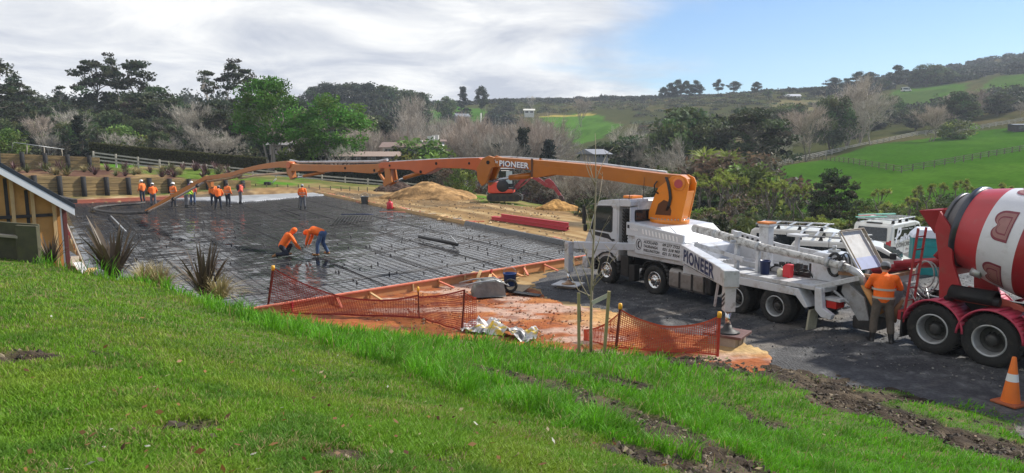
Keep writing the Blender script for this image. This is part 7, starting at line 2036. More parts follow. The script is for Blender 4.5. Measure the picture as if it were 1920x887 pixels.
def bare(seed, Ht, rx, col, ntw=1500, upright=.5, trunkr=.16, twl=1.1, tww=.02, stems=1, limbs=26, base=.25):
    """winter tree: limbs, then thousands of twigs"""
    r = np.random.default_rng(seed); paths = []; segs = []
    tr = []
    for s_ in range(stems):
        ln = r.normal(size=2) * rx * (.05 if stems == 1 else .35)
        P, R_ = limb((r.normal() * .1 * stems, r.normal() * .1 * stems, -.3), (ln[0], ln[1], Ht * .8), trunkr, trunkr * .2, r, 0, 7); paths.append((P, R_)); tr.append(P)
    for i in range(limbs):
        T = tr[r.integers(len(tr))]; u = base + (1 - base) * r.random(); k = min(int(u * 6.2), 6); p0 = T[k]
        a = r.random() * 2 * math.pi; L = (Ht * .62) * (1.15 - u) + .8
        el = upright * .9 + .35 * r.random()
        d = np.array([math.cos(a) * math.cos(el), math.sin(a) * math.cos(el), math.sin(el)])
        p1 = p0 + d * L; q = np.hypot(p1[0], p1[1])
        if q > rx: p1[:2] *= rx / q
        P, R_ = limb(p0, p1, trunkr * .38 * (1.1 - u * .6), trunkr * .05, r, .1); paths.append((P, R_)); segs.append(P)
        for _ in range(4):
            k2 = r.integers(1, 5); a2 = a + r.normal() * .9; el2 = el + r.normal() * .35
            d2 = np.array([math.cos(a2) * math.cos(el2), math.sin(a2) * math.cos(el2), math.sin(el2)]); p2 = P[k2] + d2 * L * .42 * (.5 + r.random() * .6)
            P2, R2 = limb(P[k2], p2, trunkr * .12, trunkr * .03, r, .08, 4); paths.append((P2, R2)); segs.append(P2)
    Vt, Qt = tubes(paths, 4)
    S_ = [s for s in segs]
    Vv, Cc = [], []
    i = r.integers(0, len(S_), ntw)
    b = np.array([S_[k][r.integers(1, len(S_[k]))] for k in i]) + r.normal(size=(ntw, 3)) * .12
    ax = b.copy(); ax[:, 2] = (b[:, 2] - Ht * .35) * .6 + Ht * .25 * upright; ax /= np.maximum(np.linalg.norm(ax, axis=1, keepdims=True), .01)
    d = ax + r.normal(size=(ntw, 3)) * .55; d[:, 2] += upright * .5; d /= np.linalg.norm(d, axis=1, keepdims=True)
    L = twl * (.4 + .9 * r.random((ntw, 1)))
    s_ = np.cross(d, r.normal(size=(ntw, 3))); s_ /= np.linalg.norm(s_, axis=1, keepdims=True); w = tww * (.6 + .8 * r.random((ntw, 1)))
    V = np.stack([b - s_ * w, b + s_ * w, b + d * L + s_ * w * .4, b + d * L - s_ * w * .4], 1).reshape(-1, 3)
    c = np.repeat(np.array(col)[None] * (.7 + .6 * r.random((ntw, 1))), 4, 0)
    return (Vt, Qt), (V, np.arange(ntw * 4).reshape(ntw, 4), c)
def cabbage(seed, Ht=4.5, heads=6):
    r = np.random.default_rng(seed); paths = []; Vs, Qs, Cs = [], [], []; o_ = 0
    P0, R0 = limb((0, 0, -.3), (r.normal() * .12, r.normal() * .12, Ht * .62), .09, .06, r, 0, 5); paths.append((P0, R0))
    for h in range(heads):
        a = 2 * math.pi * h / heads + r.normal() * .4; w = .25 + .75 * r.random()
        e_ = np.array([P0[-1][0] + math.cos(a) * w, P0[-1][1] + math.sin(a) * w, Ht * (.80 + .2 * r.random())])
        paths.append(limb(P0[-1 - r.integers(0, 2)], e_, .045, .032, r, -.1, 4))
        n = 75; d = r.normal(size=(n, 3)); d[:, 2] = d[:, 2] * .8 + .42; d /= np.linalg.norm(d, axis=1, keepdims=True)
        L = .30 + .20 * r.random((n, 1)); s_ = np.cross(d, r.normal(size=(n, 3))); s_ /= np.linalg.norm(s_, axis=1, keepdims=True); wv = .032
        m_ = e_ + d * L * .55; t_ = e_ + d * L; t_[:, 2] -= .13 * (1 - np.abs(d[:, 2])) * L[:, 0] * 2
        V = np.stack([e_ + d * .03 - s_ * wv * .6, e_ + d * .03 + s_ * wv * .6, m_ + s_ * wv, m_ - s_ * wv, t_ + s_ * wv * .15, t_ - s_ * wv * .15], 1).reshape(-1, 3)
        k = np.arange(n) * 6 + o_
        Qs += [np.stack([k, k + 1, k + 2, k + 3], -1), np.stack([k + 3, k + 2, k + 4, k + 5], -1)]; o_ += n * 6; Vs.append(V)
        dead = (d[:, 2] < -.22)[:, None]
        c = np.where(dead, np.array([[.20, .15, .08]]), np.array([[.25, .30, .06]])) * (.6 + .7 * r.random((n, 1))); Cs.append(np.repeat(c, 6, 0))
    return tubes(paths, 6), (np.concatenate(Vs), np.concatenate(Qs), np.concatenate(Cs))
KIND = {}
def kind(key, fn, seeds, bk, lm, Hn, tname='trunk'):
    L = []
    for s_ in seeds:
        t, c = fn(s_)
        L.append((np_mesh(tname, t[0], t[1], bk, None, True), np_mesh('crown', c[0], c[1], lm, c[2])))
    KIND[key] = (L, Hn)
DKG = (.062, .078, .040)
kind('pine', lambda s_: leafy(s_, 20, 8.5, 4.6, 46, 1.55, .38, 95, .30, DKG, .22, .34, 'pine', 1, 34, 1.3, .3, .95), (1, 2, 3), BARK_G, LEAF, 20)
kind('slimpine', lambda s_: leafy(s_, 20, 10.5, 2.6, 20, 1.25, .36, 85, .28, DKG, .22, .24, 'pine', 1, 18, 1.5, .3, .97), (11, 12), BARK_P, LEAF, 20)
kind('macrocarpa', lambda s_: leafy(s_, 10, 1.8, 4.6, 95, 1.15, .42, 95, .22, (.062, .076, .038), .28, .42, 'dome', 3, 34, .9, .25, .8), (21, 22, 23), BARK_G, LEAF, 10)
kind('willow', lambda s_: leafy(s_, 11, 4.0, 4.3, 90, 1.1, .75, 110, .17, (.095, .22, .030), .22, .26, 'dome', 4, 40, .85, 0, .72), (31, 32), BARK_P, LEAF, 11)
kind('broadleaf', lambda s_: leafy(s_, 8, 1.0, 3.6, 70, 1.05, .75, 90, .20, (.075, .108, .038), .3, .24, 'dome', 2, 22, .9, 0, .75), (41, 42, 43), BARK_D, LEAF, 8)
kind('umbrella', lambda s_: leafy(s_, 13, 5.0, 6.2, 62, 1.5, .55, 85, .30, (.040, .052, .030), .2, .3, 'umbrella', 2, 30, 1.2, .2, .75), (51, 52), BARK_D, LEAF, 13)
kind('spruce', lambda s_: leafy(s_, 9, .6, 2.0, 70, .7, .5, 70, .20, (.024, .036, .022), .2, .16, 'cone', 1, 20, .7, .2, .98), (61, 62), BARK_D, LEAF, 9)
kind('bush', lambda s_: leafy(s_, 2.6, .2, 1.7, 34, .62, .8, 80, .12, (.125, .175, .036), .32, .07, 'dome', 3, 14, .8, 0, .7), (71, 72, 73), BARK_D, LEAF, 2.6)
kind('brownbush', lambda s_: leafy(s_, 2.4, .2, 1.8, 34, .6, .8, 70, .10, (.115, .085, .06), .2, .05, 'dome', 4, 16, .8, 0, .75), (76, 77), BARK_G, LEAF, 2.4)
kind('bare', lambda s_: bare(s_, 11, 4.6, (.37, .335, .28), 2600, .55, .17, 1.1, .022, 1, 30), (81, 82, 83), BARK_P, TWIG, 11)
kind('barepink', lambda s_: bare(s_, 10, 3.6, (.38, .315, .26), 3000, .8, .13, 1.2, .02, 2, 30), (86, 87), BARK_G, TWIG, 10)
kind('poplar', lambda s_: bare(s_, 13, 1.9, (.48, .42, .35), 2400, 1.25, .14, 1.1, .02, 1, 36, .1), (91, 92), BARK_P, TWIG, 13)
kind('paleskeleton', lambda s_: bare(s_, 10, 4.4, (.50, .46, .39), 900, .5, .22, 1.0, .022, 2, 34), (96,), BARK_P, TWIG, 10)
kind('cabbage', lambda s_: cabbage(s_, 4.5, 3 + s_ % 4), (101, 102, 103, 104), BARK_G, LEAF, 4.5)
kind('cabbagehead', lambda s_: cabbage(s_, 2.4, 5), (106, 107), BARK_P, LEAF, 2.4)
ROOTNAME = dict(pine='pine_tree', slimpine='pine_tree', macrocarpa='macrocarpa_tree', willow='broadleaf_tree', broadleaf='evergreen_tree', umbrella='umbrella_pine', spruce='conifer', bush='shrub', brownbush='shrub', bare='bare_tree', barepink='bare_tree', poplar='poplar_tree', paleskeleton='dead_tree', cabbage='cabbage_tree', cabbagehead='cabbage_tree')
CATN = dict(bush='shrub', brownbush='shrub')
rt_ = random.Random(99)
def tree(kd, px, Y, h, label, group=None, wide=1.0, dz=0.0, var=None):
    L, Hn = KIND[kd]
    tm, cm = L[rt_.randrange(len(L)) if var is None else var]
    p = on_ground(px, Y, dz)
    root = empty(ROOTNAME[kd], p, rt_.uniform(0, 6.28), label, CATN.get(kd, 'tree'), group)
    s_ = h / Hn
    root.scale = (s_ * wide, s_ * wide, s_)
    ob('trunk', tm, root); ob('crown', cm, root)
    return root
def htop(px, Y, ytop, dz=0):
    """height that brings a tree at this spot up to a sight line"""
    return float(at_y(px, ytop, Y)[2] - on_ground(px, Y, dz)[2])
def T(kd, px, Y, ytop, label, group=None, wide=1.0, var=None):
    return tree(kd, px, Y, htop(px, Y, ytop), label, group, wide, 0, var)

# ---- the two bright green trees behind the rail fence
T('willow', 506, 94, 152, 'tall bright green leafy tree with pale forked trunk behind the hedge', None, 1.0, 0)
T('willow', 622, 94, 186, 'lower wide bright green tree with forked trunk east of the taller one', None, 1.28, 1)
# ---- pines on the west side
T('pine', 186, 150, 108, 'big pine with wide dark crown, tallest west of the green trees', None, .95, 0)
T('slimpine', 222, 158, 103, 'thin topped pine between the two big dark pines', None, .8, 0)
T('pine', 266, 152, 116, 'big dark pine with heavy layered crown over the hedge', None, 1.0, 1)
T('macrocarpa', 292, 140, 168, 'broad dark evergreen below the layered pine', None, 1.1)
T('slimpine', 398, 150, 134, 'ragged pine with bare pale trunks beside the green tree', None, .9, 1)
T('slimpine', 440, 142, 113, 'tallest of the ragged pines beside the green tree', None, 1.0, 0)
T('slimpine', 466, 150, 130, 'ragged pine half hidden behind the bright green tree', None, .9, 1)
T('pine', 2, 120, 108, 'dark pine cut by the western edge of the picture', None, 1.0, 2)
T('pine', 42, 135, 150, 'shorter dark pine over the upper retaining wall', None, 1.0, 0)
T('slimpine', 122, 150, 162, 'small crooked pine above the rail at the upper wall', None, .8, 1)
g = 'dark evergreens in the western wood'
for px, Y, yt, k_ in ((70, 170, 182, 'macrocarpa'), (110, 180, 186, 'broadleaf'), (150, 170, 190, 'macrocarpa'), (240, 165, 180, 'macrocarpa'), (330, 170, 192, 'broadleaf'), (215, 130, 210, 'broadleaf'), (260, 125, 222, 'broadleaf'), (180, 125, 232, 'broadleaf'), (310, 128, 222, 'macrocarpa'), (350, 150, 205, 'macrocarpa'), (415, 120, 205, 'macrocarpa'), (450, 125, 220, 'broadleaf'), (20, 130, 198, 'macrocarpa'), (60, 120, 228, 'broadleaf'), (130, 118, 228, 'broadleaf'), (475, 130, 210, 'broadleaf'), (550, 140, 195, 'macrocarpa'), (580, 135, 205, 'broadleaf'), (670, 140, 215, 'broadleaf'), (700, 150, 222, 'macrocarpa'), (375, 128, 222, 'broadleaf'), (40, 150, 190, 'broadleaf'), (85, 140, 205, 'macrocarpa'), (10, 118, 222, 'broadleaf'), (160, 140, 205, 'broadleaf'), (400, 140, 195, 'macrocarpa'), (345, 140, 200, 'broadleaf'), (430, 150, 190, 'broadleaf'), (110, 128, 215, 'broadleaf'), (235, 112, 240, 'bush'), (300, 110, 245, 'broadleaf')):
    T(k_, px, Y, yt, 'dark evergreen tree in the wood behind the hedge', g, 1.0)
g = 'bare winter trees in the western wood'
for px, Y, yt, k_ in ((362, 118, 186, 'bare'), (385, 108, 232, 'bare'), (78, 108, 222, 'barepink'), (92, 98, 246, 'bare'), (140, 120, 200, 'paleskeleton'), (250, 104, 250, 'paleskeleton'), (430, 104, 245, 'bare'), (405, 102, 256, 'bare'), (320, 104, 256, 'bare'), (215, 108, 246, 'paleskeleton'), (545, 112, 250, 'barepink'), (585, 104, 264, 'bare')):
    T(k_, px, Y, yt, 'bare grey winter tree in the wood behind the hedge', g, .95)
T('spruce', 152, 100, 218, 'rusty green conifer near the end of the hedge', None, 1.0)
T('bush', 560, 92, 272, 'yellow green shrub between the two bright green trees', None, 1.0)
T('paleskeleton', 642, 90, 268, 'small bare pale tree in front of the low brown roof', None, .7)
T('bush', 20, 80, 245, 'bright green shrub above the upper retaining wall', None, 1.0)
# ---- middle woods
g = 'bare brown winter trees of the middle wood'
for i in range(46):
    px = rt_.uniform(655, 1040); Y = rt_.uniform(108, 185); yt = rt_.uniform(222, 262) - (Y - 108) * .10 + (15 if px < 800 else 0)
    T(rt_.choice(['bare', 'bare', 'barepink']), px, Y, yt, 'bare brown winter tree in the wood around the white house', g, rt_.uniform(.75, 1.05))
T('poplar', 783, 190, 190, 'tall pale bare poplar standing above the middle wood', None, 1.5, 0)
T('poplar', 768, 175, 218, 'lower pale bare poplar beside the tall one', None, 1.3, 1)
for px, yt in ((668, 248), (682, 246), (696, 250)): T('poplar', px, 112, yt, 'narrow pinkish bare poplar east of the green trees', 'narrow poplars by the low roof', .9)
T('spruce', 981, 120, 243, 'narrow dark conifer in the middle wood', None, .8, 0)
T('spruce', 1029, 125, 263, 'small pointed conifer east of the narrow dark one', None, .9, 1)
T('spruce', 930, 118, 272, 'short dark conifer west of the narrow one', None, .9, 0)
T('bush', 800, 104, 268, 'round grey green shrub in front of the white house', None, 1.25)
T('bush', 768, 104, 284, 'grey green shrub against the house wall', None, 1.1)
T('bush', 865, 72, 318, 'dark green shrub behind the excavator', None, .9, 0)
g = 'shrubs by the excavator'
for px, Y, yt, k_ in ((835, 80, 318, 'brownbush'), (890, 84, 310, 'brownbush'), (1060, 64, 330, 'bare'), (1085, 62, 325, 'barepink'), (1110, 60, 318, 'bare'), (1140, 60, 330, 'barepink'), (1010, 74, 322, 'brownbush'), (1040, 72, 318, 'barepink'), (1075, 72, 335, 'brownbush'), (1100, 66, 345, 'brownbush'), (1170, 62, 325, 'bare'), (1190, 64, 318, 'bare')):
    T(k_, px, Y, yt, 'bare twiggy shrub beyond the tracked dirt below the boom', g, 1.0)
# ---- evergreens right of centre
for px, Y, yt, k_, w_, lb in ((1283, 140, 208, 'broadleaf', 1.25, 'large round dark evergreen above the boom turret'), (1255, 132, 228, 'broadleaf', 1.0, 'dark evergreen west of the large round one'), (1320, 130, 232, 'broadleaf', 1.0, 'dark evergreen east of the large round one'), (1410, 125, 204, 'macrocarpa', 1.1, 'spreading grey macrocarpa with bare limbs over the paddock corner'), (1560, 185, 178, 'broadleaf', .8, 'tall dark evergreen beside the two bare trees'), (1180, 120, 262, 'macrocarpa', 1.1, 'dark spreading tree over the boom'), (1130, 118, 272, 'macrocarpa', 1.0, 'lower dark spreading tree by the grey roof')):
    T(k_, px, Y, yt, lb, None, w_)
for px, Y, yt, k_, w_, lb in ((1206, 118, 258, 'bare', 1.0, 'pale bare tree beside the dark spreading tree'), (1277, 108, 262, 'bare', 1.0, 'pale bare tree in front of the large round evergreen'), (1178, 165, 228, 'paleskeleton', .6, 'thin pale dead trunks above the boom'), (1510, 160, 208, 'barepink', 1.25, 'wide tan bare tree at the paddock fence'), (1590, 195, 165, 'poplar', 2.1, 'tall pale bare tree beside the dark evergreen'), (1632, 185, 176, 'bare', .95, 'pale bare tree with upswept limbs next to the tall one'), (1612, 200, 150, 'poplar', 1.3, 'bare crown rising behind the two pale trees'), (1745, 185, 196, 'barepink', 1.2, 'wide grey bare tree above the paddock fence'), (1800, 195, 222, 'bare', .9, 'low bare tree at the end of the paddock hedge'), (1090, 350, 188, 'barepink', 1.0, 'pair of pinkish bare trees on the hill above the middle paddock'), (1450, 140, 240, 'bare', 1.0, 'bare tree tangled beside the grey macrocarpa')):
    T(k_, px, Y, yt, lb, None, w_)
g = 'trees along the top of the paddock'
for i in range(58):
    px = rt_.uniform(1440, 1930); Y = 205 + (px - 1440) * .06 + rt_.uniform(0, 75); yt = 232 - (px - 1440) * .055 + rt_.uniform(-42, 12)
    T(rt_.choice(['broadleaf', 'broadleaf', 'macrocarpa', 'bare', 'barepink']), px, Y, yt, 'tree in the mixed belt above the green paddock', g, rt_.uniform(.9, 1.3))
T('bush', 1788, 190, 228, 'rounded olive shrub at the paddock fence', None, 1.6)
# ---- the bush belt behind the trucks
T('macrocarpa', 1560, 60, 322, 'dark flat topped tree with pale forked trunk behind the vans', None, .80, 1)
g = 'cabbage trees behind the trucks'
for px, Y, yt in ((1310, 72, 330), (1330, 70, 338), (1346, 66, 328), (1362, 72, 322), (1385, 64, 330), (1378, 58, 372), (1420, 66, 352), (1436, 64, 342), (1448, 70, 338), (1478, 72, 342), (1490, 66, 350), (1502, 70, 345), (1520, 64, 368), (1540, 52, 402), (1590, 62, 378), (1648, 66, 352), (1720, 70, 352), (1735, 66, 350), (1762, 70, 342), (1790, 68, 345), (1806, 72, 340), (1822, 70, 348), (1870, 72, 350), (1885, 70, 346), (1330, 54, 388), (1410, 52, 392), (1470, 54, 395), (1700, 60, 368), (1845, 66, 356), (1290, 70, 345)):
    tree('cabbage', px, Y, max(1.6, htop(px, Y, yt)), 'cabbage tree with spiky leaf heads in the bush belt behind the trucks', g, 1.0)
T('cabbagehead', 1530, 44, 412, 'round spiky yellow green cabbage tree head right behind the vans', None, 1.3, 0)
T('cabbagehead', 1335, 100, 290, 'yellow green cabbage tree below the large round evergreen', None, 1.6, 1)
g = 'shrubs of the bush belt behind the trucks'
for i in range(105):
    px = rt_.uniform(1180, 1990); Y = rt_.uniform(44, 80); yt = 372 + (80 - Y) * 1.7 + rt_.uniform(-16, 26)
    h = htop(px, Y, yt)
    if h < .8: h = rt_.uniform(.9, 1.5)
    tree(rt_.choice(['bush', 'bush', 'bush', 'broadleaf', 'brownbush', 'cabbagehead']), px, Y, min(h, 4.2), 'shrub in the dense green bush belt behind the trucks', g, rt_.uniform(1.0, 1.5))
g = 'shrubs on the bank below the wood'
for i in range(60):
    px = rt_.uniform(1030, 1430); Y = rt_.uniform(84, 125); yt = 325 - (Y - 84) * .75 + rt_.uniform(-14, 12)
    tree(rt_.choice(['bush', 'bush', 'broadleaf', 'brownbush', 'broadleaf', 'bare']), px, Y, float(np.clip(htop(px, Y, yt), 1.5, 6)), 'shrub on the bushy slope between the boom and the paddock', g, rt_.uniform(1.0, 1.4))
for px, Y, yt in ((1345, 92, 300), (1370, 92, 305), (1395, 95, 296)): T('brownbush', px, Y, yt, 'purple brown bush at the near corner of the paddock', 'brown bushes at the paddock corner', 1.4)
# ---- skyline
g = 'trees on the middle skyline'
for px, Y, yt, k_, w_ in ((592, 330, 166, 'umbrella', 1.1), (615, 335, 160, 'umbrella', 1.2), (640, 335, 162, 'umbrella', 1.2), (662, 335, 158, 'umbrella', 1.3), (690, 335, 160, 'umbrella', 1.2), (722, 335, 164, 'broadleaf', 1.2), (745, 340, 165, 'broadleaf', 1.1), (770, 345, 172, 'broadleaf', 1.1), (790, 345, 176, 'broadleaf', 1.1), (838, 355, 182, 'broadleaf', 1.0)):
    T(k_, px, Y, yt, 'dark round headed tree on the ridge east of the green trees', g, w_)
T('spruce', 868, 380, 164, 'lone dark conifer on the middle skyline', None, 1.1)
T('umbrella', 903, 380, 163, 'flat layered pine on the middle skyline beside the lone conifer', None, .6)
T('paleskeleton', 997, 420, 178, 'scraggy tree on the skyline above the middle paddock', None, .7)
for px, yt, w_ in ((1244, 164, .9), (1256, 157, .85), (1270, 151, .9), (1286, 153, .95), (1304, 152, .9), (1312, 160, .8), (1262, 166, 1.0), (1295, 166, 1.0)): T('umbrella', px, 460, yt, 'umbrella crowned pine in the dense clump on the skyline', 'skyline clump of pines', w_)
T('umbrella', 1347, 460, 150, 'slim tall umbrella pine standing alone on the skyline', None, .8, 0)
T('umbrella', 1377, 460, 153, 'round headed pine beside the slim one on the skyline', None, 1.3, 1)
g = 'trees along the eastern skyline'
for px, yt, k_, w_ in ((1418, 158, 'umbrella', .7), (1440, 172, 'broadleaf', 1), (1470, 176, 'broadleaf', 1), (1520, 168, 'umbrella', .6), (1545, 166, 'broadleaf', 1), (1562, 150, 'umbrella', .9), (1585, 152, 'umbrella', .8), (1608, 140, 'umbrella', .9), (1630, 140, 'umbrella', .9), (1655, 150, 'broadleaf', 1), (1680, 128, 'umbrella', .8), (1715, 142, 'broadleaf', 1), (1738, 124, 'broadleaf', 1.2), (1756, 126, 'broadleaf', 1), (1775, 135, 'broadleaf', 1.2)):
    T(k_, px, 430, yt - 4, 'dark tree on the skyline above the eastern hill fields', g, w_ * 1.35)

# ---- far woods that read as one mass
def woodland(name, label, spots, size, lsz, per, col, colv, seed):
    r = np.random.default_rng(seed); C, cc = [], []
    for x, y, z, h in spots:
        n = int(per * (.7 + .6 * r.random()))
        d = r.normal(size=(n, 3)); d /= np.linalg.norm(d, axis=1, keepdims=True); d *= r.random((n, 1)) ** .33
        d[:, 2] = np.abs(d[:, 2]) * 1.0 - .15
        lump = 1 + .25 * np.sin(d[:, 0:1] * 5 + r.random() * 6) * np.cos(d[:, 1:2] * 4 + r.random() * 6)
        C.append(np.array([x, y, z + h * .25]) + d * lump * np.array([size * (.7 + .5 * r.random()), size * (.7 + .5 * r.random()), h * .75]))
        b = np.array(col) * (1 + colv * r.normal()) * (1 + .1 * r.normal(size=3)); cc.append(np.clip(b[None] * (.7 + .6 * r.random((n, 1))), .003, 1))
    V, Q, c = leaves(np.concatenate(C), lsz, np.concatenate(cc), r)
    return tag(ob(name, np_mesh(name, V, Q, LEAF, c)), label, 'woodland', kind='stuff')
def spots(n, px0, px1, yfun, hfun, seed):
    r = random.Random(seed); L = []
    for _ in range(n):
        px = r.uniform(px0, px1); Y = yfun(px, r)
        if (985 < px < 1185 and 280 < Y < 405) or (785 < px < 920 and 325 < Y < 450) or (1640 < px < 1960 and 320 < Y < 430): continue
        p = on_ground(px, Y); L.append((p[0], p[1], p[2], hfun(px, Y, r)))
    return L
# the ridge woods: their tops follow the skyline
SKY = [(-250, 150), (0, 165), (60, 162), (110, 170), (200, 172), (320, 160), (400, 160), (520, 175), (600, 172), (740, 172), (800, 182), (860, 186), (930, 192), (1030, 189), (1080, 184), (1130, 178), (1230, 186), (1330, 186), (1420, 176), (1500, 172), (1560, 162), (1640, 152), (1700, 143), (1760, 132), (1800, 122), (1860, 116), (1920, 108), (2150, 100)]
def skyh(px, Y, r):
    yt = np.interp(px, [a for a, b in SKY], [b for a, b in SKY]) + r.uniform(-3, 9)
    return float(np.clip(at_y(px, yt, Y)[2] - on_ground(px, Y)[2], 3.0, 24))
woodland('woodland', 'dark forest covering the far western ridge behind the pines', spots(330, -260, 560, lambda p, r: r.uniform(235, 420), lambda p, Y, r: float(np.clip(at_y(p, np.interp(p, [a for a, b in SKY], [b for a, b in SKY]) + r.uniform(0, 34), Y)[2] - on_ground(p, Y)[2], 6, 22)), 5), 5.0, .75, 230, (.030, .040, .022), .2, 701)
woodland('woodland', 'dark forest on the middle ridge above the poplar', spots(260, 560, 960, lambda p, r: r.uniform(255, 430) if p < 770 or r.random() < .5 else r.uniform(420, 560), lambda p, Y, r: float(np.clip(at_y(p, np.interp(p, [a for a, b in SKY], [b for a, b in SKY]) + r.uniform(2, 26), Y)[2] - on_ground(p, Y)[2], 4, 18)) if p < 790 or Y > 420 else 4.0, 6), 4.6, .75, 210, (.036, .044, .024), .22, 702)
woodland('woodland', 'dark shrubby tree line along the central skyline', spots(190, 930, 1440, lambda p, r: r.uniform(520, 640), skyh, 7), 5.5, 1.0, 150, (.038, .042, .028), .2, 703)
woodland('woodland', 'dense dark forest over the eastern hilltop', spots(420, 1420, 2250, lambda p, r: r.uniform(400, 640) if p > 1540 else r.uniform(470, 600), lambda p, Y, r: float(np.clip(at_y(p, np.interp(p, [a for a, b in SKY], [b for a, b in SKY]) + r.uniform(0, 45 if p > 1660 else 14), Y)[2] - on_ground(p, Y)[2], 4, 19)), 8), 6.0, 1.0, 190, (.030, .040, .026), .2, 704)
woodland('scrub', 'low olive scrub covering the hillside below the skyline', spots(1100, 900, 1560, lambda p, r: r.uniform(290, 520), lambda p, Y, r: r.uniform(.6, 1.8), 9), 2.8, .5, 55, (.075, .080, .036), .35, 705)
woodland('scrub', 'dark shrubs filling the gullies of the eastern hillside', spots(150, 1560, 2050, lambda p, r: r.uniform(245, 330), lambda p, Y, r: r.uniform(2, 6.5), 10), 4.0, .6, 170, (.042, .050, .026), .3, 706)
woodland('undergrowth', 'dark undergrowth filling the wood behind the hedge', spots(300, -200, 1030, lambda p, r: r.uniform(100, 175), lambda p, Y, r: r.uniform(1.2, 3.6), 11), 2.6, .32, 170, (.058, .056, .032), .35, 707)
woodland('undergrowth', 'low dark green undergrowth along the gully behind the trucks', spots(260, 1100, 2050, lambda p, r: r.uniform(42, 84), lambda p, Y, r: r.uniform(.6, 1.7), 12), 1.3, .16, 150, (.042, .056, .02), .3, 708)

# ================================================================== retaining walls, hedge, fences
WALLB = mat('stacked_sleepers', (.27, .185, .075), rough=.85, var=.55, scale=2.2, stretch=(.3, .3, 5), bump=.5, bscale=4, dirt=(.16, .11, .06), damt=.45, dscale=1.2)
POLE = mat('dark_pole', (.012, .0115, .012), rough=.85, var=.35, scale=3)
def ret_wall(label, pts, h0, h1, npost, zb, hp):
    p0, p1 = Vector(pts[0]), Vector(pts[1])
    root = empty('retaining_wall', (p0.x, p0.y, 0), 0, label, 'retaining wall')
    d = Vector((p1.x - p0.x, p1.y - p0.y, 0)); L = d.length; d.normalize(); nrm = Vector((d.y, -d.x, 0))
    nb_ = 7
    for k in range(nb_):
        f0, f1 = k / nb_, (k + .93) / nb_
        a0, a1_ = zb[0] + (h0 * f0), zb[0] + h0 * f1; c0, c1 = zb[1] + h1 * f0, zb[1] + h1 * f1
        vs = []
        for s_ in (0, .09 + .02 * (k % 2)):
            vs += [nrm * s_ + Vector((0, 0, a0)), d * L + nrm * s_ + Vector((0, 0, c0)), d * L + nrm * s_ + Vector((0, 0, c1)), nrm * s_ + Vector((0, 0, a1_))]
        MB().add(vs, [(0, 1, 2, 3), (4, 5, 6, 7), (0, 1, 5, 4), (3, 2, 6, 7), (1, 2, 6, 5), (0, 3, 7, 4)]).build('sleeper_row', WALLB, root, .01)
    for i in range(npost):
        t = (i + .5) / npost; q = d * (L * t) + nrm * .26; zz = zb[0] * (1 - t) + zb[1] * t; hh = h0 * (1 - t) + h1 * t
        MB().cyl(q + Vector((0, 0, zz - .2)), q - nrm * .08 + Vector((0, 0, zz + hh * hp)), .19, .185, 12).build('pole', POLE, root)
    return root
lw0, lw1 = at_z(-60, 388, .05), at_z(470, 361, .05)
ret_wall('lower sleeper retaining wall with dark poles behind the far corner of the slab', (lw0, lw1), 2.45, 1.2, 13, (.0, .0), 1.0)
ua, ub_ = at_y(-120, 318, 60.5), at_y(188, 316, 68)
ret_wall('upper sleeper retaining wall with thick dark poles above the planted terrace', (ua, ub_), 1.75, 1.15, 7, (ua[2] - .1, ub_[2] - .1), 1.12)
# planted terrace between the walls
def terrace():
    a, b = np.array(lw0), np.array(lw1); c, d = np.array([ub_[0] + 9, ub_[1] + 8, 0]), np.array([ua[0], ua[1], 0])
    n, k = 40, 10
    u, v = np.meshgrid(np.linspace(0, 1, n), np.linspace(0, 1, k))
    P = (a[None, None] * (1 - u)[..., None] + b * u[..., None]) * (1 - v)[..., None] + (d * (1 - u)[..., None] + c * u[..., None]) * v[..., None]
    zl = 2.4 * (1 - u) + 1.15 * u; zh = ua[2] * (1 - u) + (ub_[2] - .3) * u
    P[..., 2] = zl * (1 - v) + zh * v + (fbm(u * 12, v * 4, 801, 3) - .5) * .25
    c0 = np.zeros(P.shape) + C3(.11, .06, .045); c0 = blend(c0, (fbm(u * 14, v * 5, 803, 3) - .5) * 5, (.27, .19, .09)); c0 = blend(c0, (u > .55) * np.clip((fbm(u * 9, v * 4, 805, 3) - .4) * 6, 0, 1), (.10, .15, .03))
    id_ = np.arange(n * k).reshape(k, n); q = np.stack([id_[:-1, :-1], id_[:-1, 1:], id_[1:, 1:], id_[1:, :-1]], -1).reshape(-1, 4)
    tag(ob('terrace', np_mesh('terrace', P.reshape(-1, 3), q, m_ground, c0.reshape(-1, 3), True)), kind='structure')
    r = random.Random(41)
    for i in range(58):
        uu, vv = r.random() ** .9, r.uniform(.1, .9)
        p = (a * (1 - uu) + b * uu) * (1 - vv) + (d * (1 - uu) + c * uu) * vv
        z = (2.4 * (1 - uu) + 1.15 * uu) * (1 - vv) + (ua[2] * (1 - uu) + (ub_[2] - .3) * uu) * vv
        kq = r.random()
        if kq < .5: plant('flax', r.choice(FLAXD), (p[0], p[1], z), r.uniform(.8, 1.2), r.uniform(0, 6), 'purple flax clump on the terrace between the retaining walls', 'flax plant', 'purple flaxes on the terrace')
        elif kq < .72: plant('flax', r.choice(FLAXG), (p[0], p[1], z), r.uniform(.7, 1.2), r.uniform(0, 6), 'green flax clump on the terrace between the retaining walls', 'flax plant', 'green flaxes on the terrace')
        else: plant('tussock', r.choice(TUSS), (p[0], p[1], z), r.uniform(1.0, 1.7), r.uniform(0, 6), 'straw coloured tussock on the terrace between the retaining walls', 'tussock', 'tussocks on the terrace')
terrace()
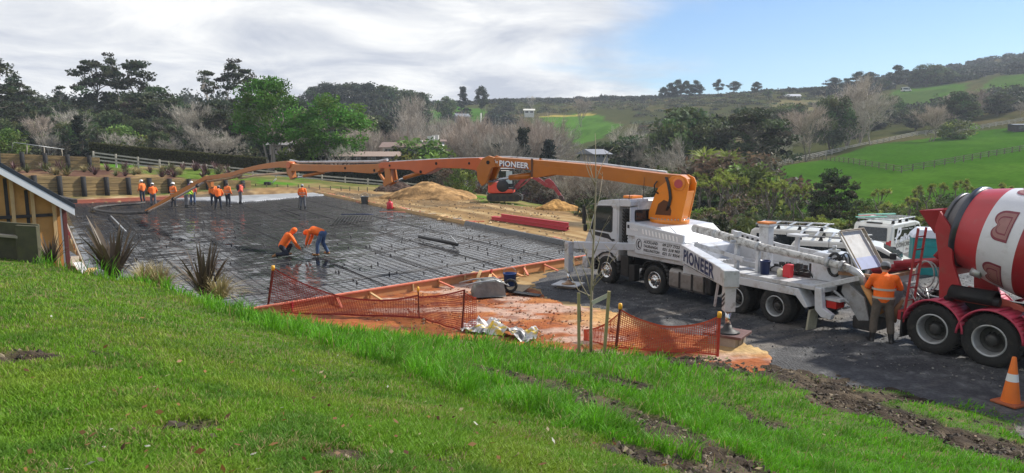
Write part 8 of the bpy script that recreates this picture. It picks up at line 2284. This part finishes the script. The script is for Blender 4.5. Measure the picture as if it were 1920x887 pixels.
# rail above the upper wall
ga, gb = at_y(22, 283, 72), at_y(122, 290, 75)
gt0, gt1 = at_y(24, 267, 72), at_y(120, 280, 75)
rl_ = empty('pipe_rail', ga, 0, 'thin pale pipe rail standing above the upper retaining wall', 'rail')
vg = lambda P: Vector(P) - Vector(ga)
MB().tube([vg(ga), vg(gt0) - Vector((0, 0, .1)), vg(gt0) + Vector((.12, 0, 0)), vg(gt1)], .032, 6).build('top_pipe', STEEL, rl_)
for t in (.27, .6, .95): 
    q = vg(ga).lerp(vg(gb), t); MB().cyl(q - Vector((0, 0, .4)), vg(gt0).lerp(vg(gt1), t), .05, None, 6).build('post', GREYTIMBER, rl_)
# clipped hedge
def hedge(label, pts, w, lsz, n, col, seed):
    """pts: (x, y, z_bottom, z_top)"""
    r = np.random.default_rng(seed); pts = np.array(pts, float)
    C = []; seg = np.linalg.norm(np.diff(pts[:, :2], axis=0), axis=1); pr = seg / seg.sum()
    i = r.choice(len(seg), n, p=pr); t = r.random(n)[:, None]
    P = pts[i] * (1 - t) + pts[i + 1] * t
    d = pts[i + 1, :2] - pts[i, :2]; d /= np.linalg.norm(d, axis=1, keepdims=True); nn_ = np.stack([-d[:, 1], d[:, 0]], -1)
    f = r.random(n); face = r.random(n)
    off = np.where(face < .42, -w / 2, np.where(face < .62, w / 2, (r.random(n) - .5) * w)); zz = np.where(face < .62, f, 1.0)
    off = off + r.normal(size=n) * .04
    Z = P[:, 2] + (P[:, 3] - P[:, 2]) * zz + r.normal(size=n) * .035
    C = np.stack([P[:, 0] + nn_[:, 0] * off, P[:, 1] + nn_[:, 1] * off, Z], -1)
    c = np.array(col)[None] * (.6 + .8 * r.random((n, 1))) * (1 + .35 * (fbm(C[:, 0] * .8, C[:, 2] * 1.5, seed, 2) - .5))[:, None]
    V, Q, cc = leaves(C, lsz, c, r)
    m_ = MB()
    root = empty('hedge', (0, 0, 0), 0, label, 'hedge')
    for (x0, y0, b0, t0), (x1, y1, b1, t1) in zip(pts[:-1], pts[1:]):
        dd2 = np.array([x1 - x0, y1 - y0]); dd2 /= np.linalg.norm(dd2); nx, ny = -dd2[1] * w * .42, dd2[0] * w * .42
        m_.add([(x0 - nx, y0 - ny, b0 - .4), (x0 + nx, y0 + ny, b0 - .4), (x0 + nx, y0 + ny, t0 - .06), (x0 - nx, y0 - ny, t0 - .06), (x1 - nx, y1 - ny, b1 - .4), (x1 + nx, y1 + ny, b1 - .4), (x1 + nx, y1 + ny, t1 - .06), (x1 - nx, y1 - ny, t1 - .06)], [(0, 1, 2, 3), (4, 5, 6, 7), (0, 1, 5, 4), (1, 2, 6, 5), (2, 3, 7, 6), (3, 0, 4, 7)])
    m_.build('branches', mat('hedge_core', (.03, .026, .014), rough=.95, var=.3), root)
    ob('foliage', np_mesh('foliage', V, Q, LEAF, cc), root)
    return root
hp_ = []
for px, yt, yb, Y in ((169, 268, 300, 80), (300, 280, 314, 82), (420, 291, 322, 84), (500, 297, 326, 85)):
    t_, b_ = at_y(px, yt, Y), at_y(px, yb, Y); hp_.append((t_[0], t_[1], b_[2] - .6, t_[2]))
hedge('long clipped dark olive hedge behind the rail fence', hp_, 1.1, .085, 26000, (.09, .092, .030), 811)
hp_ = []
for px, yt, yb, Y in ((505, 292, 312, 98), (610, 294, 314, 99), (700, 297, 318, 100)):
    t_, b_ = at_y(px, yt, Y), at_y(px, yb, Y); hp_.append((t_[0], t_[1], b_[2] - .8, t_[2]))
hedge('dark low hedge behind the trunks of the bright green trees', hp_, 1.2, .10, 14000, (.022, .027, .022), 812)
hp_ = []
for px, yt, yb, Y in ((560, 308, 335, 87), (700, 316, 345, 88), (800, 318, 350, 89), (840, 322, 352, 90)):
    t_, b_ = at_y(px, yt, Y), at_y(px, yb, Y); hp_.append((t_[0], t_[1], b_[2] - .8, t_[2]))
hedge('dark green hedge under the boom just beyond the rail fence', hp_, 1.3, .10, 20000, (.036, .05, .022), 813)

FENCEW = mat('grey_white_rails', (.48, .44, .37), rough=.8, var=.22, scale=2, dirt=(.25, .2, .15), damt=.4)
FENCED = mat('dark_rails', (.12, .105, .08), rough=.85, var=.3)
def rail_fence(label, pts, step, rails, h, m_, pw=.11, rh=.13, postm=None, batten=False):
    """pts: ground points; rails: heights"""
    P = [Vector(p) for p in pts]
    root = empty('rail_fence', P[0], 0, label, 'fence')
    o_ = P[0]; posts = []
    for a, b in zip(P[:-1], P[1:]):
        n = max(1, round((b - a).length / step))
        posts += [a.lerp(b, i / n) for i in range(n)]
    posts.append(P[-1])
    for p in posts[:100]:
        q = p - o_; MB().beam(q - Vector((0, 0, .3)), q + Vector((0, 0, h)), pw, pw, (0, 1, 0)).build('post', postm or m_, root)
    for z in rails:
        m = MB()
        for a, b in zip(posts[:-1], posts[1:]):
            m.beam(a - o_ + Vector((0, 0, z)), b - o_ + Vector((0, 0, z)), .045, rh)
        m.build('rail', m_, root)
    return root
def gpt(px, py, Y): return at_y(px, py, Y)
rail_fence('grey white three rail fence running from the terrace past the far end of the slab', [gpt(176, 304, 73), gpt(300, 319, 75), gpt(430, 331, 77), gpt(560, 343, 79), gpt(690, 353, 81), gpt(835, 366, 84)], 2.35, (.26, .62, .98), 1.12, FENCEW, .14, .15)
wf = [gpt(440, 362, 68), gpt(560, 364, 69), gpt(640, 368, 69), gpt(722, 370, 69)]
rail_fence('low wire fence of thin dark stakes between the slab and the rail fence', wf, .95, (.75,), .95, FENCED, .07, .02)
rail_fence('dark stock fence with sagging line crossing the green paddock', [on_ground(px, Y) for px, Y in ((1360, 128), (1420, 148), (1528, 168), (1600, 140), (1690, 118), (1790, 126), (1925, 140), (2050, 150))], 3.0, (.35, .75, 1.1), 1.2, mat('brown_rails', (.17, .145, .105), rough=.85, var=.3), .14, .10)
rail_fence('short rail fence stretch at the near corner of the paddock', [on_ground(px, Y) for px, Y in ((1345, 118), (1400, 128), (1450, 138))], 3.0, (.4, .9), 1.1, FENCEW, .2, .16)
rail_fence('upper paddock fence below the belt of bare trees', [on_ground(px, Y) for px, Y in ((1430, 158), (1560, 178), (1720, 205), (1830, 212), (1950, 225), (2080, 240))], 3.2, (.4, .8, 1.15), 1.3, FENCEW, .2, .16)

# ================================================================== houses far off
HW = mat('house_white', (.66, .65, .60), rough=.6, var=.06)
HROOF = mat('brown_roof', (.19, .13, .11), rough=.7, var=.15); HGREY = mat('grey_roof', (.24, .27, .32), rough=.5, var=.1); HDARK = mat('dark_roof', (.05, .06, .08), rough=.5, var=.1)
def house(px, Y, base_dz, w, d, h, rh, label, wall, roofm, rz=0, chim=(), wins=4, name='house', cat='house'):
    p = on_ground(px, Y, base_dz)
    root = empty(name, p, rz, label, cat)
    wl = MB().bb(-w / 2, w / 2, -d / 2, d / 2, -1.5, h).build('wall', wall, root)
    ro = MB().prism([(-d / 2 - .5, h), (0, h + rh), (d / 2 + .5, h)], -w / 2 - .5, w / 2 + .5, lambda a, y, b: (y, a, b)).build('roof', roofm, root)
    for i in range(wins):
        x = -w / 2 + w * (i + .5) / wins
        wi = MB().bb(x - w / wins * .28, x + w / wins * .28, -d / 2 - .03, -d / 2 - .003, h * .3, h * .82).build('window', GLASS, root)
        MB().bb(x - .04, x + .04, -d / 2 - .05, -d / 2 - .032, h * .3, h * .82).build('sash', HW, wi)
    for x, hh in chim: MB().bb(x - .5, x + .5, -.4, .4, h, h + rh + hh).build('chimney', HW, ro)
    return root
def house_at(px, yb, Y, *a, **k):
    zb = at_y(px, yb, Y)[2] - on_ground(px, Y)[2]
    return house(px, Y, zb, *a, **k)
house_at(772, 293, 106, 7.5, 5, 1.35, .75, 'white house with brown roof and three white chimneys among the bare trees', HW, HROOF, 0, ((1.2, .3), (3.0, .9)), 5)
house_at(818, 288, 112, 2.4, 3, 1.9, .3, 'small white wing of the house with tall square chimney', HW, HROOF, 0, ((.0, .7),), 1)
house_at(690, 302, 101, 8.5, 4, .7, .65, 'long low building with pale brown roof by the bare poplars', mat('dim_wall', (.12, .10, .09), rough=.8), mat('pale_brown_roof', (.30, .22, .18), rough=.7), 0, (), 4)
house_at(531, 286, 112, 3.0, 3, 1.2, .6, 'small pale brick building between the two bright green trees', mat('pale_wall', (.42, .36, .33), rough=.7), mat('tin_roof', (.4, .38, .37), rough=.5), 0, (), 2)
house_at(548, 240, 170, 3.4, 3, 1.3, .5, 'small grey shed high in the trees between the green crowns', mat('grey_wall', (.35, .35, .36), rough=.7), HGREY, 0, (), 2)
house_at(866, 224, 320, 5.5, 5, 1.2, 1.4, 'blue grey roof at the edge of the small green field', mat('grey_wall2', (.3, .3, .32), rough=.7), HGREY, R(20), (), 2)
house_at(1112, 297, 100, 2.6, 3, .6, .7, 'pale grey roofed cottage just above the boom', mat('grey_wall3', (.25, .24, .23), rough=.8), mat('slate_roof', (.20, .21, .24), rough=.6), R(35), (), 2)
house_at(1484, 187, 430, 9, 6, 1.9, 1.4, 'white house with long roof on the eastern ridge', HW, mat('silver_roof', (.5, .5, .52), rough=.4), R(-6), (), 4)
house_at(1535, 184, 440, 6, 6, 2.0, 1.2, 'dark roofed house beside the white one on the ridge', mat('dim_wall2', (.2, .2, .22), rough=.7), HDARK, 0, (), 2)
house_at(1574, 172, 440, 8, 5, 1.8, .8, 'long grey roofed house among trees on the ridge', HW, HGREY, R(8), (), 3)
house_at(1914, 246, 200, 5.0, 4, 1.7, .35, 'dark open barn at the eastern end of the upper paddock', mat('barn_wall', (.06, .05, .06), rough=.8), HDARK, R(-10), (), 1, 'barn', 'barn')
house_at(905, 345, 92, 6.0, 1.2, 1.6, .25, 'low whitewashed wall and shelter behind the boom knuckle', mat('whitewash', (.50, .48, .43), rough=.85, var=.2, dirt=(.3, .26, .2), damt=.5), mat('coping', (.4, .38, .34), rough=.8), 0, (), 1, 'garden_wall', 'wall')
house_at(992, 214, 330, 4.5, 3, 1.6, .8, 'white cottage half hidden by scrub west of the middle paddock', HW, mat('cream_roof', (.6, .58, .52), rough=.6), 0, (), 2)
# parked far vehicle on the hill
fv = on_ground(1690, 395, .0); fz = at_y(1690, 173, 395)[2]
vf, _, _ = make_van((fv[0], 395, max(fz - .6, fv[2])), R(95), 5.0, 2.0, 2.4, 'tiny pale blue van parked on the hilltop field far away')
# power pole by the small field
pl = on_ground(902, 260); pt = at_y(902, 212, 260)
tag(MB().cyl((pl[0], 260, pl[2] - .5), (pl[0], 260, pt[2]), .28, .22, 8).build('power_pole', mat('pale_pole', (.62, .60, .55), rough=.7), None), 'pale pole standing at the edge of the small green field', 'pole')
# items by the far end of the slab
tb = empty('compactor', at_z(503, 356, .1), 0, 'dark engine powered machine standing on grass beyond the wet concrete', 'machine')
MB().bb(-.5, .5, -.3, .3, .1, .3).build('base_plate', CHASSIS, tb, .02); MB().bb(-.35, .25, -.25, .25, .32, .8).build('engine', BLACK, tb, .05); MB().tube([(.3, -.2, .5), (.8, -.2, 1.1), (.8, .2, 1.1), (.3, .2, .5)], .03, 6).build('handle', STEEL, tb)
tag(MB().bb(-1.0, 1.0, -.3, .3, 0, .35).build('timber_stack', TIMBER, None, .02), 'short pale timber stack beside the dark machine beyond the slab', 'timber').location = at_z(522, 356, .05)

# ================================================================== air between here and the hills
hz_m = bpy.data.materials.new('haze'); hz_m.use_nodes = True
ht = hz_m.node_tree; ht.nodes.clear()
ho_ = ht.nodes.new('ShaderNodeOutputMaterial'); hv = ht.nodes.new('ShaderNodeVolumePrincipled')
hv.inputs['Color'].default_value = (.80, .88, 1.0, 1); hv.inputs['Density'].default_value = .0003; hv.inputs['Anisotropy'].default_value = .1
ht.links.new(hv.outputs[0], ho_.inputs['Volume'])
hb = MB().bb(-1230, 1230, -60, 930, -12, 112).build('haze', hz_m)
tag(hb, kind='stuff')
